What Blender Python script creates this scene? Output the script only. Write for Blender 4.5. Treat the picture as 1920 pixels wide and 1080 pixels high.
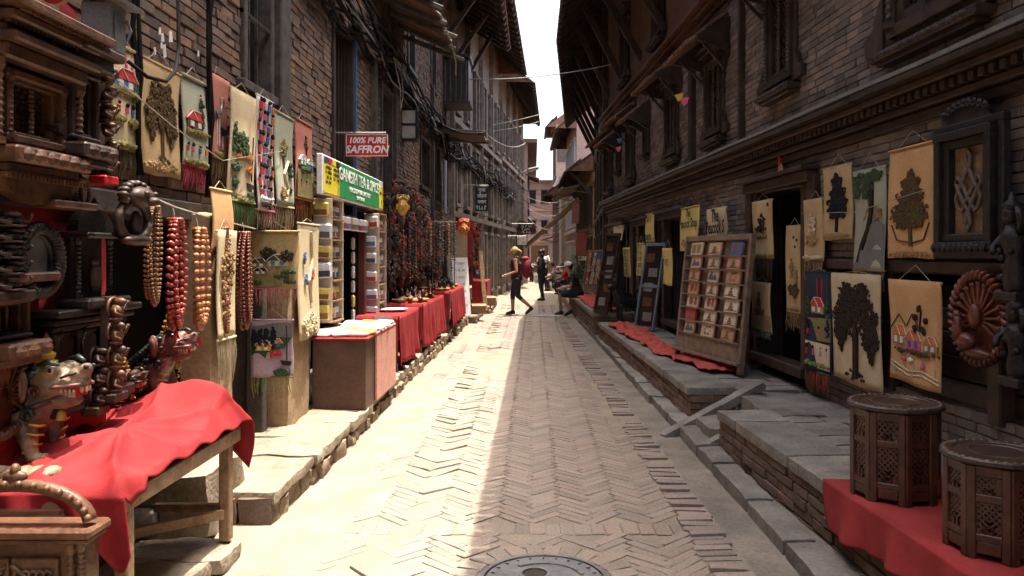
import bpy, bmesh, math, random
import numpy as np
from mathutils import Matrix, Vector, noise
random.seed(7)
R = math.radians
S = bpy.context.scene
COL = S.collection
for o in list(bpy.data.objects): bpy.data.objects.remove(o)

# ------------------------------------------------------------ camera, sky, sun, exposure
FPX, VX, VY, EYE = 1500.0, 1000.0, 475.0, 1.55      # focal length in photo pixels, vanishing point, eye height
cam = bpy.data.cameras.new('camera'); co = bpy.data.objects.new('camera', cam); COL.objects.link(co)
co.location = (0, 0, EYE); co.rotation_euler = (R(90), 0, 0)
cam.sensor_width = 36; cam.lens = FPX/1920*36
cam.shift_x = (960-VX)/1920; cam.shift_y = -(540-VY)/1920
cam.clip_start = .05; cam.clip_end = 3000
S.camera = co
SUNV = Vector((.13, .06, 1.0)).normalized()
W = bpy.data.worlds.new('World'); S.world = W; W.use_nodes = True
nt = W.node_tree; bg = nt.nodes['Background']
sky = nt.nodes.new('ShaderNodeTexSky'); sky.sky_type = 'NISHITA'; sky.sun_disc = False
sky.sun_elevation = math.asin(SUNV.z); sky.sun_rotation = math.atan2(SUNV.x, SUNV.y)
sky.air_density = 1.0; sky.dust_density = 8.0; sky.ozone_density = 1.0
nt.links.new(sky.outputs[0], bg.inputs[0]); bg.inputs[1].default_value = .15
sl = bpy.data.lights.new('sun', 'SUN'); sl.energy = 2.3; sl.angle = R(.35); sl.color = (1, .91, .78)
so = bpy.data.objects.new('sun', sl); COL.objects.link(so); so.location = (3, 5, 30)
so.rotation_euler = SUNV.to_track_quat('Z', 'Y').to_euler()
S.view_settings.view_transform = 'Standard'; S.view_settings.look = 'None'
S.view_settings.gamma = 1; S.view_settings.use_curve_mapping = False
S.view_settings.exposure = 2.4
S.render.engine = 'CYCLES'; S.cycles.max_bounces = 6; S.cycles.diffuse_bounces = 4
S.cycles.use_denoising = True

# ------------------------------------------------------------ materials
MATS = {}
def M(name, c1, c2=None, scale=6, rough=.85, bump=.25, rnd=.0, spec=.25, metal=0, fine=60, pal=None, weave=0):
    if name in MATS: return MATS[name]
    m = bpy.data.materials.new(name); m.use_nodes = True; MATS[name] = m
    n = m.node_tree.nodes; L = m.node_tree.links; b = n['Principled BSDF']
    b.inputs['Roughness'].default_value = rough; b.inputs['Metallic'].default_value = metal
    b.inputs['Specular IOR Level'].default_value = spec
    g = n.new('ShaderNodeNewGeometry')
    def noi(sc, det=4):
        t = n.new('ShaderNodeTexNoise'); t.inputs['Scale'].default_value = sc; t.inputs['Detail'].default_value = det
        L.new(g.outputs['Position'], t.inputs['Vector']); return t
    def math_(op, a, b_, ):
        q = n.new('ShaderNodeMath'); q.operation = op
        for i, x in enumerate((a, b_)):
            if hasattr(x, 'links'): L.new(x, q.inputs[i])
            else: q.inputs[i].default_value = x
        return q.outputs[0]
    n1 = noi(scale); r = n.new('ShaderNodeValToRGB')
    r.color_ramp.elements[0].position = .32; r.color_ramp.elements[1].position = .68
    c2 = c2 or tuple(x*.7 for x in c1)
    r.color_ramp.elements[0].color = (*c2, 1); r.color_ramp.elements[1].color = (*c1, 1)
    L.new(n1.outputs['Fac'], r.inputs['Fac']); col = r.outputs['Color']
    if rnd or pal:
        oi = n.new('ShaderNodeObjectInfo')
        rr = math_('FRACT', math_('ADD', math_('MULTIPLY', oi.outputs['Random'], 7.31), g.outputs['Random Per Island']), 0)
        if pal:
            r2 = n.new('ShaderNodeValToRGB'); e = r2.color_ramp.elements
            while len(e) < len(pal): e.new(.5)
            for i, c in enumerate(pal): e[i].position = i/(len(pal)-1); e[i].color = (*c, 1)
            L.new(rr, r2.inputs['Fac'])
            mx = n.new('ShaderNodeMix'); mx.data_type = 'RGBA'; mx.inputs['Factor'].default_value = .7
            L.new(col, mx.inputs[6]); L.new(r2.outputs['Color'], mx.inputs[7]); col = mx.outputs[2]
        if rnd:
            h = n.new('ShaderNodeHueSaturation'); rb = math_('FRACT', math_('MULTIPLY', rr, 13.7), 0)
            L.new(math_('ADD', math_('MULTIPLY', rb, rnd), 1-rnd*.5), h.inputs['Value'])
            L.new(col, h.inputs['Color']); col = h.outputs['Color']
    nf = noi(fine, 5)
    mv = n.new('ShaderNodeMix'); mv.data_type = 'RGBA'; mv.blend_type = 'MULTIPLY'; mv.inputs['Factor'].default_value = .55
    rf = n.new('ShaderNodeValToRGB'); rf.color_ramp.elements[0].position = .25; rf.color_ramp.elements[0].color = (.45, .45, .45, 1)
    rf.color_ramp.elements[1].position = .6
    L.new(nf.outputs['Fac'], rf.inputs['Fac']); L.new(col, mv.inputs[6]); L.new(rf.outputs['Color'], mv.inputs[7])
    L.new(mv.outputs[2], b.inputs['Base Color'])
    if bump:
        bp = n.new('ShaderNodeBump'); bp.inputs['Strength'].default_value = bump; bp.inputs['Distance'].default_value = .01
        hgt = nf.outputs['Fac']
        if weave:
            w = n.new('ShaderNodeTexWave'); w.bands_direction = 'Z'; w.inputs['Scale'].default_value = weave
            w.inputs['Distortion'].default_value = 1.5; w.inputs['Detail'].default_value = 2
            L.new(g.outputs['Position'], w.inputs['Vector']); hgt = math_('ADD', hgt, w.outputs['Fac'])
        L.new(hgt, bp.inputs['Height']); L.new(bp.outputs['Normal'], b.inputs['Normal'])
    return m
WOOD = M('dark_wood', (.06, .034, .022), (.024, .014, .010), 9, .5, .4, .5, .35, fine=40)
WOODM = M('brown_wood', (.15, .066, .030), (.055, .025, .013), 12, .45, .4, .4, .4, fine=45)
WOODL = M('pale_wood', (.30, .19, .10), (.17, .10, .055), 14, .6, .35, .3, .3, fine=50)
WOODR = M('red_wood', (.17, .045, .022), (.09, .022, .012), 14, .38, .3, .3, .45)
WOODG = M('grey_wood', (.10, .085, .07), (.05, .042, .035), 10, .75, .4, .4)
EBON = M('black_wood', (.022, .017, .014), (.011, .009, .008), 25, .42, .5, .3, .35, fine=90)
MORT = M('mortar', (.13, .10, .08), (.07, .055, .045), 5, .95, .5)
BRL = M('old_brick_left', (.20, .12, .085), (.10, .068, .055), 7, .9, .5, .5, .2, fine=70,
        pal=[(.13, .10, .08), (.18, .135, .105), (.11, .09, .078), (.22, .13, .08), (.165, .13, .105), (.25, .135, .075), (.10, .082, .07)])
BRR = M('old_brick_right', (.20, .158, .13), (.09, .073, .063), 5, .7, .35, .5, .3, fine=70,
        pal=[(.14, .115, .10), (.22, .17, .14), (.10, .087, .08), (.27, .19, .145), (.17, .14, .122)])
BRP = M('paving_brick', (.29, .24, .20), (.22, .18, .15), 4, .9, .4, .2, .2, fine=60,
        pal=[(.24, .20, .17), (.29, .24, .20), (.21, .18, .16), (.30, .23, .19), (.265, .22, .185)])
BRF = M('platform_brick', (.19, .14, .10), (.11, .08, .06), 6, .92, .5, .4, .2, fine=70,
        pal=[(.15, .10, .07), (.20, .13, .09), (.12, .09, .07), (.19, .12, .08)])
DUST = M('street_dust', (.30, .255, .195), (.21, .178, .138), 2.5, .97, .5, fine=90)
CEM = M('gutter_cement', (.28, .24, .195), (.16, .14, .115), 3, .95, .7, fine=40)
STONE = M('pale_stone', (.37, .30, .225), (.22, .175, .13), 5, .9, .9, .3, fine=38)
STONEG = M('grey_stone', (.27, .245, .215), (.15, .135, .115), 4, .85, .8, .35, fine=38)
PLAS = M('ochre_plaster', (.42, .30, .18), (.30, .20, .12), 3, .9, .3, fine=35)
PLASB = M('brown_plaster', (.22, .135, .095), (.15, .09, .065), 3, .9, .5, fine=90)
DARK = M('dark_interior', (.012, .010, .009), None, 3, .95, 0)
RED = M('red_cloth', (.34, .026, .028), (.21, .010, .013), 5, .8, .25, fine=220)
REDD = M('dull_red_cloth', (.34, .038, .035), (.24, .025, .024), 4, .85, .15, fine=160)
REDP = M('faded_red_cloth', (.36, .065, .045), (.26, .045, .034), 4, .9, .2, fine=120)
JUTE = M('jute_cloth', (.58, .41, .21), (.46, .32, .16), 5, .95, .5, fine=120, weave=55)
JUTEL = M('pale_jute', (.66, .54, .34), (.54, .43, .26), 5, .95, .5, fine=120, weave=55)
JUTEG = M('green_jute', (.42, .44, .33), (.36, .37, .27), 5, .95, .5, fine=120, weave=55)
JUTEP = M('pink_jute', (.50, .19, .15), (.42, .15, .12), 5, .95, .5, fine=120, weave=55)
JUTEO = M('orange_jute', (.68, .41, .19), (.56, .33, .15), 5, .95, .4, fine=120, weave=55)
NAVY = M('navy_cloth', (.03, .045, .075), (.02, .03, .05), 5, .95, .5, fine=120, weave=55)
def flat(name, c, rough=.7, bump=.05, spec=.3, metal=0): return M(name, c, tuple(x*.82 for x in c), 8, rough, bump, .15, spec, metal)
C_BLK = flat('black_wool', (.012, .012, .018), .95, .4); C_BRN = flat('brown_wool', (.10, .065, .028), .95, .4)
C_DGR = flat('green_wool', (.05, .085, .04), .95, .4); C_GRN = flat('bright_green_wool', (.10, .25, .07), .95, .4)
C_OLI = flat('olive_wool', (.22, .19, .07), .95, .4); C_RED = flat('red_wool', (.55, .04, .03), .9, .3)
C_WHT = flat('white_wool', (.75, .72, .66), .9, .3); C_BLU = flat('blue_wool', (.06, .16, .38), .9, .3)
C_PNK = flat('pink_wool', (.62, .13, .22), .9, .3); C_ORA = flat('orange_wool', (.60, .20, .05), .9, .3)
C_YEL = flat('yellow_wool', (.70, .45, .06), .9, .3); C_CRM = flat('cream_wool', (.62, .52, .34), .95, .5)
C_DBR = flat('dark_brown_wool', (.035, .022, .014), .95, .5); C_TAN = flat('tan_wool', (.34, .22, .10), .95, .5)
C_GRY = flat('grey_wool', (.18, .17, .16), .9, .3)
PAPER = flat('white_paper', (.75, .73, .70), .6); YEL = flat('yellow_paint', (.78, .66, .05), .5); GREENS = flat('green_sign', (.03, .27, .09), .45)
WHITE = flat('white_paint', (.80, .79, .76), .5); REDS = flat('red_sign', (.52, .02, .025), .45); BLACK = flat('black_paint', (.02, .02, .022), .5)
METAL = flat('grey_metal', (.22, .22, .21), .5, .1, .5, .3); TIN = flat('rusted_tin', (.15, .10, .075), .7, .3, .3)
BLUEP = flat('blue_paint', (.03, .12, .30), .6, .2); CABLE = flat('black_cable', (.012, .012, .012), .85, 0, .1)
GOLD = flat('gold_paint', (.60, .33, .05), .35, .1, .5); IRON = M('cast_iron', (.28, .27, .26), (.16, .155, .15), 10, .45, .3, 0, .5, .6)
BANNER = M('yellow_banner', (.62, .50, .17), (.52, .41, .13), 5, .9, .2, fine=120)
SKIN = flat('skin', (.48, .27, .18), .55); SKINB = flat('brown_skin', (.24, .12, .07), .55)
ROPE = flat('rope', (.40, .34, .26), .9)

# ------------------------------------------------------------ mesh builder
class MB:
    def __init__(s): s.v = []; s.f = []
    def add(s, vs, fs, X=None):
        o = len(s.v)
        s.v += [tuple(X @ Vector(p)) for p in vs] if X else [tuple(p) for p in vs]
        s.f += [tuple(i+o for i in f) for f in fs]; return s
    def box(s, c, d, rz=0, ch=0, X=None, rx=0, ry=0):
        hx, hy, hz = d[0]/2, d[1]/2, d[2]/2
        if ch:
            vs, fs = CHB(hx, hy, hz, ch)
        else:
            vs = [(x, y, z) for x in (-hx, hx) for y in (-hy, hy) for z in (-hz, hz)]
            fs = [(0, 1, 3, 2), (4, 6, 7, 5), (0, 4, 5, 1), (2, 3, 7, 6), (0, 2, 6, 4), (1, 5, 7, 3)]
        T = Matrix.Translation(c)
        if rz or rx or ry: T = T @ Matrix.Rotation(rz, 4, 'Z') @ Matrix.Rotation(ry, 4, 'Y') @ Matrix.Rotation(rx, 4, 'X')
        if X: T = X @ T
        return s.add(vs, fs, T)
    def bar(s, p, q, w, h, ch=0):
        p = Vector(p); q = Vector(q); d = q-p; l = d.length; d.normalize()
        up = Vector((0, 0, 1)) if abs(d.z) < .95 else Vector((0, 1, 0))
        y = up.cross(d).normalized(); z = d.cross(y)
        T = Matrix((( *d, 0), (*y, 0), (*z, 0), (0, 0, 0, 1))).transposed(); T.translation = (p+q)/2
        return s.box((0, 0, 0), (l, w, h), ch=ch, X=T)
    def tube(s, pts, r, n=6, cap=True):
        pts = [Vector(p) for p in pts]; k = len(pts); rs = r if isinstance(r, (list, tuple)) else [r]*k
        vs = []; fs = []; prev = None
        for i, p in enumerate(pts):
            d = (pts[min(i+1, k-1)]-pts[max(i-1, 0)])
            if d.length < 1e-9: d = Vector((0, 0, 1))
            d.normalize()
            if prev is None:
                a = d.orthogonal().normalized()
            else:
                a = prev-d*prev.dot(d)
                a = a.normalized() if a.length > 1e-6 else d.orthogonal().normalized()
            prev = a; b = d.cross(a)
            for j in range(n):
                t = 2*math.pi*j/n; vs.append(p+(a*math.cos(t)+b*math.sin(t))*rs[i])
        for i in range(k-1):
            for j in range(n):
                fs.append((i*n+j, i*n+(j+1) % n, (i+1)*n+(j+1) % n, (i+1)*n+j))
        if cap: fs.append(tuple(range(n))[::-1]); fs.append(tuple((k-1)*n+j for j in range(n)))
        return s.add(vs, fs)
    def lathe(s, prof, n=12, c=(0, 0, 0), X=None, a0=0):
        vs = []; fs = []; k = len(prof)
        for r, z in prof:
            for j in range(n):
                t = a0+2*math.pi*j/n; vs.append((c[0]+r*math.cos(t), c[1]+r*math.sin(t), c[2]+z))
        for i in range(k-1):
            for j in range(n): fs.append((i*n+j, i*n+(j+1) % n, (i+1)*n+(j+1) % n, (i+1)*n+j))
        fs.append(tuple(range(n))[::-1]); fs.append(tuple((k-1)*n+j for j in range(n)))
        return s.add(vs, fs, X)
    def prism(s, poly, y0, y1, X=None):            # outline in x,z extruded along y
        n = len(poly)
        vs = [(x, y0, z) for x, z in poly]+[(x, y1, z) for x, z in poly]
        fs = [tuple(range(n)), tuple(range(2*n-1, n-1, -1))]+[(i, i+n, (i+1) % n+n, (i+1) % n) for i in range(n)]
        return s.add(vs, fs, X)
    def ball(s, c, r, nu=10, nv=7, X=None):
        if not isinstance(r, (tuple, list)): r = (r, r, r)
        vs = [(c[0], c[1], c[2]-r[2])]; fs = []
        for i in range(1, nv):
            p = math.pi*i/nv
            for j in range(nu):
                t = 2*math.pi*j/nu
                vs.append((c[0]+r[0]*math.sin(p)*math.cos(t), c[1]+r[1]*math.sin(p)*math.sin(t), c[2]-r[2]*math.cos(p)))
        vs.append((c[0], c[1], c[2]+r[2])); e = len(vs)-1
        for j in range(nu):
            fs.append((0, 1+(j+1) % nu, 1+j)); fs.append((e, e-nu+j, e-nu+(j+1) % nu))
        for i in range(nv-2):
            for j in range(nu):
                a = 1+i*nu; fs.append((a+j, a+(j+1) % nu, a+nu+(j+1) % nu, a+nu+j))
        return s.add(vs, fs, X)
    def grid(s, fn, nu, nv):                        # fn(u,v) with u,v in 0..1
        vs = [fn(i/nu, j/nv) for j in range(nv+1) for i in range(nu+1)]
        fs = [(j*(nu+1)+i, j*(nu+1)+i+1, (j+1)*(nu+1)+i+1, (j+1)*(nu+1)+i) for j in range(nv) for i in range(nu)]
        return s.add(vs, fs)
    def mesh(s, name, mat=None, smooth=False):
        m = bpy.data.meshes.new(name); m.from_pydata(s.v, [], s.f)
        if mat: m.materials.append(mat)
        if smooth: m.polygons.foreach_set('use_smooth', [True]*len(m.polygons))
        m.update(); return m
    def build(s, name, mat, parent=None, loc=(0, 0, 0), rz=0, smooth=False, thick=0):
        o = mk(name, s.mesh(name, mat, smooth), parent, loc, rz)
        if thick:
            q = o.modifiers.new('thick', 'SOLIDIFY'); q.thickness = thick; q.offset = 0
        return o
def CHB(hx, hy, hz, c):
    c = min(c, hx*.9, hy*.9, hz*.9); vs = []
    idx = {}
    for sx in (-1, 1):
        for sy in (-1, 1):
            for sz in (-1, 1):
                for ax in range(3):
                    p = [sx*(hx-c), sy*(hy-c), sz*(hz-c)]; p[ax] = (sx*hx, sy*hy, sz*hz)[ax]
                    idx[(sx, sy, sz, ax)] = len(vs); vs.append(tuple(p))
    fs = []
    for ax in range(3):
        b, d = [i for i in range(3) if i != ax]
        for sg in (-1, 1):
            q = []
            for (sb, sd) in ((-1, -1), (1, -1), (1, 1), (-1, 1)):
                k = [0, 0, 0]; k[ax] = sg; k[b] = sb; k[d] = sd; q.append(idx[(*k, ax)])
            fs.append(tuple(q))
    for ax in range(3):
        b, d = [i for i in range(3) if i != ax]
        for sb in (-1, 1):
            for sd in (-1, 1):
                k0 = [0, 0, 0]; k0[ax] = -1; k0[b] = sb; k0[d] = sd; k1 = list(k0); k1[ax] = 1
                fs.append((idx[(*k0, b)], idx[(*k1, b)], idx[(*k1, d)], idx[(*k0, d)]))
    for sx in (-1, 1):
        for sy in (-1, 1):
            for sz in (-1, 1): fs.append(tuple(idx[(sx, sy, sz, a)] for a in range(3)))
    m = bpy.data.meshes.new('t'); m.from_pydata(vs, [], fs); b = bmesh.new(); b.from_mesh(m)
    bmesh.ops.recalc_face_normals(b, faces=b.faces); fs = [tuple(v.index for v in f.verts) for f in b.faces]; b.free(); bpy.data.meshes.remove(m)
    return vs, fs
MW = {}
def mk(name, data, parent=None, loc=(0, 0, 0), rz=0, world=False):
    o = bpy.data.objects.new(name, data); COL.objects.link(o)
    o.location = loc; o.rotation_euler = (0, 0, rz)
    loc_m = Matrix.Translation(loc) @ Matrix.Rotation(rz, 4, 'Z')
    if parent:
        o.parent = parent
        if world: o.matrix_parent_inverse = MW[parent.name].inverted(); MW[o.name] = loc_m
        else: MW[o.name] = MW[parent.name] @ loc_m
    else: MW[o.name] = loc_m
    return o
def wbuild(mb, name, mat, parent, smooth=False, label=None):       # mesh given in world coordinates
    o = mk(name, mb.mesh(name, mat, smooth), parent, world=True)
    if label: o['label'] = label
    return o
def tag(o, label=None, cat=None, group=None, kind=None):
    if label: o['label'] = label
    if cat: o['category'] = cat
    if group: o['group'] = group
    if kind: o['kind'] = kind
    return o
def thing(name, label, cat, loc=(0, 0, 0), rz=0, group=None):
    return tag(mk(name, None, None, loc, rz), label, cat, group)
def dup(root, loc, rz, label=None, scale=None):
    r = root.copy(); COL.objects.link(r); r.location = loc; r.rotation_euler = (0, 0, rz)
    if label: r['label'] = label
    if scale: r.scale = (scale,)*3
    for ch in root.children:
        c = ch.copy(); COL.objects.link(c); c.parent = r
        for g in ch.children:
            d = g.copy(); COL.objects.link(d); d.parent = c
    return r
def PX(px, py, Y): return Vector(((px-VX)/FPX*Y, Y, EYE+(VY-py)/FPX*Y))
def proj(p): return (VX+p[0]/p[1]*FPX, VY-(p[2]-EYE)/p[1]*FPX)
RWX = lambda Y: 2.94-.061*Y if Y < 19 else 1.781+.056*(Y-19)      # right-hand wall line
RA = math.atan(.061)                                                # its slant
LWX = lambda Y: -2.1 if Y < 20 else -2.1+.08*(Y-20)                 # left-hand wall line
def RY(px, off=0): return (2.94-off)/((px-VX)/FPX+.061)             # depth at which the right wall crosses a column
def LY(px, X=-2.1): return X*FPX/(px-VX)
RZ_L, RZ_R = R(90), R(-90)-0+RA
# ------------------------------------------------------------ bricks: the 300 that show largest are parts, the rest one part
def unit_bricks(k, jit):
    out = []
    for i in range(k):
        rn = random.Random(i+31); mb = MB(); mb.box((0, 0, 0), (1, 1, 1), ch=.045)
        mb.v = [tuple(c+rn.uniform(-jit, jit) for c in p) for p in mb.v]; out.append(mb)
    return out
UB = unit_bricks(6, .03)
def bricks(parent, mats, mat, name='brick', limit=300, rest='bricks_beyond'):
    meshes = []
    for i, mb in enumerate(UB): meshes.append(mb.mesh(name+'_block', mat))
    def size(m):
        p = m.translation
        if p.y < .5: return -1
        x, y = proj(p)
        if not (-20 < x < 1940 and -20 < y < 1100): return -1/p.y
        return 1/p.y
    order = sorted(range(len(mats)), key=lambda i: -size(mats[i]))
    big = [i for i in order[:limit] if size(mats[i]) > 0]; bs = set(big)
    inv = MW[parent.name].inverted()
    for i in big:
        o = bpy.data.objects.new(name, meshes[i % 6]); COL.objects.link(o); o.parent = parent
        o.matrix_parent_inverse = inv; o.matrix_basis = mats[i]
    rs = [i for i in range(len(mats)) if i not in bs]
    if rs:
        V = []; F = []; off = 0
        uv = [np.array(mb.v) for mb in UB]
        for i in rs:
            m = np.array(mats[i]); u = uv[i % 6]
            V.append(u @ m[:3, :3].T+m[:3, 3]); F += [tuple(a+off for a in f) for f in UB[i % 6].f]; off += len(u)
        V = np.concatenate(V)
        me = bpy.data.meshes.new(rest); me.from_pydata(V.tolist(), [], F); me.materials.append(mat)
        o = mk(rest, me, parent, world=True); o['kind'] = 'stuff'
def BMX(c, d, rz=0, tilt=0, roll=0):
    return Matrix.Translation(c) @ Matrix.Rotation(rz, 4, 'Z') @ Matrix.Rotation(tilt, 4, 'X') @ Matrix.Rotation(roll, 4, 'Y') @ Matrix.Diagonal((*d, 1))
def wall_bricks(y0, y1, z0, z1, xf, face, openings, bl=.21, ch=.062, gap=.009, dep=.07, jit=.006, rn=None, zlim=None, rz=0):
    """bricks of a wall running along y at x = xf(y); face=+1 looks to +x. openings: (y0,y1,z0,z1)"""
    rn = rn or random.Random(3); out = []; k = 0; z = z0
    while z+ch <= z1+.001:
        y = y0-(bl/2 if k % 2 else 0)-rn.uniform(0, .03)
        while y < y1:
            l = bl*rn.uniform(.85, 1.12); a, b = max(y, y0), min(y+l, y1); y += l
            segs = [(a, b)]
            for (p, q, r0, r1) in openings:
                if z+ch > r0+.015 and z < r1-.015:
                    ns = []
                    for (s, t) in segs:
                        if t <= p or s >= q: ns.append((s, t))
                        else:
                            if s < p: ns.append((s, p))
                            if t > q: ns.append((q, t))
                    segs = ns
            for (s, t) in segs:
                if t-s < .035: continue
                cy = (s+t)/2
                if zlim and z > zlim(cy): continue
                w = t-s-gap
                out.append(BMX((xf(cy)-face*(dep/2-.014)+face*rn.uniform(-jit, jit), cy, z+ch/2), (dep, w, ch-gap*rn.uniform(.8, 1.3)), rz+rn.uniform(-.02, .02), rn.uniform(-.012, .012)))
        z += ch; k += 1
    return out

# ============================================================ large structure
def rough(mb, c, d, n=(4, 4, 2), amp=.012, fr=5, rz=0, top=None):
    hx, hy, hz = d[0]/2, d[1]/2, d[2]/2; T = Matrix.Translation(c) @ Matrix.Rotation(rz, 4, 'Z')
    def disp(p):
        w = T @ Vector(p); e = noise.noise_vector(w*fr)*amp+noise.noise_vector(w*fr*3.1)*amp*.4
        rnd = 1-.12*min(1, .03/max(hz, .03))
        q = Vector(p)
        # worn corners
        k = sum(1 for a, h in zip(q, (hx, hy, hz)) if abs(abs(a)-h) < 1e-6)
        if k >= 2: q = q*(1-(k-1)*.012)-Vector((0, 0, .004 if q.z > 0 else 0))
        return T @ q+e
    def face(a0, a, b, na, nb):
        mb.grid(lambda u, v: disp(Vector(a0)+Vector(a)*u+Vector(b)*v), na, nb)
    face((-hx, -hy, hz), (2*hx, 0, 0), (0, 2*hy, 0), n[0], n[1])
    face((-hx, hy, -hz), (2*hx, 0, 0), (0, -2*hy, 0), n[0], n[1])
    face((-hx, -hy, -hz), (2*hx, 0, 0), (0, 0, 2*hz), n[0], n[2])
    face((hx, hy, -hz), (-2*hx, 0, 0), (0, 0, 2*hz), n[0], n[2])
    face((hx, -hy, -hz), (0, 2*hy, 0), (0, 0, 2*hz), n[1], n[2])
    face((-hx, hy, -hz), (0, -2*hy, 0), (0, 0, 2*hz), n[1], n[2])
    return mb
def brickmat(name, c1, c2, mc, sw=.21, sh=.062):
    m = M(name, c1); n = m.node_tree.nodes; L = m.node_tree.links
    g = n['Geometry'] if 'Geometry' in n else [x for x in n if x.type == 'NEW_GEOMETRY'][0]
    sp = n.new('ShaderNodeSeparateXYZ'); L.new(g.outputs['Position'], sp.inputs[0])
    ad = n.new('ShaderNodeMath'); L.new(sp.outputs[0], ad.inputs[0]); L.new(sp.outputs[1], ad.inputs[1])
    cb = n.new('ShaderNodeCombineXYZ'); L.new(ad.outputs[0], cb.inputs[0]); L.new(sp.outputs[2], cb.inputs[1])
    t = n.new('ShaderNodeTexBrick'); t.inputs['Scale'].default_value = 1; t.inputs['Brick Width'].default_value = sw; t.inputs['Row Height'].default_value = sh
    t.inputs['Mortar Size'].default_value = .006; t.inputs['Color1'].default_value = (*c1, 1); t.inputs['Color2'].default_value = (*c2, 1); t.inputs['Mortar'].default_value = (*mc, 1)
    L.new(cb.outputs[0], t.inputs['Vector'])
    r = [x for x in n if x.type == 'VALTORGB'][0]
    mx = [x for x in n if x.type == 'MIX' and x.blend_type == 'MULTIPLY'][0]
    L.new(t.outputs['Color'], mx.inputs[6])
    return m
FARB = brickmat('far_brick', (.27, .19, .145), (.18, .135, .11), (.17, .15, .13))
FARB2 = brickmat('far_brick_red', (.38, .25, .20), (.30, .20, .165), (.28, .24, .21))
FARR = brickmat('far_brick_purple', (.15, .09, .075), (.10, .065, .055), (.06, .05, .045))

# ---- ground and street
g = MB(); g.grid(lambda u, v: ((u-.5)*1600, -200+v*1800, -.06), 4, 4)
tag(g.build('ground', DUST), kind='structure')
ROADL = lambda Y: -1.5 if Y < 20 else -1.5+.075*(Y-20)
EDL = lambda Y: .95-.022*Y if Y < 19 else .532+.05*(Y-19)
EDR = lambda Y: EDL(Y)+.19
KX = lambda Y: 1.40-.02*Y if Y < 19 else 1.02+.05*(Y-19)
def dustz(x, y):
    z = -.0055+(.011 if x < -.3 else .004)*noise.noise((x*1.1, y*.8, 3))+.004*noise.noise((x*4, y*4, 7))
    cover = max(0, min(1, (-1.02-x)/.3)); z += cover*.0085; z += .006*max(0, min(1, (-.2-x)/.4))*max(0, noise.noise((x*2.2, y*1.1, 13))+.35)
    p = noise.noise((x*.9+5, y*.45, 1)); z += max(0, p-.12)*.028*(1 if x < -.3 else .12)
    return min(z, .012)
m = MB()
def gf(u, v):
    Y = 1.5+(v**1.7)*70; x0 = ROADL(Y)-.2; x1 = EDR(Y)+.02; x = x0+(x1-x0)*u
    return (x, Y, dustz(x, Y))
m.grid(gf, 44, 420)
street = tag(m.build('street', DUST, smooth=True), kind='structure')
rn = random.Random(11)
# herringbone bricks
Wb, Lb, nb = .062, .248, 4; bl = []; MC = Vector((.05, 3.79, 0)); BANDS = (4.42, 4.60)
ca = math.cos(R(45)); sa = math.sin(R(45))
def ok(x, y):
    if not (1.9 < y < 24): return False
    if x < ROADL(y)+.03 or x > EDL(y)-.02: return False
    if (x-MC.x)**2+(y-MC.y)**2 < .475**2: return False
    if BANDS[0]-.04 < y < BANDS[1]+.04: return False
    return True
def lay(x, y, l, w, ang, extra=0):
    rut = math.exp(-((x+.72+.1*math.sin(y*.8))/.17)**2)*(1 if noise.noise((x, y*.7, 9)) > -.15 else .3)
    rut2 = .5*math.exp(-((x-.25+.25*math.sin(y*.33))/.25)**2)*max(0, noise.noise((x, y*.5, 4))+.1)
    k = .13+2.3*rut*(1 if x < 0 else .5)+.6*rut2
    if rn.random() < .10*rut: return
    z = -.035+.004*noise.noise((x*2, y*2, 0))+k*rn.uniform(-.009, .006)
    bl.append(BMX((x+rn.uniform(-.003, .003), y+rn.uniform(-.003, .003), z), (l*rn.uniform(.955, .985), w*rn.uniform(.915, .972), .07), ang+rn.uniform(-.035, .035)*(1+2.5*rut), rn.uniform(-.03, .03)*k*1.8, rn.uniform(-.015, .015)*k*1.8))
N = 420
for j in range(-N, N):
    for i in range(-55, 55):
        cx = (j+2*nb*i+nb/2)*Wb; cy = (j+.5)*Wb
        x, y = cx*ca-cy*sa, cx*sa+cy*ca+6
        if ok(x, y): lay(x, y, Lb, Wb, R(45))
        cx = (j+.5)*Wb; cy = (j-2*nb+1+2*nb*i+nb/2)*Wb
        x, y = cx*ca-cy*sa, cx*sa+cy*ca+6
        if ok(x, y): lay(x, y, Lb, Wb, R(135))
x = -1.25
while x < .84:
    w = rn.uniform(.075, .1); lay(x+w/2, sum(BANDS)/2+rn.uniform(-.01, .01), BANDS[1]-BANDS[0], w, R(90)); x += w
for i in range(26):
    a = 2*math.pi*i/26; lay(MC.x+.40*math.cos(a), MC.y+.40*math.sin(a), .14, .09, a)
bricks(street, bl, BRP, 'paving_brick', rest='paving_bricks_beyond')
# brick edging
bl = []; y = 2.2
edge = tag(mk('brick_edging', MB().grid(lambda u, v: (EDL(1.5+v*58)+(EDR(1.5+v*58)-EDL(1.5+v*58))*u, 1.5+v*58, -.016), 1, 60).mesh('brick_edging', CEM)), kind='structure')
while y < 24:
    w = rn.uniform(.058, .085); s = rn.random()
    z = -.03+rn.uniform(-.012, .014)
    if rn.random() > .03: bl.append(BMX(((EDL(y)+EDR(y))/2+rn.uniform(-.012, .012), y+w/2, z), (.195, w-.012, .07), rn.uniform(-.03, .03), rn.uniform(-.05, .05), rn.uniform(-.05, .05)))
    y += w
bricks(edge, bl, BRP, 'edging_brick', rest='edging_bricks_beyond')
m = MB(); m.grid(lambda u, v: ((EDR(1.5+v*55)-.005)+(KX(1.5+v*55)+.35-EDR(1.5+v*55))*u, 1.5+v*55, -.022-.012*math.sin(u*3.1)+.006*noise.noise((u*3, v*80, 2))), 8, 160)
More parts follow.
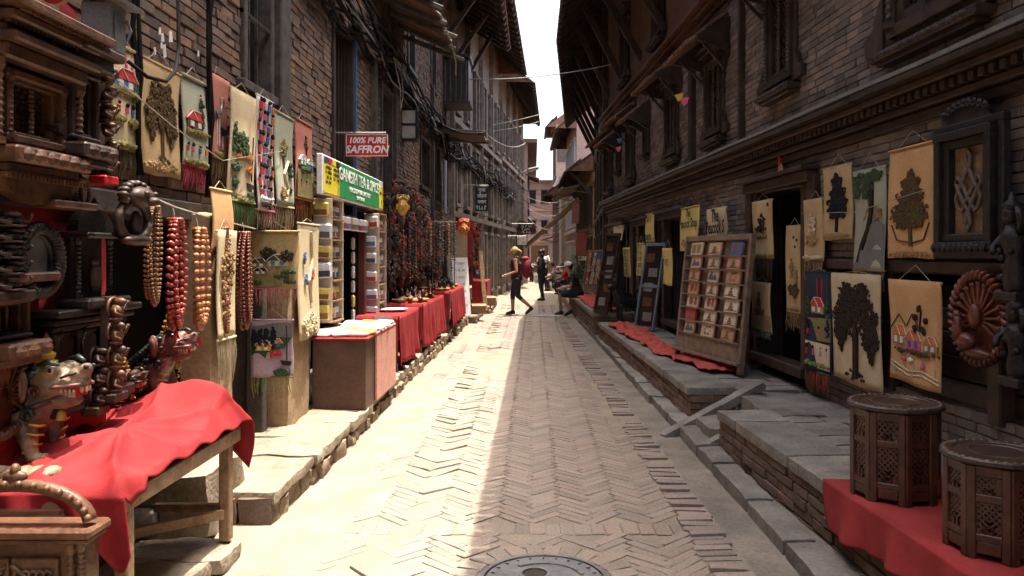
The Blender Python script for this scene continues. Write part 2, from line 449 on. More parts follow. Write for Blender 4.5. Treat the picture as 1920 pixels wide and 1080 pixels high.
gut = tag(m.build('gutter', CEM, smooth=True), kind='structure')
kerb = tag(mk('kerb', None), kind='structure'); MW[kerb.name] = Matrix()
y = 2.0; i = 0
while y < 30:
    l = rn.uniform(.45, .95); mb = MB(); yc = y+l/2; wd = .17
    rough(mb, (KX(yc)+wd/2+rn.uniform(-.012, .012), yc, .0), (wd, l-.035, .11+rn.uniform(-.015, .02)), (3, 7, 2), .012, 7, rz=.02+rn.uniform(-.015, .015))
    wbuild(mb, 'kerb_stone', STONEG, kerb, smooth=True); y += l; i += 1
# distant pavement strips at the foot of both rows of houses
m = MB(); m.grid(lambda u, v: (ROADL(1.5+v*58)+.05-(1.2)*u, 1.5+v*58, -.004+.004*noise.noise((u*4, v*90, 5))), 4, 90)
tag(m.build('pavement_left', DUST, smooth=True), kind='structure')
m = MB(); m.grid(lambda u, v: (KX(1.5+v*58)+.1+(2.2)*u, 1.5+v*58, -.008), 2, 60)
tag(m.build('pavement_right', CEM), kind='structure')

# ---- manhole cover
mh = thing('manhole_cover', 'round cast iron manhole cover set in the brick street in the foreground', 'manhole', (MC.x, MC.y, 0)); mh.scale = (.86, .86, 1)
MB().lathe([(.365, -.03), (.365, .008), (.335, .011), (.335, -.005)], 48).build('frame', IRON, mh, smooth=False)
MB().lathe([(.328, -.03), (.328, .006), (.32, .009)], 48).build('lid', IRON, mh)
m = MB().lathe([(.09, .009), (.09, .016), (.07, .016), (.07, .009)], 32, (-.05, .06, 0)); m.build('ring', IRON, mh)
MB().lathe([(.066, .005), (.066, .0095)], 24, (-.05, .06, 0)).build('rust_plug', flat('rust', (.05, .04, .035), .9, .4), mh)
for k in range(10):
    a = .35+k*.2*1.0
    MB().box((.22*math.cos(a), .22*math.sin(a), .011), (.05, .028, .012), a+1.57, ch=.003).build('raised_letter', IRON, mh)
for k in range(24):
    a = 2*math.pi*k/24; MB().box((.295*math.cos(a), .295*math.sin(a), .011), (.02, .012, .009), a).build('stud', IRON, mh)
mh2 = thing('manhole_cover', 'small flat manhole cover beyond, on the street near the walking woman', 'manhole', (.32, 19.8, .0))
MB().lathe([(.34, -.03), (.34, .012), (.32, .014)], 40).build('lid', IRON, mh2)
MB().lathe([(.10, .014), (.10, .02)], 20).build('ring', IRON, mh2)

RUB = M('rubble_stone', (.33, .245, .17), (.20, .145, .10), 6, .95, .6, .45, fine=50)
# ---- left ledges
def ledge(name, label, y0, y1, x0, xb, h, seg=.9, mat=STONE, lf=None):
    rn = random.Random(int(y0*10)); t = thing(name, label, 'ledge', ((x0+xb)/2, y0, 0))
    MB().box(((x0+xb)/2-.05, (y0+y1)/2, h/2-.06), (abs(x0-xb)-.12, y1-y0-.06, h-.02)).v
    c = MB(); c.box(((x0+xb)/2-.04, (y0+y1)/2, h/2-.05), (abs(x0-xb)-.1, y1-y0-.08, h-.03)); wbuild(c, 'core', MORT, t)
    y = y0
    while y < y1-.05:
        l = min(rn.uniform(.7, 1.3)*seg, y1-y); l = y1-y if y1-y-l < .3 else l
        o = rn.uniform(-.03, .03); mb = MB(); th = .075*rn.uniform(.9, 1.2)
        rough(mb, ((x0+xb)/2+o/2, y+l/2, h-th/2+rn.uniform(-.008, .006)), (abs(x0-xb)+o, l-.012, th), (14, 14, 2), .02, 4.5, rz=rn.uniform(-.012, .012))
        wbuild(mb, 'top_slab', mat, t, smooth=True)
        yy = y
        while yy < y+l-.02:
            b = min(rn.uniform(.12, .34), y+l-yy); mb = MB()
            rough(mb, (x0-.07+rn.uniform(-.03, .02), yy+b/2, (h-th)/2-.01), (.14, b-.014, h-th), (4, 5, 4), .026, 9)
            wbuild(mb, 'face_stone', lf or RUB, t, smooth=True); yy += b
        y += l
    for k in range(3):
        a = xb+.02+k*(x0-xb-.04)/3; w = (x0-xb-.04)/3; mb = MB()
        rough(mb, (a+w/2, y0+.05, h*.42), (w-.015, .12, h*.78), (4, 3, 3), .018, 7); wbuild(mb, 'end_stone', BRF, t, smooth=True)
    return t
ledge('stone_ledge', 'worn pale stone ledge with broken near end beside the red draped table', 4.55, 8.75, -1.46, -2.12, .2)
ledge('stone_ledge', 'pale stone ledge under the red clothed souvenir tables on the left', 8.8, 14.6, -1.47, -2.12, .2)
ledge('stone_ledge', 'stone ledge below the leaning white notice board', 14.9, 17.4, -1.42, -2.12, .22)
ledge('stone_step', 'low stone step with a cardboard box beyond the white notice board', 17.6, 20.2, -1.25, -2.12, .18)
ledge('stone_step', 'far stone step in front of the red bead stall', 20.4, 24.5, -1.1, -2.05, .2)
ledge('stone_slab', 'low foreground slab that carries the legs of the red draped table', 1.6, 4.1, -1.5, -2.4, .1, 1.0, lf=STONE)
m = MB(); rough(m, (-1.98, 4.5, .19), (.5, .5, .38), (6, 6, 4), .05, 3); tag(m.build('boulder', STONE, smooth=True), 'rough block of stone in shade beneath the red draped table', 'stone')

# ---- right platforms
def platform(label, y0, y1, f0, f1, h, nslab=7, bmax=300):
    rn = random.Random(int(y0*7)); XF = lambda Y: f0+(f1-f0)*(Y-y0)/(y1-y0); sl = math.atan2(f0-f1, y1-y0)
    t = thing('brick_platform', label, 'platform', (XF(y0), y0, 0))
    m = MB(); N = 12
    for k in range(N):
        a, b = y0+.03+(y1-y0-.06)*k/N, y0+.03+(y1-y0-.06)*(k+1)/N
        m.grid(lambda u, v: (XF(a+(b-a)*v)+.03+(RWX(a+(b-a)*v)+.1-XF(a+(b-a)*v))*u, a+(b-a)*v, h-.045), 1, 1)
        m.grid(lambda u, v: (XF(a+(b-a)*u)+.04, a+(b-a)*u, -.05+(h)*v), 1, 1)
    m.box(((XF(y0)+RWX(y0))/2+.02, y0+.06, h/2-.05), (RWX(y0)-XF(y0), .05, h))
    m.box(((XF(y1)+RWX(y1))/2+.02, y1-.06, h/2-.05), (RWX(y1)-XF(y1), .05, h))
    wbuild(m, 'core', MORT, t)
    bl = []; ch = .062; nz = int((h-.07)/ch)+1
    for k in range(nz):
        z = h-.075-ch*(k+.5); y = y0-(.1 if k % 2 else 0)
        while y < y1:
            l = rn.uniform(.2, .27); a, b = max(y, y0), min(y+l, y1); y += l
            if b-a < .04: continue
            yc = (a+b)/2
            bl.append(BMX((XF(yc)+.05+rn.uniform(-.008, .008), yc, z), (.1, b-a-.01, ch-.008), sl+rn.uniform(-.015, .015), rn.uniform(-.01, .01)))
        x = XF(y0)+(.1 if k % 2 else .02)
        while x < RWX(y0)-.05:
            l = rn.uniform(.2, .27); bl.append(BMX((x+l/2, y0+.04, z), (l-.01, .09, ch-.008), rn.uniform(-.02, .02))); x += l
    bricks(t, bl, BRF, 'brick')
    y = y0
    while y < y1-.05:                                   # front border slabs
        l = min(rn.uniform(.8, 1.5), y1-y); l = y1-y if y1-y-l < .4 else l; yc = y+l/2; mb = MB()
        rough(mb, (XF(yc)+.19, yc, h-.035), (.42, l-.012, .075), (6, 12, 2), .008, 4, rz=sl); wbuild(mb, 'border_slab', STONEG, t, smooth=True); y += l
    y = y0
    while y < y1-.05:                                   # stones behind the border
        l = min(rn.uniform(.16, .3), y1-y); yc = y+l/2; x = XF(yc)+.41
        while x < RWX(yc)-.02:
            w = min(rn.uniform(.25, .5), RWX(yc)+.02-x); mb = MB()
            rough(mb, (x+w/2, yc, h-.05+rn.uniform(-.006, .006)), (w-.012, l-.012, .07), (3, 3, 1), .008, 6, rz=sl); wbuild(mb, 'paving_stone', STONEG, t, smooth=True); x += w
        y += l
    return t
platform('low brick and grey stone platform in the foreground carrying the octagonal side tables', 2.4, 6.25, 1.70, 1.446, .333)
platform('long brick platform carrying the tall postcard rack', 7.24, 14.2, 1.42, 1.164, .333)
platform('far brick platform where the man in the white cap sits', 14.7, 22, 1.12, .98, .45)
m = MB(); rough(m, (1.62, 6.72, .06), (.42, .62, .17), (6, 6, 3), .012, 5); tag(m.build('stone_step', STONEG, smooth=True), 'small stone step in the gap between the two right platforms', 'step')
m = MB(); rough(m, (2.2, 6.75, .12), (.75, .95, .36), (7, 7, 3), .016, 4); tag(m.build('stone_step', STONEG, smooth=True), 'worn upper stone landing between the two right platforms', 'step')
m = MB(); rough(m, (0, 0, 0), (1.05, .12, .07), (10, 2, 2), .008, 6)
o = m.build('sloping_plank', STONEG, smooth=True, loc=(1.58, 7.03, .17)); o.rotation_euler = (0, R(-24), R(14)); tag(o, 'narrow slanting stone plank leaning on the corner of the postcard rack platform', 'plank')
m = MB(); rough(m, (0, 0, 0), (.34, .1, .06), (5, 2, 2), .008, 6)
o = m.build('sloping_plank', STONEG, smooth=True, loc=(1.45, 6.3, .08)); o.rotation_euler = (0, R(-25), R(10)); tag(o, 'short slanting stone piece at the near platform corner', 'plank')

RTILE = M('clay_tile', (.22, .115, .075), (.12, .065, .045), 9, .9, .4, .5)
# ---- windows (front elevation: x to the right, z up, -y to the viewer)
def lattice(mb, w, h, z0, y, n=6, t=.012, d=.015):
    k = max(3, int((w+h)/ (w/n)))
    for i in range(-k, k+1):
        for sg in (1, -1):
            a = i*w/n; pts = []
            for s in np.linspace(-1, 1, 41):
                x = s*w/2; z = sg*(x-a)
                if 0 <= z <= h: pts.append((x, z))
            if len(pts) >= 2: mb.bar((pts[0][0], y, z0+pts[0][1]), (pts[-1][0], y, z0+pts[-1][1]), d, t)
def twist(mb, x, y, z0, z1, r):
    k = max(5, int((z1-z0)/(r*1.5))); pr = [(r*1.35, 0), (r*1.35, r*1.2)]
    for i in range(k):
        zz = r*1.2+(z1-z0-r*2.4)*(i+.5)/k; pr += [(r*.72, zz-(z1-z0)/k*.4), (r*1.05, zz)]
    pr += [(r*1.35, z1-z0-r*1.2), (r*1.35, z1-z0)]
    mb.lathe(pr, 8, (x, y, z0))
def carved_window(parent, w, h, loc=None, rz=0, mat=WOOD, canopy=True, wings=True, cw=None, mid=True, dark=DARK, root=None):
    win = root
    if not win:
        win = mk('window', None, parent, (0, 0, 0)); win.matrix_parent_inverse = MW[parent.name].inverted()
        win.location = loc; win.rotation_euler = (0, 0, rz); MW[win.name] = Matrix.Translation(loc) @ Matrix.Rotation(rz, 4, 'Z')
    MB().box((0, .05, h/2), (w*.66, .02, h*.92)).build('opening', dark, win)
    for k, (s, d) in enumerate(((1, .03), (.84, .065), (.7, .04))):
        m = MB(); a = w*s/2; t = w*.075; zt = h*(1-(1-s)*.35); zb = h*(1-s)*.35
        m.box((-a+t/2, -d/2, (zt+zb)/2), (t, d, zt-zb), ch=.006); m.box((a-t/2, -d/2, (zt+zb)/2), (t, d, zt-zb), ch=.006)
        m.box((0, -d/2-.002, zt-t/2), (2*a+.02, d+.004, t), ch=.006); m.box((0, -d/2-.002, zb+t/2), (2*a+.02, d+.004, t), ch=.006)
        m.build('frame', mat, win)
    m = MB(); lattice(m, w*.56, h*.72, h*.13, .005, 6, .014, .02); m.build('lattice', mat, win)
    for sx in (-1, 1):
        m = MB(); twist(m, sx*w*.385, -.055, h*.1, h*.9, w*.035); m.build('pillar', mat, win)
    if mid: m = MB(); twist(m, 0, -.03, h*.1, h*.9, w*.03); m.build('pillar', mat, win)
    if wings:                                           # carved side brackets at the sill and lintel
        for sx in (-1, 1):
            for zz, s in ((.03, 1), (h*.93, -1)):
                m = MB(); q = .16*w/.7
                m.prism([(sx*w*.5, zz-.02), (sx*(w*.5+q), zz), (sx*(w*.5+q*1.1), zz+s*q*.5), (sx*(w*.5+q*.6), zz+s*q*.7), (sx*(w*.5+q*.3), zz+s*q*1.3), (sx*w*.5, zz+s*q*1.5)][::sx*s], -.05, .0); m.build('wing', mat, win)
    m = MB(); m.box((0, -.06, -.03), (w*1.12, .15, .06), ch=.01); m.box((0, -.04, -.075), (w*1.02, .11, .035), ch=.008)
    n = int(w/.07)
    for i in range(n): m.ball((-w*.5+w*(i+.5)/n, -.135, -.03), (.028, .02, .026), 6, 4)
    m.build('sill', mat, win)
    m = MB(); m.box((0, -.05, h+.03), (w*1.2, .12, .06), ch=.01); m.box((0, -.07, h+.075), (w*1.3, .17, .035), ch=.008); m.build('lintel', mat, win)
    if canopy:
        cw = cw or w*1.5; can = MB(); dp = .42; z1 = h+.33; z2 = h+.0
        can.grid(lambda u, v: (-cw/2*(1+.1*v)+cw*(1+.1*v)*u, -.02-dp*v, z1-(z1-z2)*v), 6, 3)
        for sx in (-1, 1): can.add([(sx*cw*.49, -.01, z1-.02), (sx*cw*.535, -dp, z2), (sx*cw*.49, -.01, z2-.12)], [(0, 1, 2)])
        can = can.build('canopy', mat, win, thick=.03)
        tn = int(cw/.075); tm = MB(); tm.lathe([(.034, -.07), (.03, .07)], 8, X=Matrix.Rotation(R(90), 4, 'X')); tme = tm.mesh('roof_tile', RTILE)
        for r in range(4):
            for i in range(tn):
                v = (r+.8)/3.5; u = (i+.5+random.uniform(-.1, .1))/tn
                o = mk('roof_tile', tme, can, (-cw/2*(1+.1*v)+cw*(1+.1*v)*u, -.02-dp*v, z1-(z1-z2)*v+.02)); o.rotation_euler = (R(30)+random.uniform(-.06, .06), 0, random.uniform(-.06, .06))
        for sx in (-1, 1):
            m = MB(); m.bar((sx*cw*.4, -.02, h*.72), (sx*cw*.44, -dp*.8, z2+.03), .03, .035); m.build('bracket', mat, win)
    return win
def plain_window(parent, w, h, loc, rz, mat=WOOD, bars=4, fr=.07, shutter=None, rail=False):
    win = mk('window', None, parent, (0, 0, 0)); win.matrix_parent_inverse = MW[parent.name].inverted()
    win.location = loc; win.rotation_euler = (0, 0, rz); MW[win.name] = Matrix.Translation(loc) @ Matrix.Rotation(rz, 4, 'Z')
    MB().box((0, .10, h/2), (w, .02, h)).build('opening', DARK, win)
    m = MB()
    m.box((-w/2+fr/2, .02, h/2), (fr, .13, h), ch=.008); m.box((w/2-fr/2, .02, h/2), (fr, .13, h), ch=.008)
    m.box((0, .018, h-fr/2), (w+.14, .14, fr), ch=.008); m.box((0, .012, fr/2), (w+.14, .16, fr), ch=.008); m.build('frame', mat, win)
    for i in range(bars):
        x = -w/2+fr+(w-2*fr)*(i+.5)/bars; MB().box((x, .05, h/2), (.022, .022, h-2*fr)).build('bar', mat, win)
    if rail: MB().tube([(-w/2, -.02, h*.3), (w/2, -.02, h*.3)], .02).build('rail', mat, win)
    if shutter:
        MB().box((w/2+.02, -.03, h*.5), (.03, .07, h*.96), ch=.006).build('shutter', shutter, win)
    return win
def doorway(parent, y0, y1, z0, z1, side, mat=WOOD, planks=0, depth=.5):
    """dark recess with jambs and lintel, in a wall running along y"""
    X = (lambda Y: LWX(Y)) if side == 'L' else (lambda Y: RWX(Y)); s = 1 if side == 'L' else -1
    yc = (y0+y1)/2; x = X(yc); d = mk('doorway', None, parent); d.matrix_parent_inverse = MW[parent.name].inverted(); MW[d.name] = Matrix()
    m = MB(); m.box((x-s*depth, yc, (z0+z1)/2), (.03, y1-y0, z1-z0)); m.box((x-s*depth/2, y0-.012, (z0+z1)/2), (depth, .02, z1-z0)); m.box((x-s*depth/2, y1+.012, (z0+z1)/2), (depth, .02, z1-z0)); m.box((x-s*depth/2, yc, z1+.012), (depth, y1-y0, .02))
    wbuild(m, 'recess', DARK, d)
    rz = 0 if side == 'L' else RA
    m = MB(); m.box((X(y0)+s*.0, y0+.05, (z0+z1)/2), (.13, .1, z1-z0), rz, ch=.01); wbuild(m, 'jamb', mat, d)
    m = MB(); m.box((X(y1)+s*.0, y1-.05, (z0+z1)/2), (.13, .1, z1-z0), rz, ch=.01); wbuild(m, 'jamb', mat, d)
    lo = 0 if side == 'R' else .08
    m = MB(); m.box((x+s*(.03-lo), yc, z1+.055), (.2, y1-y0+(.4 if side == 'R' else .02), .1), rz, ch=.012); wbuild(m, 'lintel', mat, d)
    if side == 'R': m = MB(); m.box((x+s*.06, yc, z1+.125), (.26, y1-y0+.46, .035), rz, ch=.008); wbuild(m, 'lintel_cap', mat, d)
    m = MB(); m.box((x+s*.02, yc, z0+.05), (.18, y1-y0, .1), rz, ch=.012); wbuild(m, 'threshold', mat, d)
    for i in range(planks):
        a = y0+.1+(y1-y0-.2)*i/planks; b = (y1-y0-.2)/planks
        m = MB(); m.box((x-s*.12, a+b/2, (z0+z1)/2), (.03, b-.008, z1-z0), rz, ch=.004); wbuild(m, 'door_plank', mat, d)
    return d
ZL = lambda Y: EYE+.317*Y*1.15+.25
# ---- left near house
lh = thing('brick_house', 'old brick house on the left with tapestries and the spice shop at its foot', 'building', (-2.1, 4, 0))
OPL = [(2.5, 6.12, -1, 1.74), (7.2, 10.35, -1, 2.08), (11.2, 14.6, -1, 2.0), (15.6, 19.2, -1, 2.1),
       (5.7, 6.36, 2.72, 4.6), (8.25, 9.2, 1.9, 4.05), (10.9, 11.75, 2.3, 3.9), (14.7, 16.0, 2.75, 3.75), (13.2, 14.0, 4.6, 6.0), (16.9, 17.7, 2.6, 3.9), (18.6, 19.4, 2.6, 4.0), (16.2, 17.0, 4.9, 6.4)]
m = MB()                                                # mortar core with the openings left free
ys = sorted(set([1.5, 20]+[a for o in OPL for a in o[:2]])); zs = sorted(set([0, 8.3]+[max(0, a) for o in OPL for a in o[2:]]))
for a, b in zip(ys, ys[1:]):
    for c, d in zip(zs, zs[1:]):
        if not any(o[0] <= (a+b)/2 <= o[1] and o[2] <= (c+d)/2 <= o[3] for o in OPL): m.box((-2.225, (a+b)/2, (c+d)/2), (.2, b-a, d-c))
lw = wbuild(m, 'wall', MORT, lh)
bricks(lw, wall_bricks(1.5, 20, 0, 8.2, lambda y: -2.1, 1, OPL, jit=.009, zlim=ZL), BRL)
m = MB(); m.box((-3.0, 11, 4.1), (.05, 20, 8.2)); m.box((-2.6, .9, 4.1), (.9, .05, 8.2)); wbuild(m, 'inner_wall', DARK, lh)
m = MB(); m.box((-2.72, 6.45, 6.52), (1.2, 11.2, .06)); wbuild(m, 'sun_block_ceiling', DARK, lh)  # unseen slab added over the open interior to keep sunlight out
m = MB(); m.box((-2.72, 16, 8.26), (1.2, 8.2, .06)); wbuild(m, 'sun_block_ceiling', DARK, lh)  # same added light block over the farther, higher part
for (a, b, c, d) in OPL[:4]: doorway(lh, a, b, .1, d, 'L', WOODG, depth=.75)
def lwin(i, **k):
    a, b, c, d = OPL[i]; return plain_window(lh, b-a, d-c, (-2.1, (a+b)/2, c), RZ_L, **k)
lwin(4, bars=3, rail=True, mat=WOODG); lwin(5, bars=6, shutter=BLUEP); lwin(6, bars=3, mat=WOODG, shutter=WOODG); lwin(7, bars=2); lwin(8); lwin(9, bars=3); lwin(10, bars=3); lwin(11)
for (y, w, z0, z1) in ((6.52, .26, 1.9, 6), (10.3, .1, 2.1, 4.6), (11.85, .16, 2.0, 5), (16.3, .14, 2, 5)):
    m = MB(); m.box((-2.07, y, (z0+z1)/2), (.12, w, z1-z0), ch=.012); wbuild(m, 'post', WOODG, lh)
m = MB(); rough(m, (-1.99, 6.5, .95), (.17, .56, 1.54), (4, 6, 12), .01, 4); wbuild(m, 'pilaster', PLAS, lh, label='ochre plaster pillar with tapestries hung on it')
m = MB(); rough(m, (-2.03, 4.98, .95), (.18, .36, 1.7), (3, 4, 12), .008, 4); wbuild(m, 'pilaster', PLAS, lh)
m = MB(); rough(m, (-2.06, 7.0, 1.2), (.14, .3, 2.0), (3, 4, 12), .008, 4); wbuild(m, 'pilaster', WOODG, lh)
m = MB(); m.box((-2.1, 4.2, 1.8), (.1, 4.2, .12), ch=.012); wbuild(m, 'shop_beam', WOODG, lh)
# roof over the near house: eave boards, rafters, tiles
def roof(parent, pts_w, pts_e, thick=.05, raf=.5, mat=WOOD, tiles=True, struts=None):
    """pts_w / pts_e: wall line and eave line, lists of (x,y,z) of equal length"""
    r = mk('roof', None, parent); r.matrix_parent_inverse = MW[parent.name].inverted(); MW[r.name] = Matrix()
    m = MB()
    for (a, b, c, d) in zip(pts_w, pts_w[1:], pts_e[1:], pts_e):
        up = Vector((0, 0, thick)); q = [Vector(p) for p in (a, b, c, d)]
        m.add(q+[p+up for p in q], [(0, 1, 2, 3), (7, 6, 5, 4), (0, 4, 5, 1), (1, 5, 6, 2), (2, 6, 7, 3), (3, 7, 4, 0)])
    wbuild(m, 'boards', mat, r)
    for (a, b, c, d) in zip(pts_w, pts_w[1:], pts_e[1:], pts_e):
        a, b, c, d = map(Vector, (a, b, c, d)); L = (c-d).length; n = max(2, int(L/raf))
        for i in range(n):
            t = (i+.5)/n; p = a.lerp(b, t); q = d.lerp(c, t); m = MB(); m.bar(p-Vector((0, 0, .05)), q+(q-p)*.03-Vector((0, 0, .05)), .07, .1); wbuild(m, 'rafter', mat, r)
        for t in (.3, .62, .9):
            m = MB(); m.bar(a.lerp(d, t)-Vector((0, 0, .02)), b.lerp(c, t)-Vector((0, 0, .02)), .05, .04); wbuild(m, 'purlin', mat, r)
        if tiles:
            m = MB(); n = int(L/.13); rn = random.Random(5)
            for i in range(n):
                p = d.lerp(c, (i+.5)/n); q = a.lerp(b, (i+.5)/n); dv = (p-q).normalized()
                for k in range(5):
                    e = p+dv*(-.0-.17*k+rn.uniform(-.005, .005))+Vector((0, 0, thick+.02+.012*k)); m.bar(e-dv*.11, e+dv*.11, .115, .03)
            wbuild(m, 'roof_tiles', RTILE, r)['kind'] = 'stuff'
    return r
roof(lh, [(-2.2, 1, 6.5), (-2.2, 12, 6.5)], [(-1.5, 1, 6.0), (-1.5, 12, 6.0)], tiles=False)
lr = roof(lh, [(-2.2, 12.1, 8.25), (-2.2, 23, 8.25)], [(-.75, 12.1, 7.4), (-.75, 23, 7.4)])
for y in (14, 16, 18, 20, 22):
    m = MB(); m.bar((LWX(y), y, 6.2), (-1.15, y, 7.55), .08, .1); wbuild(m, 'strut', WOOD, lh)
# small tiled canopy and tin canopy on the left house
can = mk('canopy', None, lh); can.matrix_parent_inverse = MW[lh.name].inverted(); MW[can.name] = Matrix()
m = MB(); m.grid(lambda u, v: (-2.1+.8*v, 10.0+3.0*u, 5.15-.36*v+.02*math.sin(u*40)), 60, 4)
o = wbuild(m, 'tile_sheet', flat('canopy_tile', (.20, .10, .06), .85, .4), can); o.modifiers.new('t', 'SOLIDIFY').thickness = .05
for k in range(5):
    y = 10.2+.68*k; m = MB(); m.bar((-2.1, y, 5.05), (-1.12+random.uniform(-.08, .08), y, 4.66), .09, .07, ch=.01); wbuild(m, 'rafter', WOODG, can)
for k in range(16):
    m = MB(); m.box((-1.32+random.uniform(-.03, .03), 10.1+.185*k, 4.83), (.14, .15, .035), random.uniform(-.2, .2), ry=R(24)); wbuild(m, 'roof_tile', TIN, can)
m = MB(); m.tube([(-1.28, 10.3, 4.7), (-1.25, 10.9, 4.78), (-1.2, 11.5, 4.62), (-1.22, 11.9, 4.72), (-1.2, 12.4, 4.5), (-1.24, 12.8, 4.4)], .012); wbuild(m, 'loose_wire', ROPE, can)
can = mk('canopy', None, lh); can.matrix_parent_inverse = MW[lh.name].inverted(); MW[can.name] = Matrix()
m = MB(); m.grid(lambda u, v: (-2.1+1.05*v, 16.6+1.4*u, 4.35-.3*v-.12*math.sin(v*3.1)+.012*math.sin(u*50)), 60, 8); o = wbuild(m, 'tin_sheet', TIN, can); o.modifiers.new('t', 'SOLIDIFY').thickness = .012
for y in (16.7, 17.95):
    m = MB(); m.bar((-2.1, y, 4.12), (-.98, y, 4.05), .08, .1, ch=.01); wbuild(m, 'beam', WOODG, can)
# dark timber bay
bay = mk('bay_window', None, lh); bay.matrix_parent_inverse = MW[lh.name].inverted(); MW[bay.name] = Matrix()
m = MB(); m.box((-1.8, 18.9, 5.55), (.6, .8, 1.0)); wbuild(m, 'box', WOOD, bay)
for k in range(5): m = MB(); m.box((-2.04+.12*k, 18.48, 5.55), (.035, .04, 1.0)); wbuild(m, 'batten', WOODG, bay)
for z in (6.1, 5.02): m = MB(); m.box((-1.8, 18.85, z), (.7, .92, .07)); wbuild(m, 'trim', WOOD, bay)

# ---- further houses on the left
def far_house(label, y0, y1, fx, side, h, mat, nwin, storeys, eave, roofz, wmat=WOOD, frz=None, posts=0, loc=None):
    s = 1 if side == 'L' else -1
    t = thing('brick_house', label, 'building', (fx(y0), y0, 0))
    m = MB(); x0, x1 = fx(y0), fx(y1); q = [(x0, y0), (x1, y1), (x1-s*4, y1), (x0-s*4, y0)]
    m.add([(x, y, 0) for x, y in q]+[(x, y, h) for x, y in q], [(0, 1, 5, 4), (1, 2, 6, 5), (2, 3, 7, 6), (3, 0, 4, 7), (4, 5, 6, 7)]); wbuild(m, 'wall', mat, t)
    ang = math.atan2(x1-x0, y1-y0); rz = R(90)-ang if s == 1 else R(-90)-ang
    for (zb, zt) in storeys:
        for i in range(nwin):
            y = y0+(y1-y0)*(i+.5)/nwin; w = (y1-y0)/nwin*.36; ww = mk('window', None, t); ww.matrix_parent_inverse = MW[t.name].inverted()
            ww.location = (fx(y)+s*.01, y, zb); ww.rotation_euler = (0, 0, rz); hh = zt-zb
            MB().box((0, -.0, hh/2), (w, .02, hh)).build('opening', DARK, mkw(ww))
            m = MB(); m.box((-w/2, -.03, hh/2), (.08, .12, hh)); m.box((w/2, -.03, hh/2), (.08, .12, hh)); m.box((0, -.035, hh), (w+.25, .14, .09)); m.box((0, -.035, 0), (w+.25, .16, .09)); m.box((0, -.025, hh/2), (.05, .06, hh)); m.build('frame', wmat, mkw(ww))
    for k in range(posts):
        y = y0+(y1-y0)*(k+.02)/posts; m = MB(); m.box((fx(y)+s*.05, y, h/2), (.16, .16, h)); wbuild(m, 'post', wmat, t)
    for (zb, zt) in storeys[1:]:
        m = MB(); m.bar((x0+s*.05, y0, zb-.25), (x1+s*.05, y1, zb-.25), .16, .14); wbuild(m, 'cornice', wmat, t)
    if eave:
        m = MB(); A = [(eave[0], y0+.02, roofz+.06), (x0-s*2.2, y0+.02, roofz+2.2), (x0-s*4.6, y0+.02, roofz)]; B = [(eave[1], y1-.02, roofz+.06), (x1-s*2.2, y1-.02, roofz+2.2), (x1-s*4.6, y1-.02, roofz)]
        m.add(A+B, [(0, 1, 2), (3, 5, 4), (0, 3, 4, 1), (1, 4, 5, 2)]); wbuild(m, 'roof_slope', RTILE, t)
        roof(t, [(x0-s*.1, y0, roofz+.9), (x1-s*.1, y1, roofz+.9)], [(eave[0], y0, roofz), (eave[1], y1, roofz)], raf=.55, tiles=True)
    return t
def mkw(o):
    if o.name not in MW: MW[o.name] = Matrix()
    return o
PWOOD = M('weathered_timber', (.24, .20, .165), (.13, .105, .085), 6, .8, .3, .5)
far_house('tall brick and timber house on the left with pale pilasters past the tin canopy', 20.01, 29.9, LWX, 'L', 9, FARB, 6, [(.3, 2.2), (2.8, 4.6), (5.2, 6.9)], (-.62, -.32), 8.2, PWOOD, posts=4)
far_house('far left house under the deep overhanging eave with a street lamp below it', 30.1, 40, LWX, 'L', 8.9, FARB, 6, [(.3, 2.2), (2.8, 4.8), (5.4, 7.0)], (-.02, .27), 7.95, PWOOD, posts=4)

# ---- right near house
rh = thing('brick_house', 'dark brick house on the right with carved wooden windows and long cornice', 'building', (2.5, 6, 0))
OPR = [(7.2, 8.55, -1, 2.18), (11.3, 12.9, -1, 2.08), (13.9, 15.0, -1, 2.05), (16.2, 18.2, -1, 2.05), (3.2, 6.65, .62, 1.42)]
WR = [(5.2, 1.15, 1.5, 2.98, 0), (7.85, .8, 1.15, 3.15, 1), (10.1, .78, 1.1, 2.98, 1), (12.4, .78, 1.15, 3.0, 1), (14.35, .36, .62, 3.3, 1), (15.9, .75, 1.15, 2.98, 1), (17.3, .34, .6, 3.3, 1), (18.45, .6, 1.1, 2.98, 1)]
OPW = [(y-w*.42, y+w*.42, z, z+h) for (y, w, h, z, c) in WR]
UPW = [(9.5, 10.3, 5.1, 6.5), (13.0, 13.8, 5.1, 6.5), (16.2, 17.0, 5.1, 6.5)]
ALLO = OPR+OPW+UPW
m = MB(); ys = sorted(set([2.0, 19]+[a for o in ALLO for a in o[:2]]+[2+i for i in range(17)])); zs = sorted(set([0, 7.8]+[max(0, a) for o in ALLO for a in o[2:]]))
for a, b in zip(ys, ys[1:]):
    for c, d in zip(zs, zs[1:]):
        if not any(o[0] <= (a+b)/2 <= o[1] and o[2] <= (c+d)/2 <= o[3] for o in ALLO):
            q = [(RWX(a)+.03, a), (RWX(b)+.03, b), (RWX(b)+.25, b), (RWX(a)+.25, a)]
            m.add([(x, y, c) for x, y in q]+[(x, y, d) for x, y in q], [(4, 5, 1, 0), (5, 6, 2, 1), (6, 7, 3, 2), (7, 4, 0, 3), (7, 6, 5, 4), (0, 1, 2, 3)])
rw = wbuild(m, 'wall', M('dark_mortar', (.06, .045, .04), None, 5, .95, .4), rh)
bricks(rw, wall_bricks(2.0, 19, .3, 4.62, RWX, -1, OPR+OPW, bl=.2, ch=.0605, gap=.006, jit=.004, zlim=ZL, rz=RA), BRR)
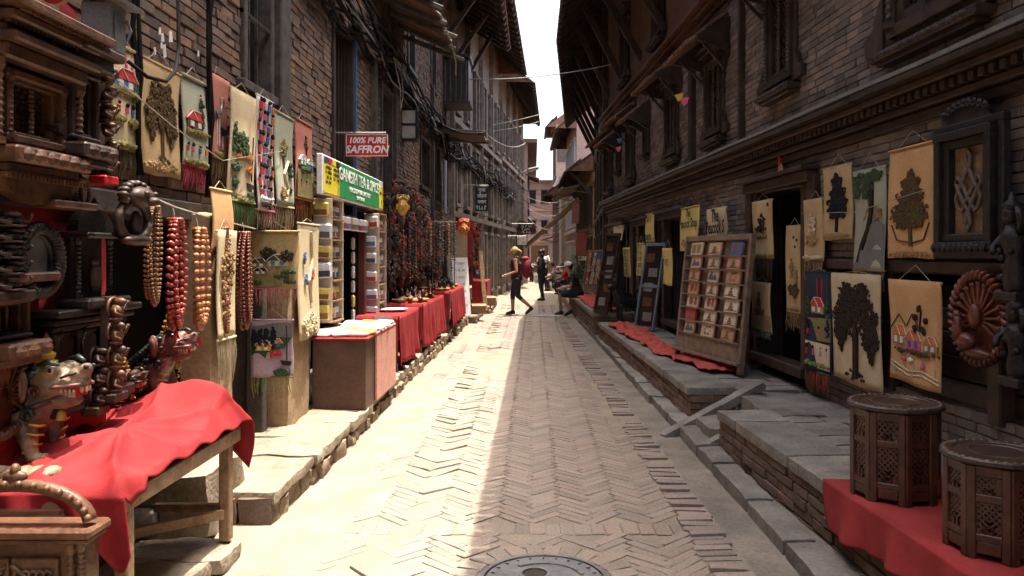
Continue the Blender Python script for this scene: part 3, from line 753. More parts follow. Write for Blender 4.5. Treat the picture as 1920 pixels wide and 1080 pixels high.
m = MB(); m.box((3.6, 10, 4), (.05, 18, 8)); m.box((3.2, 1.9, 4), (1.0, .05, 8)); wbuild(m, 'inner_wall', DARK, rh)
m = MB(); m.box((2.85, 10.45, 7.84), (2.4, 17.1, .06)); wbuild(m, 'sun_block_ceiling', DARK, rh)  # added out of view: stops sun leaking in behind the doorways
# plaster on the upper storey
m = MB(); ys = sorted(set([2.0, 19]+[a for o in UPW for a in o[:2]]))
for a, b in zip(ys, ys[1:]):
    for c, d in ((4.8, 5.1), (5.1, 6.5), (6.5, 7.75)):
        if not any(o[0] <= (a+b)/2 <= o[1] and o[2] <= (c+d)/2 <= o[3] for o in UPW):
            q = [(RWX(a)+.0, a), (RWX(b)+.0, b), (RWX(b)+.028, b), (RWX(a)+.028, a)]
            m.add([(x, y, c) for x, y in q]+[(x, y, d) for x, y in q], [(4, 5, 1, 0), (5, 6, 2, 1), (6, 7, 3, 2), (7, 4, 0, 3), (7, 6, 5, 4), (0, 1, 2, 3)])
wbuild(m, 'plaster', PLASB, rh)
for (a, b, c, d) in OPR[:4]: doorway(rh, a, b, .42, d, 'R', WOOD, depth=.7)
for (y, w, h, z, c) in WR: carved_window(rh, w, h, (RWX(y)-.02, y, z), RZ_R, canopy=bool(c), mid=w > .5)
for (a, b, c, d) in UPW: carved_window(rh, b-a, d-c, (RWX((a+b)/2)-.02, (a+b)/2, c), RZ_R, canopy=False)
# long cornices: stepped boards and a row of dentil blocks
def cornice(y0, y1, z, out, steps, dent, mat):
    c = mk('cornice', None, rh); c.matrix_parent_inverse = MW[rh.name].inverted(); MW[c.name] = Matrix()
    for (o, zz, hh) in steps:
        m = MB(); rn = random.Random(2); k = int((y1-y0)/1.7)
        for i in range(k):
            a, b = y0+(y1-y0)*i/k, y0+(y1-y0)*(i+1)/k-.006; dz = rn.uniform(-.004, .004)
            m = MB(); m.bar((RWX(a)-o/2+.03, a, z+zz+hh/2+dz), (RWX(b)-o/2+.03, b, z+zz+hh/2+dz), o+.06, hh-.003, ch=.008); wbuild(m, 'cornice_board', mat, c)
    if dent:
        o, zz, sp = dent; n = int((y1-y0)/sp); mm = MB().box((0, 0, 0), (.1, sp*.52, .055), ch=.006).mesh('dentil', mat); inv = Matrix()
        for i in range(min(n, 300)):
            y = y0+(i+.5)*sp; q = mk('dentil', mm, c, (RWX(y)-o, y, z+zz), RA, world=True)
cornice(2.2, 19, 2.42, .26, [(.06, 0, .07), (.1, .075, .05), (.16, .195, .05), (.25, .245, .04)], (.09, .16, .095), WOOD)
m = MB()
for i in range(12):
    a, b = 2.2+1.4*i, 2.2+1.4*(i+1); m.bar((RWX(a)-.12, a, 2.735+.01*(i % 2)), (RWX(b)-.12, b, 2.735+.01*((i+1) % 2)), .24, .028)
wbuild(m, 'ledge_flashing', flat('weathered_lead', (.20, .19, .18), .6, .3), rh)
cornice(2.2, 19.2, 4.58, .2, [(.08, 0, .06), (.16, .065, .06), (.24, .13, .05)], None, WOODM)
for (y, w, z0, z1) in ((11.15, .16, 2.75, 4.6), (9.0, .06, 2.75, 4.6)):
    m = MB(); m.box((RWX(y)-.03, y, (z0+z1)/2), (.12, w, z1-z0), RA, ch=.012); wbuild(m, 'post', WOOD, rh)
for (y, w) in ((7.05, .18), (8.72, .16), (11.1, .16), (13.4, .3), (15.6, .3)):
    m = MB(); m.box((RWX(y)-.02, y, 1.3), (.12, w, 1.9), RA, ch=.012); wbuild(m, 'post', WOOD, rh)
# timber shop counter wall under the beam, near right
m = MB(); m.bar((RWX(3)-.0, 3, 1.46), (RWX(6.8)-.0, 6.8, 1.46), .14, .09, ch=.012); wbuild(m, 'shop_beam', WOOD, rh)
for k in range(5):
    z = .68+.15*k; m = MB(); m.bar((RWX(3)+.06, 3, z), (RWX(6.6)+.06, 6.6, z), .03, .14, ch=.006); wbuild(m, 'shutter_plank', WOOD, rh)
for y in (3.4, 4.55, 5.75, 6.62):
    m = MB(); m.box((RWX(y)-.0, y, 1.0), (.1, .12, .86), RA, ch=.01); wbuild(m, 'post', WOOD, rh)
# right roof
YE = [2, 19, 31.8]
rr_ = roof(rh, [(RWX(2)+.1, 2, 7.75), (RWX(19)+.1, 19, 7.75)], [(.63, 2, 6.6), (.63, 19, 6.6)], raf=.42)
for y in (9, 11, 13, 15, 17, 18.8):
    m = MB(); m.bar((RWX(y), y, 5.2), (1.05, y, 6.88), .1, .13, ch=.01); wbuild(m, 'strut', WOOD, rh)
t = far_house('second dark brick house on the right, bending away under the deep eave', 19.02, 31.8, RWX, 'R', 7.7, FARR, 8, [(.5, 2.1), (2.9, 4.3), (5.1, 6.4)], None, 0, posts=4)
roof(t, [(RWX(19.02)+.1, 19.02, 7.75), (RWX(31.8)+.1, 31.8, 7.75)], [(.63, 19.02, 6.6), (1.35, 31.8, 6.6)], raf=.45)
for k in range(6):
    y = 21+2*k; m = MB(); m.bar((RWX(y), y, 5.2), (RWX(y)-.85, y, 6.95), .1, .13); wbuild(m, 'strut', WOOD, t)
# ---- houses at the far end
YELW = flat('yellow_wash', (.50, .34, .13), .9, .2); WHTW = flat('white_wash', (.55, .52, .48), .9, .2)
t = far_house('ochre washed house with tall dark windows beyond the deep right eave', 33, 41, lambda y: 2.5-.03*(y-33), 'R', 5.6, YELW, 5, [(.4, 2.2), (2.7, 4.3)], (1.35, 1.3), 4.9, WOODG)
for k in range(7):
    y = 33.3+k*1.2; m = MB(); m.bar((2.45, y, 4.0), (1.55, y, 4.95), .09, .1); wbuild(m, 'strut', WOODG, t)
t = far_house('red and white upper house behind the ochre house', 41.5, 50, lambda y: 2.25-.02*(y-41.5), 'R', 9.0, FARB2, 4, [(.4, 2.2), (3.0, 4.6), (5.4, 7.6)], (1.2, 1.1), 8.0, WHTW)
t = far_house('narrow pale shopfront house with white columns at the street end', 50.5, 58, lambda y: 1.75-.04*(y-50.5), 'R', 6.4, PLAS, 4, [(.4, 2.6), (3.2, 5.4)], (.7, .6), 5.2, WHTW, posts=5)
t = far_house('tall thin brick tower house with a tiled cap in the far distance', 60, 66, lambda y: 1.7, 'R', 11.2, FARB2, 3, [(4, 6), (7.5, 10)], (.95, .95), 11.0, WOODG)
m = MB(); m.box((2.6, 59.95, 9.2), (1.6, .06, 1.5)); wbuild(m, 'balcony', WOODG, t)
# building that closes the street
t = thing('brick_house', 'pinkish brick building that closes the far end of the street', 'building', (.4, 66, 0))
m = MB(); m.box((.4, 69, 3.7), (4.2, 5, 7.4)); wbuild(m, 'wall', FARB2, t)
for z in (2.6, 5.2):
    m = MB(); m.box((.4, 66.44, z), (4.2, .14, .25)); wbuild(m, 'band', PLAS, t)
for i in range(4):
    for z in (3.2, 5.7):
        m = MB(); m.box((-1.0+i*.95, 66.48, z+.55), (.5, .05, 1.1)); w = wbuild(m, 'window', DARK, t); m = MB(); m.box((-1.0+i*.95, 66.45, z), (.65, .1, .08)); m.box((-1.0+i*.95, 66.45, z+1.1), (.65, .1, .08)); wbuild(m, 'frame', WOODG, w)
m = MB(); m.box((.5, 66.46, 1.1), (1.4, .08, 2.2)); wbuild(m, 'door', WOODM, t)
m = MB(); m.box((.4, 68.8, 7.5), (4.6, 5.6, .2)); wbuild(m, 'roof', TIN, t)
t = thing('brick_house', 'lower rendered house left of the street end behind the lamp', 'building', (-2, 42, 0))
m = MB(); m.box((-2.4, 50, 3.6), (4.2, 18, 7.2)); wbuild(m, 'wall', FARB2, t)
for i in range(6):
    for z in (1.0, 3.4, 5.4):
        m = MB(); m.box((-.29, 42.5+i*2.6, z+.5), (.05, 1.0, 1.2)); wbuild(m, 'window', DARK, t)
m = MB(); m.box((-2.2, 50, 7.3), (4.8, 18.4, .2)); wbuild(m, 'roof', TIN, t)
m = MB(); m.grid(lambda u, v: (-1.2+1.5*u, 41+2.2*v, 5.9-.5*u), 2, 2); o = wbuild(m, 'awning', WOODG, t); o.modifiers.new('t', 'SOLIDIFY').thickness = .06

# ---- the street goes on behind the camera: two plain house rows close it off
for nm, lab, x, s_, e, zr in (('brick_house', 'plain brick house continuing the left row, behind the viewer', -2.1, 1, -1.5, 6.0), ('brick_house', 'plain brick house continuing the right row, behind the viewer', 2.85, -1, .63, 6.6)):
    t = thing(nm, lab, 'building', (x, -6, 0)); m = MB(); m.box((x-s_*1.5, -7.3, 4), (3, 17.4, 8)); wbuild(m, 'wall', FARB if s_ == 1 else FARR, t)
    roof(t, [(x-s_*.1, -16, zr+.9), (x-s_*.1, 1.4, zr+.9)], [(e, -16, zr), (e, 1.4, zr)], tiles=False, raf=2)
    for k in range(5):
        for z in (.5, 3.2): m = MB(); m.box((x+s_*.02, -14+3*k, z+.8), (.06, 1.0, 1.5)); wbuild(m, 'window', WOOD, t)

# ============================================================ things: cloth, signs, wood
def text(parent, s, size, x, z, mat, y=-.012, xs=1, name='lettering', sh=0, bold=.012):
    c = bpy.data.curves.new('t', 'FONT'); c.body = s; c.size = size; c.align_x = 'CENTER'; c.align_y = 'CENTER'; c.extrude = .0012; c.offset = size*bold; c.shear = sh; c.resolution_u = 2
    ob = bpy.data.objects.new('t', c); me = bpy.data.meshes.new_from_object(ob); bpy.data.objects.remove(ob); bpy.data.curves.remove(c)
    me.transform(Matrix.Rotation(R(90), 4, 'X') @ Matrix.Diagonal((xs, 1, 1, 1))); me.materials.clear(); me.materials.append(mat)
    o = mk(name, me, parent, (x, y, z)); return o
def scribble(parent, w, size, x, z, mat, y=-.012, seed=1):            # a line of writing too small to read
    rn = random.Random(seed); m = MB(); a = -w/2; k = 0
    while a < w/2-size*.3:
        s = size*rn.uniform(.3, .5)
        if rn.random() > .16:
            m.box((x+a+s*.25, y-.0001*(k % 3), z+rn.uniform(-.06, .1)*size), (size*.13, .0024, size*rn.uniform(.5, .95)), ry=rn.uniform(-.25, .25)); m.box((x+a+s*.5, y-.0005, z+rn.choice((-.3, 0, .3))*size), (s*.75, .0024, size*.13), ry=rn.uniform(-.3, .3))
        a += s*1.25; k += 1
    o = m.build('writing', mat, parent); o['kind'] = 'stuff'; return o
def tapestry(label, w, h, loc, rz, base=JUTE, motifs=(), fringe=None, hang=.07, name='tapestry', seed=0, cat='tapestry', sag=.011):
    rn = random.Random(seed+int(loc[1]*100)); t = thing(name, label, cat, loc, rz)
    ph = rn.uniform(0, 6); Yf = lambda x, z: -.004-sag*math.sin(x/w*5+ph)*(-z/h)-sag*.8*math.sin(z/h*4+ph*2)
    m = MB(); m.grid(lambda u, v: ((u-.5)*w*(1+.015*math.sin(v*7+ph))+.006*math.sin(v*5+ph), Yf((u-.5)*w, -h*v), -h*v+.006*math.sin(u*6+ph)*v), 10, 14); m.build('cloth', base, t, smooth=True, thick=.008)
    m = MB(); m.tube([(-w/2-.008, -.004, -.008), (w/2+.008, -.004, -.008)], .009, 6); m.build('hem_rod', base, t, smooth=True)
    if hang:
        m = MB(); m.tube([(-w*.3, -.002, 0), (rn.uniform(-.02, .02), .01, hang), (w*.3, -.002, 0)], .0022, 4); m.build('string', ROPE, t)
    def P(x, z): return x*w, -h*(1-z)
    for k, mo in enumerate(motifs):
        kind = mo[0]
        if kind == 't':                                  # tufted wool: union of ellipses
            _, nm, ells, n, s, mat = mo; m = MB()
            for e in ells:
                for i in range(int(n/len(ells))):
                    a = rn.uniform(0, 6.283); r = math.sqrt(rn.random())*(.9+.18*math.sin(a*5+k)); x, z = P(e[0]+e[2]*r*math.cos(a), e[1]+e[3]*r*math.sin(a)); q = s*rn.uniform(.7, 1.3)
                    m.ball((x, Yf(x, z)-.01-rn.uniform(0, .007), z), (q, q*.7, q*rn.uniform(.8, 1.3)), 5, 4)
            m.build(nm, mat, t)
        elif kind == 'l':
            _, nm, pts, r, mat = mo; m = MB(); pp = [P(*p) for p in pts]; m.tube([(x, Yf(x, z)-.008, z) for x, z in pp], r, 5); m.build(nm, mat, t)
        elif kind == 'p':
            _, nm, pts, mat = mo[:4]; d = mo[4] if len(mo) > 4 else .005; pp = [P(*p) for p in pts]; cx = sum(p[0] for p in pp)/len(pp); cz = sum(p[1] for p in pp)/len(pp); y = Yf(cx, cz)-.006
            m = MB(); m.prism(pp, y-d, y+.004); m.build(nm, mat, t)
        elif kind == 'h':                                # cottage: wall, roof, white edging, window
            _, x, z, ww, hh, wall, rf = mo; X0, Z0 = P(x, z); W_, H_ = ww*w, hh*h; y = Yf(X0, Z0)-.006
            hs = MB().prism([(X0-W_/2, Z0), (X0+W_/2, Z0), (X0+W_/2, Z0+H_*.5), (X0-W_/2, Z0+H_*.5)], y-.006, y+.003).build('cottage', wall, t)
            MB().prism([(X0-W_*.58, Z0+H_*.48), (X0+W_*.58, Z0+H_*.48), (X0+W_*.3, Z0+H_), (X0-W_*.2, Z0+H_)], y-.009, y+.002).build('cottage_roof', rf, hs)
            m = MB(); m.tube([(X0-W_*.58, y-.01, Z0+H_*.48), (X0-W_*.2, y-.01, Z0+H_), (X0+W_*.3, y-.01, Z0+H_), (X0+W_*.58, y-.01, Z0+H_*.48)], .003, 4); m.tube([(X0-W_*.2, y-.01, Z0+H_), (X0+W_*.1, y-.01, Z0+H_*.48)], .003, 4); m.build('roof_edging', C_WHT, hs)
            for sx in (-.25, .2):
                MB().box((X0+sx*W_, y-.008, Z0+H_*.25), (W_*.2, .006, H_*.3)).build('cottage_window', C_BLU if k % 2 else C_WHT, hs)
    if fringe:
        fm, fl = fringe; fm = fm if isinstance(fm, (list, tuple)) else [fm]
        for q, mt in enumerate(fm):
            m = MB(); n = max(8, int(w/.011/len(fm)))
            for i in range(n):
                x = -w/2+w*(i+rn.random())/n; l = fl*rn.uniform(.65, 1.05); dx = rn.uniform(-.018, .018)
                m.tube([(x, -.004, -h+.004), (x+dx*.4, -.008-rn.uniform(0, .01), -h-l*.5), (x+dx, -.004, -h-l)], [.0036, .003, .0022], 3)
            m.build('fringe', mt, t)['kind'] = 'stuff'
        m = MB(); m.tube([(-w/2, -.006, -h), (w/2, -.006, -h)], .008, 5); m.build('braid', fm[0], t)
    return t
def ltap(label, x0, x1, yt, yb, X=None, **k):
    X = X or (-2.04 if x0 < 428 else -1.985)
    a, b = LY(x0, X), LY(x1, X); zt = EYE+(VY-yt)/FPX*a; zb = EYE+(VY-yb)/FPX*a
    if 'fr' in k: mt, yf = k.pop('fr'); k['fringe'] = (mt, (yf-yb)/FPX*a)
    return tapestry(label, b-a-.012, zt-zb, (X, (a+b)/2, zt), RZ_L, **k)
def rtap(label, x0, x1, yt, yb, off=.1, **k):
    a, b = RY(x1, off), RY(x0, off); zt = EYE+(VY-yt)/FPX*a; zb = EYE+(VY-yb)/FPX*a; Y = (a+b)/2
    if 'fr' in k: mt, yf = k.pop('fr'); k['fringe'] = (mt, (yf-yb)/FPX*a)
    return tapestry(label, b-a-.012, zt-zb, (RWX(Y)-off, Y, zt), RZ_R, **k)
def ctap(label, x0, x1, yt, yb, Y, **k):
    a, b = PX(x0, yt, Y), PX(x1, yb, Y)
    if 'fr' in k: mt, yf = k.pop('fr'); k['fringe'] = (mt, (yf-yb)/FPX*Y)
    return tapestry(label, b.x-a.x, a.z-b.z, ((a.x+b.x)/2, Y, a.z), k.pop('rz', 0), **k)
def roundtree(mat, tm, cx=0, z0=.08, z1=.9, rx=.42, n=260, s=.011, droop=True):
    h = z1-z0; e = [(cx, z0+h*.68, rx, h*.3)]
    if droop: e += [(cx-rx*.68, z0+h*.48, rx*.33, h*.24), (cx+rx*.68, z0+h*.45, rx*.33, h*.27), (cx, z0+h*.78, rx*.8, h*.2)]
    return [('l', 'trunk', [(cx, z0+.02), (cx+.02, z0+h*.3), (cx, z0+h*.7)], .014, tm), ('l', 'branch', [(cx, z0+h*.35), (cx-rx*.5, z0+h*.6)], .008, tm), ('l', 'branch', [(cx, z0+h*.38), (cx+rx*.5, z0+h*.62)], .008, tm),
            ('t', 'crown', e, n, s, mat), ('t', 'roots', [(cx, z0, rx*.45, h*.05)], 30, s, tm)]
def dolls(z, xs, r=.011):
    out = []
    for i, x in enumerate(xs): out += [('l', 'doll', [(x, z), (x, z+.06)], r, (C_RED, C_PNK, C_BLU, C_ORA)[i % 4]), ('t', 'doll_head', [(x, z+.085, .005, .004)], 2, r*.95, C_BLK)]
    return out
def hedge(z, mat, n=70, s=.011, x0=-.48, x1=.48, th=.02): return ('t', 'hedge', [((x0+x1)/2, z, (x1-x0)/2, th)], n, s, mat)
# ---- left upper row
ltap('cream tapestry with a red roofed cottage, leftmost of the upper row on the left wall', 190, 259, 64, 268, base=JUTEL, motifs=[('h', .02, .56, .62, .2, C_BLU, C_RED), ('l', 'pole', [(.12, .7), (.12, .9)], .007, C_PNK), ('l', 'pole', [(.3, .68), (.3, .86)], .007, C_PNK), hedge(.54, C_OLI, 90), hedge(.26, C_OLI, 50, x0=-.45, x1=0), hedge(.25, C_OLI, 50, x0=.1, x1=.45, th=.05), ('t', 'bush', [(.34, .58, .1, .13)], 40, .01, C_DGR)]+dolls(.33, (-.2, .05, .25))+[hedge(.03, C_OLI, 90)], fr=([C_OLI, C_GRY], 332))
ltap('jute tapestry with one big brown tufted tree on the left brick wall', 260, 337, 100, 322, base=JUTE, motifs=roundtree(C_BRN, C_BRN, 0, .14, .86, .4, 620, .011)+[('t', 'ground', [(0, .08, .46, .05)], 130, .009, C_TAN)])
ltap('narrow green tapestry with red cottage and red fringe on the left wall', 339, 384, 134, 306, base=JUTEG, motifs=[('h', 0, .42, .7, .2, C_BRN, C_RED), hedge(.38, C_OLI, 80), ('l', 'flower_stem', [(.3, .45), (.28, .8)], .006, C_DGR), ('t', 'flower', [(.28, .7, .1, .14)], 16, .012, C_DGR), hedge(.04, C_OLI, 80)]+dolls(.15, (-.35, -.1, .15, .38)), fr=([C_RED, C_PNK], 352))
ltap('salmon pink tapestry with two white cranes beside the black cables', 394, 427, 136, 292, base=JUTEP, motifs=[('t', 'crane_body', [(-.1, .55, .2, .06)], 30, .012, C_GRY), ('l', 'crane_neck', [(.05, .58), (.1, .68), (.05, .76)], .008, C_WHT), ('l', 'beak', [(.05, .77), (.3, .72)], .005, C_YEL), ('l', 'crane_leg', [(-.15, .5), (-.2, .16)], .004, C_WHT), ('l', 'crane_leg', [(0, .5), (.0, .16)], .004, C_WHT), ('t', 'crane_body', [(.22, .35, .14, .05)], 20, .01, C_BLK), ('l', 'crane_leg', [(.25, .32), (.25, .12)], .004, C_WHT), hedge(.04, C_OLI, 60)], fr=([C_OLI, C_TAN], 338))
ltap('tall pale tapestry with dark green poplars and a boat on the left wall', 429, 477, 160, 374, base=JUTEL, motifs=[('t', 'poplar', [(x, .56-.02*i, .055, .13-.01*i)], 70, .012, C_DGR) for i, x in enumerate((-.38, -.24, -.1, .04))]+[('p', 'roof', [(-.3, .4), (.35, .4), (.25, .47), (-.2, .47)], C_ORA), ('l', 'mast', [(.35, .2), (.35, .62)], .004, C_DBR), ('p', 'boat', [(.1, .18), (.45, .17), (.42, .13), (.16, .12)], C_DBR), ('t', 'bush', [(-.3, .3, .15, .04)], 40, .012, C_DGR), ('t', 'bush', [(-.3, .16, .1, .06)], 30, .012, C_DGR), ('t', 'bush', [(.3, .05, .2, .04)], 40, .012, C_DGR), ('t', 'bush', [(.2, .3, .12, .04)], 24, .012, C_ORA), hedge(.01, C_OLI, 50)], fr=([C_GRN, C_OLI], 428))
ltap('white tapestry crowded with colourful stuffed dolls on the left wall', 479, 513, 174, 392, base=M('white_cloth', (.6, .57, .52), None, 5, .95, .3, weave=55), motifs=[q for r in range(9) for q in dolls(.12+.095*r, tuple(x+.06*math.sin(r*2.3+x*9) for x in (-.36, -.12, .12, .36)), .014+.004*((r*7) % 3)/2)]+[('t', 'pompom', [(x, .1, .01, .008)], 3, .016, C_WHT) for x in (-.36, -.18, 0, .18, .36)]+[hedge(.05, C_DBR, 40)], fr=([C_PNK, C_GRN, C_CRM], 430))
ltap('pale green tapestry with a bare tree and winding path on the left wall', 514, 550, 204, 384, base=JUTEG, motifs=[('t', 'tree', [(-.1, .62, .22, .1)], 60, .01, C_OLI), ('l', 'trunk', [(-.1, .4), (-.1, .7)], .01, C_BRN), ('l', 'path', [(.2, .5), (-.1, .35), (.15, .2), (-.1, .05)], .014, C_CRM), ('t', 'bush', [(.3, .4, .12, .1)], 40, .011, C_DGR), ('t', 'bush', [(-.2, .15, .2, .06)], 50, .011, C_TAN), ('p', 'boat', [(.1, .22), (.4, .21), (.36, .16), (.14, .16)], C_DBR)], fr=([C_CRM, C_TAN], 430))
ltap('short dusky pink tapestry with small cottages nearest the spice sign', 552, 584, 218, 370, base=JUTEP, motifs=[('h', -.2, .42, .4, .13, C_GRN, C_WHT), ('h', .25, .4, .4, .13, C_GRN, C_WHT), ('l', 'flower_stem', [(.05, .5), (.05, .82)], .006, C_DBR), ('t', 'flower', [(.05, .72, .1, .1)], 14, .012, C_BRN), hedge(.38, C_DGR, 60), ('p', 'lawn', [(-.48, .02), (.48, .02), (.48, .36), (-.48, .36)], C_OLI, .002)]+dolls(.14, (-.3, 0, .3)), fr=([C_ORA, C_BRN], 412))
# ---- left lower
ltap('plain orange cloth hung on the sunlit pillar above the prayer beads', 393, 432, 350, 470, X=-1.925, base=JUTEO, hang=.05)
ltap('cream knotted hanging with long fringe behind the prayer beads', 404, 441, 430, 640, X=-1.90, base=JUTEL, motifs=[('t', 'knots', [(0, .55, .36, .42)], 150, .012, C_TAN), ('t', 'flower', [(.1, .75, .02, .02), (-.1, .35, .02, .02)], 8, .012, C_PNK)], fr=([C_CRM, C_CRM], 735))
ctap('painted village landscape tapestry facing down the street on the pillar', 467, 560, 432, 540, 5.93, base=M('sand_cloth', (.52, .37, .15), (.44, .31, .13), 5, .95, .3, weave=60), motifs=[('p', 'meadow', [(-.49, .02), (.49, .02), (.49, .36), (.1, .42), (-.49, .3)], C_OLI, .001), ('p', 'path', [(-.1, .38), (.02, .38), (.1, .2), (.35, .03), (.1, .03), (-.05, .2)], C_TAN, .003), ('h', -.3, .36, .3, .16, C_TAN, C_BRN), ('h', .1, .38, .4, .2, C_CRM, C_BRN), ('h', -.25, .24, .26, .12, C_TAN, C_DBR), ('t', 'tree', [(-.1, .62, .17, .07), (-.1, .55, .1, .08)], 60, .013, C_DBR), ('t', 'tree', [(.28, .56, .12, .09)], 50, .012, C_DBR), hedge(.2, C_DGR, 24, x0=.0, x1=.3), hedge(.12, C_DGR, 24, x0=.2, x1=.45), hedge(.1, C_DGR, 24, x0=-.45, x1=-.2), hedge(.28, C_DGR, 24, x0=.15, x1=.45)], fr=([C_PNK, C_OLI], 572))
ctap('dark harbour tapestry with cypresses and a moored boat, low on the pillar', 470, 549, 598, 706, 5.91, base=M('mauve_cloth', (.45, .33, .36), (.38, .27, .30), 5, .95, .3, weave=60), motifs=[('p', 'sky_band', [(-.5, .7), (.5, .68), (.5, .99), (-.5, .99)], C_GRY, .001), ('p', 'bank', [(-.5, .01), (.0, .01), (-.2, .2), (-.1, .42), (.3, .5), (.5, .7), (-.5, .72)], C_DGR, .002)]+[('t', 'cypress', [(x, .68, .055, .17)], 50, .011, C_BLK) for x in (-.4, -.26, -.12, .05)]+[('h', -.2, .45, .36, .18, C_YEL, C_ORA), ('h', .1, .5, .3, .16, C_YEL, C_ORA), ('t', 'flower', [(.1, .4, .13, .04)], 26, .012, C_RED), ('l', 'mast', [(.36, .28), (.36, .88)], .004, C_BLK), ('p', 'boat', [(.2, .28), (.48, .26), (.44, .19), (.25, .2)], C_DBR), ('t', 'bush', [(.25, .08, .22, .05)], 60, .011, C_DGR)], fr=([C_OLI, C_TAN, C_GRN], 745))
ltap('shaggy cream hanging with a pink flower next to the spice shelves', 557, 598, 416, 640, X=-1.87, base=JUTEL, motifs=[('t', 'shag', [(0, .12, .45, .1)], 120, .018, C_CRM), ('l', 'vine', [(.1, .3), (.0, .5), (.15, .7), (.05, .93)], .016, C_CRM), ('t', 'flower', [(.15, .55, .06, .05)], 14, .016, C_PNK), ('t', 'leaf', [(-.2, .5, .05, .06), (-.25, .7, .04, .05)], 12, .014, C_BLU)], hang=.04)
# ---- prayer beads on a rope
m = MB(); rp = [(-1.93, LY(262, -1.93)+.02, 1.85), (-1.93, 4.3, 1.80), (-1.93, 4.75, 1.765), (-1.93, 5.2, 1.74), (-1.93, LY(478, -1.93), 1.72)]; m.tube(rp, .006, 5)
tag(m.build('rope', ROPE), 'rope strung along the left shop front carrying the prayer beads', 'rope')
def beads(label, px, y0, y1, n, br, mat, tm=None, wide=.045, seed=1):
    X = -1.93; Y = LY(px, X); sc = Y/FPX; zt = EYE+(VY-y0)*sc; L = (y1-y0)*sc; rn = random.Random(px)
    t = thing('prayer_beads', label, 'beads', (X, Y, zt), RZ_L, 'bundles of beads on the rope')
    MB().tube([(0, 0, .07), (0, -.01, .03), (.006, -.01, -.02), (-.006, -.012, -.06)], .003, 4).build('hook', ROPE, t)
    for k in range(n):
        m = MB(); a = wide*(k+.5)/n+.008; l = L*rn.uniform(.86, 1.0); N = int(2.1*l/(br*1.75)); d = rn.uniform(-.02, .02); cx = rn.uniform(-.012, .012)
        for i in range(N):
            s = i/(N-1)*2*math.pi; x = a*math.sin(s)*(1 if abs(math.cos(s)) < .98 else .8); z = -l/2+l/2*math.cos(s)
            top = max(0, math.cos(s)); x *= (1-.65*top**3); m.ball((x+cx, -.02+d+.018*math.sin(s*.5+k), z), (br, br, br*.85), 6, 4)
        m.build('strand', mat, t, smooth=True)
    if tm:
        m = MB()
        for i in range(22): a = rn.uniform(0, 6.28); m.tube([(0, -.02, -L), (.02*math.cos(a), -.02+.02*math.sin(a), -L-.05)], [.004, .002], 3)
        m.build('tassel', tm, t)
BD1 = flat('tan_bead', (.26, .13, .055), .4, 0, .5); BD2 = flat('dark_red_bead', (.34, .055, .035), .35, 0, .5); BD3 = flat('orange_bead', (.55, .22, .08), .4, 0, .5); BD4 = flat('brown_bead', (.24, .07, .04), .35, 0, .5)
beads('thin bundle of tan prayer beads, nearest on the rope', 283, 388, 575, 8, .010, BD1, None, .05)
beads('thick bundle of dark red seed beads on the rope', 323, 412, 618, 8, .0165, BD2, C_RED, .07)
beads('thick bundle of large orange seed beads with red tassel', 367, 430, 632, 5, .018, BD3, C_RED, .06)
beads('long bundle of brown beads in front of the cream fringe', 412, 428, 632, 9, .0115, BD4, C_RED, .062)
beads('farthest bundle of brown beads next to the landscape tapestry', 454, 436, 618, 10, .0115, BD4, None, .07)

# ---- carved goods on the left edge
m = MB(); m.grid(lambda u, v: (-2.09+.008*math.sin(u*20), 2.7+1.2*u, .55+2.15*v), 30, 10); tag(m.build('backing_cloth', RED, smooth=True), 'red backing cloth behind the carved window frames at the left edge', 'cloth')
def wthing(name, label, cat, px0, px1, y0, y1, X, fn, rz=RZ_L):
    a, b = LY(px0, X), LY(px1, X); Y = (a+b)/2; sc = Y/FPX; zb = EYE+(VY-y1)*sc; t = thing(name, label, cat, (X, Y, zb), rz); fn(t, b-a, (y1-y0)*sc); return t
def fr_big(t, w, h):
    carved_window(None, w*.72, h*.62, root=t, mat=WOODM, canopy=False)
    for zz, d in ((h*.62+.13, .12), (h*.62+.17, .17), (-.11, .1)):
        m = MB(); n = int(w/.026)
        for i in range(n): m.box((-w*.46+w*.92*(i+.5)/n, -d, zz), (.014, .02, .018))
        m.build('dentil_row', WOODM, t)['kind'] = 'stuff'
    for sx in (-1, 1):
        m = MB(); twist(m, sx*w*.42, -.07, 0, h*.62, .02); m.build('outer_pillar', WOODM, t)
    MB().prism([(-w*.45, -.1), (w*.45, -.1), (w*.3, -.16), (w*.1, -.2), (-w*.1, -.2), (-w*.3, -.16)], -.07, -.01).build('apron', WOODM, t)
    for k, (ww, zz, d) in enumerate(((.85, h*.62+.11, .1), (.95, h*.62+.15, .15), (1.05, h*.62+.19, .2))): MB().box((0, -d/2, zz), (w*ww, d, .036), ch=.008).build('cornice', WOODM, t)
wthing('carved_window_frame', 'large brown carved window frame with heavy cornice at the left edge', 'carving', -60, 128, 45, 285, -1.96, fr_big)
m = None
def fr_mid(t, w, h): carved_window(None, w*.8, h*.85, root=t, mat=WOOD, canopy=False)
wthing('carved_window_frame', 'dark slim carved window frame beside the first tapestry', 'carving', 95, 170, 105, 272, -1.94, fr_mid)
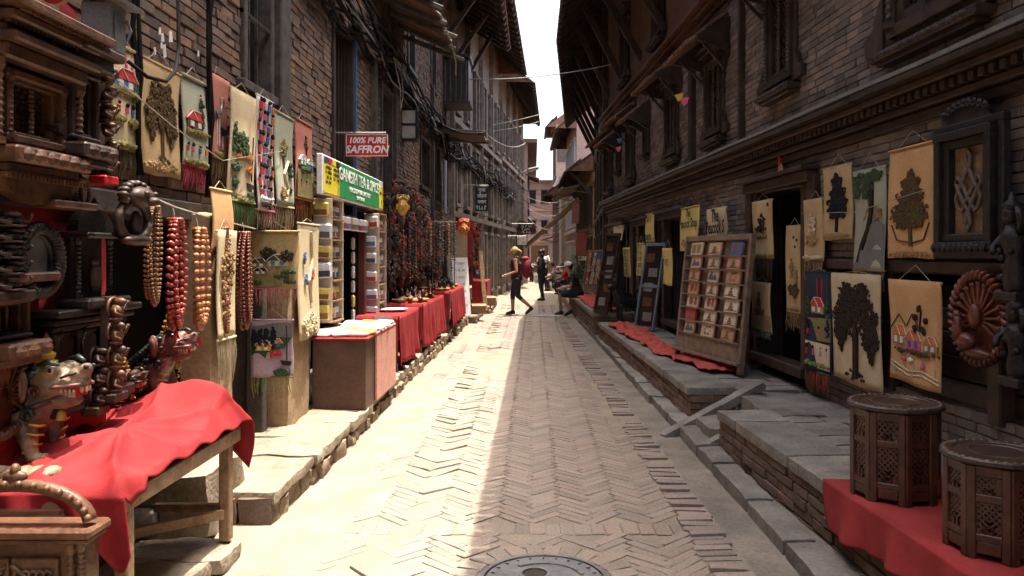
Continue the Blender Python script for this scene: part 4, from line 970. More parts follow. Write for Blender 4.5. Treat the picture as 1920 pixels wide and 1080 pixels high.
def fr_niche(t, w, h):
    for sx in (-1, 1): m = MB(); twist(m, sx*w*.4, -.04, 0, h*.8, .014); m.build('pillar', WOOD, t)
    MB().box((0, -.04, h*.85), (w*1.05, .1, .035), ch=.006).build('lintel', WOOD, t); MB().box((0, -.04, -.015), (w*1.1, .12, .03), ch=.006).build('base', WOODM, t); MB().box((0, 0, h*.4), (w*.9, .02, h*.8)).build('panel', WOOD, t)
    MB().ball((0, -.05, h*.3), (.03, .03, .07), 8, 6).ball((0, -.05, h*.55), (.022, .022, .026), 8, 6).build('figure', WOODM, t)
wthing('carved_niche', 'small carved niche on red cloth under the large frame', 'carving', 62, 138, 290, 378, -1.96, fr_niche)
def ring(label, px, py, rad, X, mat, name='carved_ring', tr=.05, seg=22, cat='carving', rz=RZ_L, loc=None):
    loc = loc or (X, LY(px, X), EYE+(VY-py)/FPX*LY(px, X)); t = thing(name, label, cat, loc, rz)
    m = MB()
    for i in range(seg*2):
        a = 2*math.pi*i/(seg*2); X_ = Matrix.Translation((rad*math.cos(a), 0, rad*math.sin(a))) @ Matrix.Rotation(-a+.5, 4, 'Y'); m.ball((0, 0, 0), (tr*.95, tr*.75, tr*.36), 8, 5, X=X_)
    m.build('rope_rim', mat, t, smooth=True); return t
t = ring('round black twisted wooden frame hanging on the red cloth', 76, 488, .125, -1.93, EBON, tr=.036)
MB().tube([(.1*math.cos(a), .02, .1*math.sin(a)) for a in np.linspace(0, 6.283, 25)], .012, 5).build('inner_ring', EBON, t); MB().box((0, .03, 0), (.17, .01, .17)).build('mirror', METAL, t)
t = ring('small pale wooden ring frame catching the sun above the shrine', 155, 362, .055, -1.9, WOODL, tr=.016, seg=12)
MB().bar((0, 0, -.05), (0, 0, .05), .012, .012).build('spoke', WOODL, t)
def fr_shrine(t, w, h):
    MB().box((0, .0, h*.42), (w*.7, .03, h*.7)).build('panel', EBON, t)
    for sx in (-1, 1): m = MB(); twist(m, sx*w*.36, -.05, h*.1, h*.72, .014); m.build('pillar', EBON, t)
    MB().box((0, -.05, h*.05), (w, .16, h*.1), ch=.01).build('base', EBON, t); MB().box((0, -.05, h*.74), (w*.95, .14, h*.06), ch=.008).build('lintel', EBON, t)
    MB().prism([(w*.42*math.cos(a), h*.78+h*.24*math.sin(a)) for a in np.linspace(0, math.pi, 15)], -.06, -.01).build('arch', EBON, t)
    MB().ball((0, -.05, h*1.05), (.015, .015, .04), 6, 5).build('finial', EBON, t); MB().ball((0, -.05, h*.3), (.03, .03, .07), 8, 6).ball((0, -.05, h*.47), (.02, .02, .025), 8, 6).build('idol', WOOD, t)
wthing('carved_shrine', 'dark carved shrine with rounded arch behind the round black frame', 'carving', 112, 196, 395, 575, -2.02, fr_shrine)
def fr_console(t, w, h):
    MB().box((0, -.06, h-.02), (w, .16, .03), ch=.006).build('top', EBON, t)
    for k in range(3): MB().box((0, -.05+.012*k, h-.055-.03*k), (w*(.94-.07*k), .13-.03*k, .028), ch=.008).build('moulding', EBON, t)
    for x in (-.36, -.1, .16, .38): m = MB(); m.lathe([(.026, 0), (.03, .04), (.018, .08), (.024, h*.4), (.018, h*.62), (.03, h*.7), (.03, h*.78)], 10, (x*w, -.06, 0)); m.build('column', EBON, t, smooth=True)
    MB().box((0, -.05, -.02), (w*.95, .13, .05), ch=.008).build('plinth', EBON, t)
    MB().box((0, .01, h*.4), (w*.9, .02, h*.8)).build('back', EBON, t)
wthing('carved_console', 'black carved wooden console shelf with short columns below the shrine', 'carving', 48, 214, 572, 740, -2.06, fr_console)
def fr_brkt(t, w, h):
    m = MB(); [m.ball((w*.36*math.cos(a), -.06, h*.76+h*.2*math.sin(a)), (.018, .03, .018), 6, 5) for a in np.linspace(-.4, 3.5, 11)]; m.ball((0, -.08, h*.75), (w*.3, .06, h*.17), 10, 7); m.ball((-w*.12, -.13, h*.8), (.014, .016, .014), 8, 6); m.ball((w*.12, -.13, h*.8), (.014, .016, .014), 8, 6); m.ball((0, -.14, h*.68), (.03, .035, .022), 8, 6); m.build('beast_head', WOOD, t, smooth=True)
    m = MB(); m.tube([(w*.42*math.cos(a), -.05, h*.38+h*.3*math.sin(a)) for a in np.linspace(0, 6.28, 19)], .022, 7); m.build('loop', WOOD, t, smooth=True)
    MB().ball((0, -.06, h*.35), (.03, .03, .06), 8, 6).ball((0, -.06, h*.08), (w*.4, .05, h*.09), 9, 6).build('pendant', WOOD, t, smooth=True)
wthing('carved_bracket', 'dark carved bracket with a beast head left of the beads', 'carving', 196, 264, 340, 460, -1.93, fr_brkt)
def fr_post(n):
    def f(t, w, h):
        m = MB(); rn = random.Random(n)
        q = h/n
        for i in range(n):
            z = q*i; sx = 1 if i % 2 else -1; m.ball((0, -.035, z+q*.38), (w*.2, .035, q*.3), 8, 6); m.ball((sx*w*.05, -.05, z+q*.78), (w*.13, .03, q*.17), 8, 6); m.tube([(w*.15, -.04, z+q*.55), (w*.36, -.05, z+q*.45), (w*.3, -.07, z+q*.8)], .008, 5); m.tube([(-w*.15, -.04, z+q*.55), (-w*.36, -.05, z+q*.35), (-w*.2, -.07, z+q*.2)], .008, 5)
            m.lathe([(w*.2, 0), (w*.26, q*.08), (w*.16, q*.14)], 9, (0, -.03, z)); m.tube([(w*.4*math.cos(a), -.02, z+q*.5+q*.45*math.sin(a)) for a in np.linspace(-.6, 3.7, 9)], .007, 5)
        m.build('carved_figures', WOOD if n % 2 else WOODM, t, smooth=True); MB().box((0, 0, h/2), (w*.7, .03, h)).build('backboard', WOOD, t); MB().box((0, -.02, -.02), (w, .08, .04), ch=.006).build('foot', REDS if n == 6 else WOOD, t)
    return f
wthing('carved_post', 'tall carved post of stacked figures beside the first tapestry', 'carving', 173, 199, 125, 330, -1.95, fr_post(6))
wthing('carved_post', 'brown carved post standing at the right of the console', 'carving', 190, 217, 556, 735, -1.9, fr_post(4))
wthing('carved_post', 'black carved deity strip under the console beside the lion', 'carving', 158, 182, 650, 760, -1.95, fr_post(3))
wthing('lattice_carving', 'brown carved lattice panel at the left edge below the ring', 'carving', -50, 40, 535, 640, -2.05, lambda t, w, h: carved_window(None, w*.85, h*.8, root=t, mat=WOODM, canopy=False, wings=False))
wthing('scroll_carving', 'dark carved scroll panel at the far left edge above', 'carving', -40, 40, 395, 545, -1.96, fr_post(5))
def wheel(label, loc, rad, mat, rz, spokes=17, bird=True):
    t = ring(label, 0, 0, rad, 0, mat, 'round_carving', tr=rad*.17, seg=18, rz=rz, loc=loc)
    for i in range(spokes):
        a = R(-30)+R(240)*i/(spokes-1); m = MB(); m.bar((.25*rad*math.cos(a), 0, .25*rad*math.sin(a)), (.86*rad*math.cos(a), 0, .86*rad*math.sin(a)), .02, rad*.05); m.ball((.8*rad*math.cos(a), 0, .8*rad*math.sin(a)), rad*.07, 6, 5); m.build('spoke', mat, t)
    MB().lathe([(rad*.92, -.012), (rad*.92, .0)], 32, X=Matrix.Translation((0, .03, 0)) @ Matrix.Rotation(R(90), 4, 'X')).build('back_disc', mat, t)
    if bird:
        m = MB(); m.ball((0, -.02, rad*.05), (rad*.16, .035, rad*.3), 10, 8); m.ball((-rad*.3, -.03, -rad*.55), (rad*.33, .045, rad*.2), 10, 8); m.tube([(-rad*.45, -.04, -rad*.5), (-rad*.55, -.045, -rad*.2), (-rad*.5, -.045, rad*.02)], [.05*rad/.29, .03*rad/.29, .022*rad/.29], 8); m.ball((-rad*.53, -.045, rad*.06), rad*.1, 8, 6); m.tube([(-rad*.6, -.045, rad*.05), (-rad*.75, -.045, rad*.0)], [rad*.04, .002], 6); m.ball((rad*.1, -.02, -rad*.8), (rad*.5, .035, rad*.12), 10, 6); m.build('peacock', mat, t, smooth=True)
    return t
wheel('round carved wooden wheel, half cut off at the left edge behind the lion', (-2.05, LY(8, -2.05), .995), .15, WOODM, RZ_L, bird=False)
t = thing('papier_mask', 'red and cream mask hanging at the top left corner', 'mask', (-1.9, LY(105, -1.9), 2.62), RZ_L)
MB().ball((0, 0, 0), (.085, .05, .075), 12, 9).build('face', C_CRM, t, smooth=True); MB().ball((-.05, -.01, -.02), (.07, .055, .07), 12, 8).build('cheek', C_RED, t, smooth=True); MB().ball((.06, -.04, .02), (.022, .03, .03), 8, 6).build('nose', C_RED, t, smooth=True)
t = thing('meter_box', 'grey metal electricity box with pitched top on the left wall', 'box', (-1.98, LY(182, -1.98), 2.42), RZ_L)
MB().box((0, -.03, .13), (.13, .14, .26), ch=.008).build('case', METAL, t); MB().box((0, -.05, .27), (.2, .22, .02), rx=R(8)).build('lid', METAL, t); MB().tube([(.05, -.11, .2), (.05, -.13, .15), (.05, -.11, .1)], .006).build('latch', METAL, t); MB().box((0, -.105, .12), (.09, .006, .16), ch=.002).build('door', METAL, t)
tag(MB().tube([(-1.9, 3.75, 2.45), (-1.86, 3.85, 2.4), (-1.86, 4.05, 2.42), (-1.9, 4.25, 2.52), (-1.95, 4.4, 2.7), (-2.0, 4.5, 3.0)], .010, 7).build('cable', CABLE, smooth=True), 'thick black cable looping out of the grey meter box', 'cable')
for k, (px, z0) in enumerate(((258, 1.95), (392, 1.9))):
    Y = LY(px, -2.03); m = thing('cable_drop', ('bunch of black cables running down between the first two tapestries', 'thick bunch of black cables running down beside the crane tapestry')[k], 'cable', (-2.03, Y, z0))
    for j in range(3+k):
        MB().tube([(random.uniform(-.01, .02), random.uniform(-.03, .03), .25*i) for i in range(14)], .009+.004*(j == 0), 6).build('cable', CABLE, m, smooth=True)
def paper_scraps():
    t = thing('paper_scraps', 'torn white paper scraps stuck on the left brick wall above the tree tapestry', 'paper', (-2.07, 4.6, 2.75))
    rn = random.Random(4)
    for (px, py) in ((300, 58), (305, 70), (303, 85), (308, 95), (320, 68), (335, 76), (372, 100), (290, 95)):
        Y = LY(px, -2.07); z = EYE+(VY-py)/FPX*Y; m = MB(); s = rn.uniform(.012, .03); m.prism([(rn.uniform(-s, 0), -s*1.5), (s, -s), (s*.6, s*1.4), (-s*.7, s)], -.003, 0, Matrix.Translation((-2.072, Y, z)) @ Matrix.Rotation(RZ_L, 4, 'Z')); wbuild(m, 'scrap', PAPER, t)
paper_scraps()
tag(MB().tube([(-1.96, LY(205, -1.96), EYE+(VY-137)/FPX*LY(205, -1.96)), (-1.94, 4.3, 2.235), (-1.94, 5.0, 2.13), (-1.96, LY(530, -1.96), EYE+(VY-283)/FPX*LY(530, -1.96))], .0028, 4).build('washing_line', ROPE), 'thin white line strung in front of the left tapestries', 'line')

# ---- red draped table, lions and carved chest in the left foreground
t = thing('table', 'plain wooden trestle table under the bright red cloth in the left foreground', 'table', (-1.9, 3.5, .1))
TW = M('table_wood', (.34, .22, .13), (.22, .135, .075), 16, .6, .4, fine=60)
for (x, y) in ((-1.545, 3.02), (-1.56, 4.06), (-2.28, 3.02), (-2.28, 4.06)):
    m = MB(); m.box((x, y, .36), (.055, .055, .53), ch=.006); wbuild(m, 'leg', TW, t)
m = MB(); m.box((-1.535, 3.54, .62), (.045, 1.2, .075), ch=.006); wbuild(m, 'rail', TW, t)
for y in (2.96, 4.12): m = MB(); m.box((-1.92, y, .61), (.74, .035, .07), ch=.006); wbuild(m, 'rail', TW, t)
m = MB(); m.bar((-1.92, 4.06, .26), (-1.56, 4.06, .26), .035, .04); wbuild(m, 'stretcher', TW, t)
m = MB(); m.bar((-2.28, 3.4, .24), (-1.56, 4.02, .24), .035, .045); wbuild(m, 'stretcher', TW, t)
m = MB(); m.box((-1.92, 3.54, .645), (.78, 1.18, .022)); wbuild(m, 'top', TW, t)
def cloth_fn(u, v):
    X = -2.36+.86*v; Y = 2.72+1.55*u; z = .664
    cx, cy = -1.87, 3.62; dx, dy = X-cx, Y-cy; r = math.hypot(dx, dy*.8); a = math.atan2(dy, dx)
    px_, py_ = -1.80, 3.5; rr = math.hypot(X-px_, Y-py_); z += .10*math.exp(-rr/.24)        # bundle under the cloth, folds run from it
    for ex, ey, am in ((-1.53, 2.95, .055), (-1.5, 4.1, .05), (-2.3, 3.02, .05), (-2.3, 3.9, .04), (-1.5, 3.45, .03), (-1.95, 4.2, .05), (-1.85, 2.9, .045), (-1.5, 3.75, .03), (-2.1, 2.9, .035)):
        vx, vy = ex-px_, ey-py_; tt = max(0, min(1, ((X-px_)*vx+(Y-py_)*vy)/(vx*vx+vy*vy))); bend = .03*math.sin(tt*4+am*99); dd = math.hypot(X-px_-vx*tt-bend*vy, Y-py_-vy*tt+bend*vx); z += 1.7*am*math.exp(-dd/(.026+.03*tt))*min(1, tt*4)*(1-.35*tt)
    z += .17*math.exp(-((Y-4.2)/.2)**2)*math.exp(-((X+1.72)/.3)**2)+.07*math.exp(-((Y-4.1)/.3)**2)
    k = min(1, r/.35)*max(0, 1-max(0, r-.55)/.5)
    z += .010*k*math.sin(a*9+r*6)
    z += .012*noise.noise((X*5, Y*4, 2))+.008*noise.noise((X*13, Y*9, 5)); z = max(z, .664)
    if Y > 4.12:                                                     # falls over the far end
        d = Y-4.12; z -= d*2.6*max(0, (v-.3)/.7); Y = 4.12+d*.55; X += .05*math.sin(d*20)*v
    if v > .9: z = min(z, .664+(1-v)*1.2+.012*math.sin(Y*23)+.01)
    if v > .97 and u < .25: z -= (v-.97)*2
    if Y < 2.98:                                                     # hangs over the near end in a point
        d = (2.98-Y)/.26; L = .06+.24*math.exp(-((v-.92)/.13)**2)+.06*math.exp(-((v-.3)/.2)**2); z0 = z; z = .668-d*L; Y = 2.95-.02*math.sin(v*26)*d-.015
        X += .05*d*math.exp(-((v-.86)/.2)**2)
    return (X, Y, z)
m = MB(); m.grid(cloth_fn, 130, 110); o = m.build('red_cloth', RED, smooth=True, thick=.004); tag(o, 'bright red cloth heaped in folds over the wooden table in the left foreground', 'cloth')
q = o.modifiers.new('s', 'SMOOTH'); q.iterations = 1; q.factor = .5
def remesh(o, vox, it=4):
    r = o.modifiers.new('r', 'REMESH'); r.mode = 'VOXEL'; r.voxel_size = vox; r.use_smooth_shade = True
    s = o.modifiers.new('s', 'SMOOTH'); s.iterations = it; s.factor = .5
LIONP = M('lion_paint', (.36, .26, .15), (.06, .045, .04), 13, .4, .3, 0, .5, fine=60); LIOND = M('lion_dark', (.10, .05, .04), (.05, .025, .02), 14, .35, .2, 0, .5); MANE = M('lion_mane', (.035, .055, .05), (.02, .025, .025), 20, .4, .3, 0, .5)
PINKP = M('lion_pink', (.34, .14, .11), (.05, .03, .03), 12, .4, .2, 0, .5, fine=45)
def lion(label, loc, rz, sc, body, mane, red, crest=True, sit=False):
    t = thing('lion_statue', label, 'statue', loc, rz); t.scale = (sc,)*3
    m = MB(); zc = .1 if sit else 0
    m.tube([(-.3, 0, .11), (-.16, 0, .15), (.0, 0, .18+zc*.7), (.08, 0, .26+zc), (.13, 0, .36+zc)], [.10, .115, .115, .095, .08], 12)
    for s in (-1, 1):
        m.ball((-.26, s*.085, .11), (.115, .05, .11), 10, 8); m.tube([(-.2, s*.11, .05), (-.08, s*.12, .03), (-.0, s*.12, .025)], [.045, .035, .035], 8)
        m.tube([(.04, s*.075, .24+zc), (.1, s*.09, .13), (.12, s*.085, .03), (.19, s*.085, .025)], [.062, .045, .034, .036], 8)
        for k in range(3): m.ball((.215, s*.085+(k-1)*.022, .02), .017, 6, 5)
    hz = .38+zc
    m.ball((.15, 0, hz), (.115, .10, .10), 12, 9); m.ball((.255, 0, hz+.01), (.095, .075, .042), 12, 8)          # skull and upper jaw
    m.ball((.30, 0, hz+.05), (.05, .06, .035), 10, 7); m.ball((.335, 0, hz+.075), (.028, .045, .028), 8, 6)         # snout, curled nose
    m.tube([(.14, 0, hz-.07), (.22, 0, hz-.085), (.30, 0, hz-.07)], [.055, .045, .03], 10)                            # lower jaw
    for s in (-1, 1): m.ball((.19, s*.07, hz+.07), (.05, .035, .035), 8, 6)
    b = m.build('body', body, t, smooth=True); remesh(b, .0085, 3)
    m = MB(); m.box((.235, 0, hz-.035), (.15, .085, .045)); m.build('mouth', C_RED, t)
    m = MB()
    for s in (-1, 1):
        for k in range(6): m.lathe([(.007, 0), (.007, -.012), (.003, -.02)], 5, (.2+.022*k, s*.056, hz-.02)); m.lathe([(.005, .024), (.009, .012), (.009, -.004)], 5, (.2+.02*k, s*.042, hz-.055))
    for k in range(3): m.lathe([(.009, 0), (.009, -.02), (.004, -.03)], 5, (.335-.004*abs(k-1), (k-1)*.026, hz-.01))
    m.build('teeth', C_CRM, t)
    for s in (-1, 1):
        e = MB().ball((.215, s*.092, hz+.072), (.02, .014, .016), 8, 6).build('eye', C_CRM, t, smooth=True); MB().ball((.222, s*.105, hz+.075), (.011, .008, .012), 7, 5).build('pupil', C_BLK, e, smooth=True)
        m = MB(); m.tube([(.16, s*.1, hz+.1), (.21, s*.105, hz+.115), (.26, s*.085, hz+.1)], [.012, .016, .008], 7); m.build('brow', mane, t, smooth=True)
        e = MB().ball((.075, s*.115, hz+.0), (.04, .02, .085), 10, 8).build('ear', body, t, smooth=True); MB().ball((.077, s*.13, hz+.0), (.024, .012, .062), 8, 6).build('inner_ear', red, e, smooth=True)
        m = MB()
        for k in range(5):
            a0 = k*.5; m.tube([(.02+.03*math.cos(a)*(1-a/9)-.03*k*.6, s*(.115), .2+zc*.6+.03*math.sin(a)*(1-a/9)+.01*k) for a in np.linspace(a0, a0+6.5, 12)], .010, 5)
        m.tube([(.11+.035*math.cos(a)*(1-a/9), s*.118, .24+zc+.035*math.sin(a)*(1-a/9)) for a in np.linspace(0, 7, 14)], .012, 6); m.build('shoulder_curl', mane, t, smooth=True)
        m = MB(); m.tube([(-.28+.06*math.cos(a)*(1-a/9), s*.13, .13+.06*math.sin(a)*(1-a/9)) for a in np.linspace(0, 7, 14)], .012, 6); m.build('haunch_curl', mane, t, smooth=True)
    m = MB()
    for k in range(13):
        for s in (-1, -.5, 0, .5, 1):
            f = k/12; x = .1-.28*f; z = hz+.09-.22*f-.04*abs(s); m.ball((x, s*(.075+.02*f), z), (.032, .026, .022), 7, 5)
    m.build('mane', mane, t, smooth=True)
    for s in (-1, 1):                                                # painted scales, cheek whorls, lips and chest bands
        m = MB()
        for r in range(5):
            for q in range(6):
                x = -.02-.05*r+.008*(q % 2); z = .30+zc-.035*r-.035*q+.04; m.ball((x+.045, s*(.088+.008*q-.004*r), z), (.03, .014, .02), 7, 5)
        m.build('scales', mane, t, smooth=True)
        m = MB(); m.tube([(.13+.03*math.cos(a)*(1-a/9), s*.10, hz-.03+.03*math.sin(a)*(1-a/9)) for a in np.linspace(0, 7, 14)], .008, 5); m.tube([(.15, s*.075, hz-.015), (.22, s*.078, hz-.01), (.3, s*.066, hz-.0), (.345, s*.03, hz+.002)], .010, 6); m.tube([(.15, s*.06, hz-.07), (.22, s*.055, hz-.062), (.29, s*.035, hz-.055)], .008, 6); m.build('lip', red, t, smooth=True)
        m = MB(); m.ball((.352, s*.025, hz+.085), (.014, .014, .012), 7, 5); m.tube([(.25, s*.07, hz+.035), (.29, s*.068, hz+.05), (.32, s*.05, hz+.06)], .006, 5); m.build('nostril', EBON, t, smooth=True)
        m = MB()
        for q in range(4): m.tube([(.13-.012*q, s*.125, .20+zc*.8-.045*q), (.16-.01*q, s*.10, .19+zc*.8-.045*q), (.165-.01*q, s*.06, .185+zc*.8-.045*q)], .007, 5)
        m.build('chest_band', GOLD, t, smooth=True)
    m = MB(); m.tube([(-.36, 0, .12), (-.42, 0, .2), (-.40, 0, .3), (-.33, 0, .34), (-.28, 0, .31)], [.03, .035, .05, .045, .015], 8); m.build('tail', mane, t, smooth=True)
    m = MB(); m.tube([(.1+.09*math.cos(a), .095*math.sin(a), .27+zc+.03*math.cos(a)) for a in np.linspace(0, 6.283, 17)], .014, 6); m.build('collar', red, t, smooth=True)
    MB().lathe([(.006, .03), (.018, .02), (.024, -.01), (.028, -.02)], 9, (.2, 0, .22+zc)).build('bell', GOLD, t, smooth=True)
    if crest: MB().lathe([(.05, 0), (.052, .02), (.03, .03), (.042, .045), (.042, .06), (.022, .07), (.032, .085), (.03, .1), (.012, .112), (.018, .125), (.003, .16)], 14, (.12, 0, hz+.085)).build('crest', GOLD, t, smooth=True)
    MB().box((-.06, 0, -.02), (.66, .3, .045), ch=.008).build('base', EBON, t)
    return t
lion('large cream painted lion statue with gold crest crouching at the left edge', (-2.10, 3.3, .70), R(-8), .84, LIONP, MANE, PINKP)
lion('pink painted lion statue with raised head and gold crest behind the red cloth', (-2.1, 4.42, .70), R(-8), .72, PINKP, MANE, PINKP, sit=True)
lion('small dark brown wooden lion head between the two painted lions', (-2.16, 4.12, .70), R(-10), .52, LIOND, LIOND, LIOND)
lion('small black wooden lion with open jaws behind the cream lion', (-2.24, 3.85, .70), R(-10), .6, EBON, EBON, EBON, crest=False)
t = thing('carved_slab', 'painted scroll carving lying on the table at the left edge', 'carving', (-1.98, 3.05, .7)); m = MB()
for k in range(7): m.ball((-.16+.05*k, 0, .01), (.034, .06, .03), 8, 6)
m.build('scroll', LIONP, t, smooth=True)
t = thing('bench', 'dark wooden bench top carrying the lion statues beside the red cloth', 'bench', (-2.25, 3.8, .1))
m = MB(); m.box((-2.24, 3.85, .665), (.5, 1.7, .04), ch=.006); wbuild(m, 'top', WOOD, t)
for y in (3.1, 4.6):
    for x in (-2.44, -2.06): m = MB(); m.box((x, y, .37), (.05, .05, .55)); wbuild(m, 'leg', WOOD, t)
# carved chest
CH = M('chest_wood', (.15, .07, .035), (.08, .036, .02), 16, .45, .4, .2, .4, fine=50)
t = thing('carved_chest', 'brown carved wooden cabinet with double doors and arched crest in the left corner', 'cabinet', (-1.80, 2.76, .05))
MB().box((0, .055, .26), (.5, .09, .52), ch=.006).build('body', CH, t)
MB().box((0, .035, .54), (.58, .15, .035), ch=.01).build('cornice', CH, t); MB().box((0, .04, .512), (.55, .13, .02), ch=.006).build('moulding', CH, t); MB().box((0, .04, .02), (.56, .14, .04), ch=.01).build('plinth', CH, t)
for sx in (-1, 1):
    d = MB().box((sx*.085, -.0, .25), (.16, .025, .4), ch=.004).build('door', CH, t)
    m = MB(); lattice(m, .135, .26, .06, -.016, 5, .006, .008); m.v = [(x+sx*.085, y, z) for x, y, z in m.v]; m.build('door_lattice', CH, d)
    m = MB()
    for k in range(5): m.tube([(sx*.085+.014*math.cos(a)+(-.05+.025*k), -.018, .40+.012*math.sin(a)) for a in np.linspace(0, 6, 8)], .006, 5)
    m.tube([(sx*.16, -.018, .345), (sx*.12, -.018, .365), (sx*.07, -.018, .385), (sx*.01, -.018, .43)], .007, 5); m.build('scrollwork', CH, d)
    m = MB(); twist(m, sx*.205, -.0, .05, .5, .016); m.build('column', CH, t); m = MB(); twist(m, sx*.24, .0, .05, .5, .012); m.build('column', CH, t)
    m = MB(); m.tube([(sx*(.27+.03*math.sin(z*40)), .02, z) for z in np.linspace(.06, .34, 22)], .014, 6)
    for k in range(5): m.ball((sx*.275, .015, .08+.06*k), (.028, .02, .026), 8, 6)
    m.build('side_scroll', CH, t, smooth=True)
m = MB(); m.tube([(.26*math.cos(a), .02, .565+.13*math.sin(a)) for a in np.linspace(R(4), R(176), 22)], .024, 8)
for k in range(16): a = R(8)+R(164)*k/15; m.ball((.265*math.cos(a), .0, .568+.135*math.sin(a)), (.014, .016, .014), 6, 5)
m.build('arched_crest', CH, t, smooth=True)
m = MB(); m.ball((0, .02, .725), (.045, .02, .022), 8, 6); m.ball((0, .02, .745), (.018, .018, .026), 8, 6); m.build('finial', CH, t, smooth=True)
MB().box((0, .02, .60), (.32, .03, .014)).build('crest_bar', CH, t)
t = thing('wooden_leaf_dish', 'pale wooden dish rim poking into the bottom left corner', 'dish', (-1.62, 2.4, .42)); MB().lathe([(.0, 0), (.1, .0), (.16, .04), (.15, .045), (.09, .012), (0, .012)], 18).build('bowl', WOODL, t, smooth=True)

# ---- spice shop
t = thing('shop_sign', 'green and yellow tea and spice shop sign board above the shelves', 'sign', (-1.88, LY(660, -1.88), 2.26), RZ_L)
SY0, SY1 = LY(603, -1.88), LY(717, -1.88); sw = SY1-SY0; t.location.y = (SY0+SY1)/2; MW[t.name] = Matrix.Translation(t.location) @ Matrix.Rotation(RZ_L, 4, 'Z')
MB().box((0, .02, 0), (sw, .05, .36), ch=.005).build('board', WHITE, t); MB().box((.12, -.008, 0), (sw*.72, .008, .33)).build('green_panel', GREENS, t)
for x, w_ in ((-sw*.385, sw*.2), (sw*.45, sw*.085)):
    MB().box((x, -.008, -.03), (w_, .008, .26)).build('yellow_panel', YEL, t)
for k, c in enumerate((flat('navy_print', (.03, .04, .12)), REDS, YEL, BLACK)): MB().box((-sw*.46+sw*.05*k, -.012, .135), (sw*.045, .004, .05)).build('printed_label', c, t)
for k in range(7): scribble(t, sw*.08, .04, -sw*.43+(k % 2)*sw*.1, .07-.045*(k//2), BLACK, -.0145, k)
text(t, 'GANESH TEA & SPICE', .17, .14, .06, WHITE, -.014, 1.22); text(t, 'PEACOCK WINDOW STREET', .07, .12, -.06, WHITE, -.014, 1.15); text(t, 'BHAKTAPUR', .055, .12, -.125, WHITE, -.014, 1.2)
scribble(t, sw*.06, .05, sw*.45, .02, BLACK, -.0145, 21); scribble(t, sw*.03, .06, sw*.45, -.08, BLACK, -.0145, 22)
a, b = PX(649, 252, 8.6), PX(727, 293, 8.6); t = thing('shop_sign', 'red hanging sign reading 100% PURE SAFFRON', 'sign', ((a.x+b.x)/2, 8.6, (a.z+b.z)/2))
w_, h_ = b.x-a.x, a.z-b.z; MB().box((0, .01, 0), (w_, .02, h_), ch=.002).build('board', REDS, t)
m = MB()
for sx in (-1, 1): m.box((sx*(w_/2-.002), -.003, 0), (.005, .012, h_))
m.box((0, -.0031, h_/2-.004), (w_, .012, .005)); m.box((0, -.0031, -h_/2+.004), (w_, .012, .005)); m.build('border', WHITE, t)
text(t, '100% PURE', .09, 0, h_*.22, WHITE, -.003, .92, sh=.2, bold=.03); text(t, 'SAFFRON', .113, 0, -h_*.2, WHITE, -.003, .95, sh=.2, bold=.03)
m = MB(); m.tube([(-w_*.5-.25, .02, h_/2+.02), (w_*.45, .02, h_/2+.02)], .01, 6); m.build('bracket', METAL, t)
PKT = []
for k, (c1, c2) in enumerate((((.72, .71, .70), (.06, .06, .10)), ((.70, .66, .60), (.35, .05, .05)), ((.74, .74, .72), (.10, .14, .25)), ((.70, .52, .12), (.2, .1, .05)), ((.66, .66, .68), (.16, .12, .1)))):
    m = MB(); m.box((0, 0, 0), (.16, .04, .14), ch=.016); PKT.append((m.mesh('packet', flat('packet_%d' % k, c1, .3, .1, .6)), MB().box((0, -.021, -.03), (.135, .006, .055)).mesh('contents', flat('packet_contents_%d' % k, c2, .5))))
def packet(loc, rz, k, rx=0, label='small white spice packet on the shelves of the tea and spice shop', group='spice packets', s=1):
    o = tag(mk('spice_packet', PKT[k % 5][0], None, loc, rz), label, 'packet', group); o.rotation_euler = (rx, random.uniform(-.05, .05), rz); o.scale = (s, s, s); mk('contents', PKT[k % 5][1], o); return o
rn = random.Random(21)
ORD = ('lowest', 'second', 'third', 'fourth', 'fifth', 'sixth', 'seventh', 'eighth', 'ninth')
SHW = flat('shelf_cream', (.55, .47, .36), .6)
def rack(label, x0, x1, y0, y1, z0, z1, n):
    t = thing('shelf_unit', label, 'shelf', ((x0+x1)/2, (y0+y1)/2, z0))
    m = MB(); m.box((x0+.01, (y0+y1)/2, (z0+z1)/2), (.02, y1-y0, z1-z0)); wbuild(m, 'back', WOODL, t)
    for y in (y0, y1): m = MB(); m.box(((x0+x1)/2, y, (z0+z1)/2), (x1-x0, .02, z1-z0), ch=.003); wbuild(m, 'side', SHW, t)
    for i in range(n+1): m = MB(); m.box(((x0+x1)/2+.012, (y0+y1)/2, z0+(z1-z0)*i/n), (x1-x0-.005, y1-y0-.022, .016)); wbuild(m, 'shelf', WOODL, t)
    for i in range(n):
        z = z0+(z1-z0)*(i+.5)/n-.005
        packet(((x0+x1)/2+rn.uniform(-.015, .015), y0-.035, z+rn.uniform(-.015, .012)), rn.uniform(-.12, .12), rn.randint(0, 4), label='spice packet pinned to the near side of the '+label.split(' narrow')[0]+' shelf unit, %s row from below' % ORD[i], group='packets on '+label, s=rn.uniform(.8, 1.02))
        for q in range(2): packet((x1-.035, y0+.1+.17*q, z-.01), RZ_L+rn.uniform(-.1, .1), rn.randint(0, 4), label='spice packet inside the '+label.split(' narrow')[0]+' shelf unit, %s shelf from below, %s one' % (ORD[i], ('nearer', 'farther')[q]), group='packets inside '+label, s=rn.uniform(.7, .95))
rack('near narrow shelf unit left of the spice shop door', -2.0, -1.83, 7.28, 7.7, .92, 2.05, 6)
rack('far narrow shelf unit right of the spice shop door', -2.0, -1.82, 9.45, 9.9, .75, 2.02, 6)
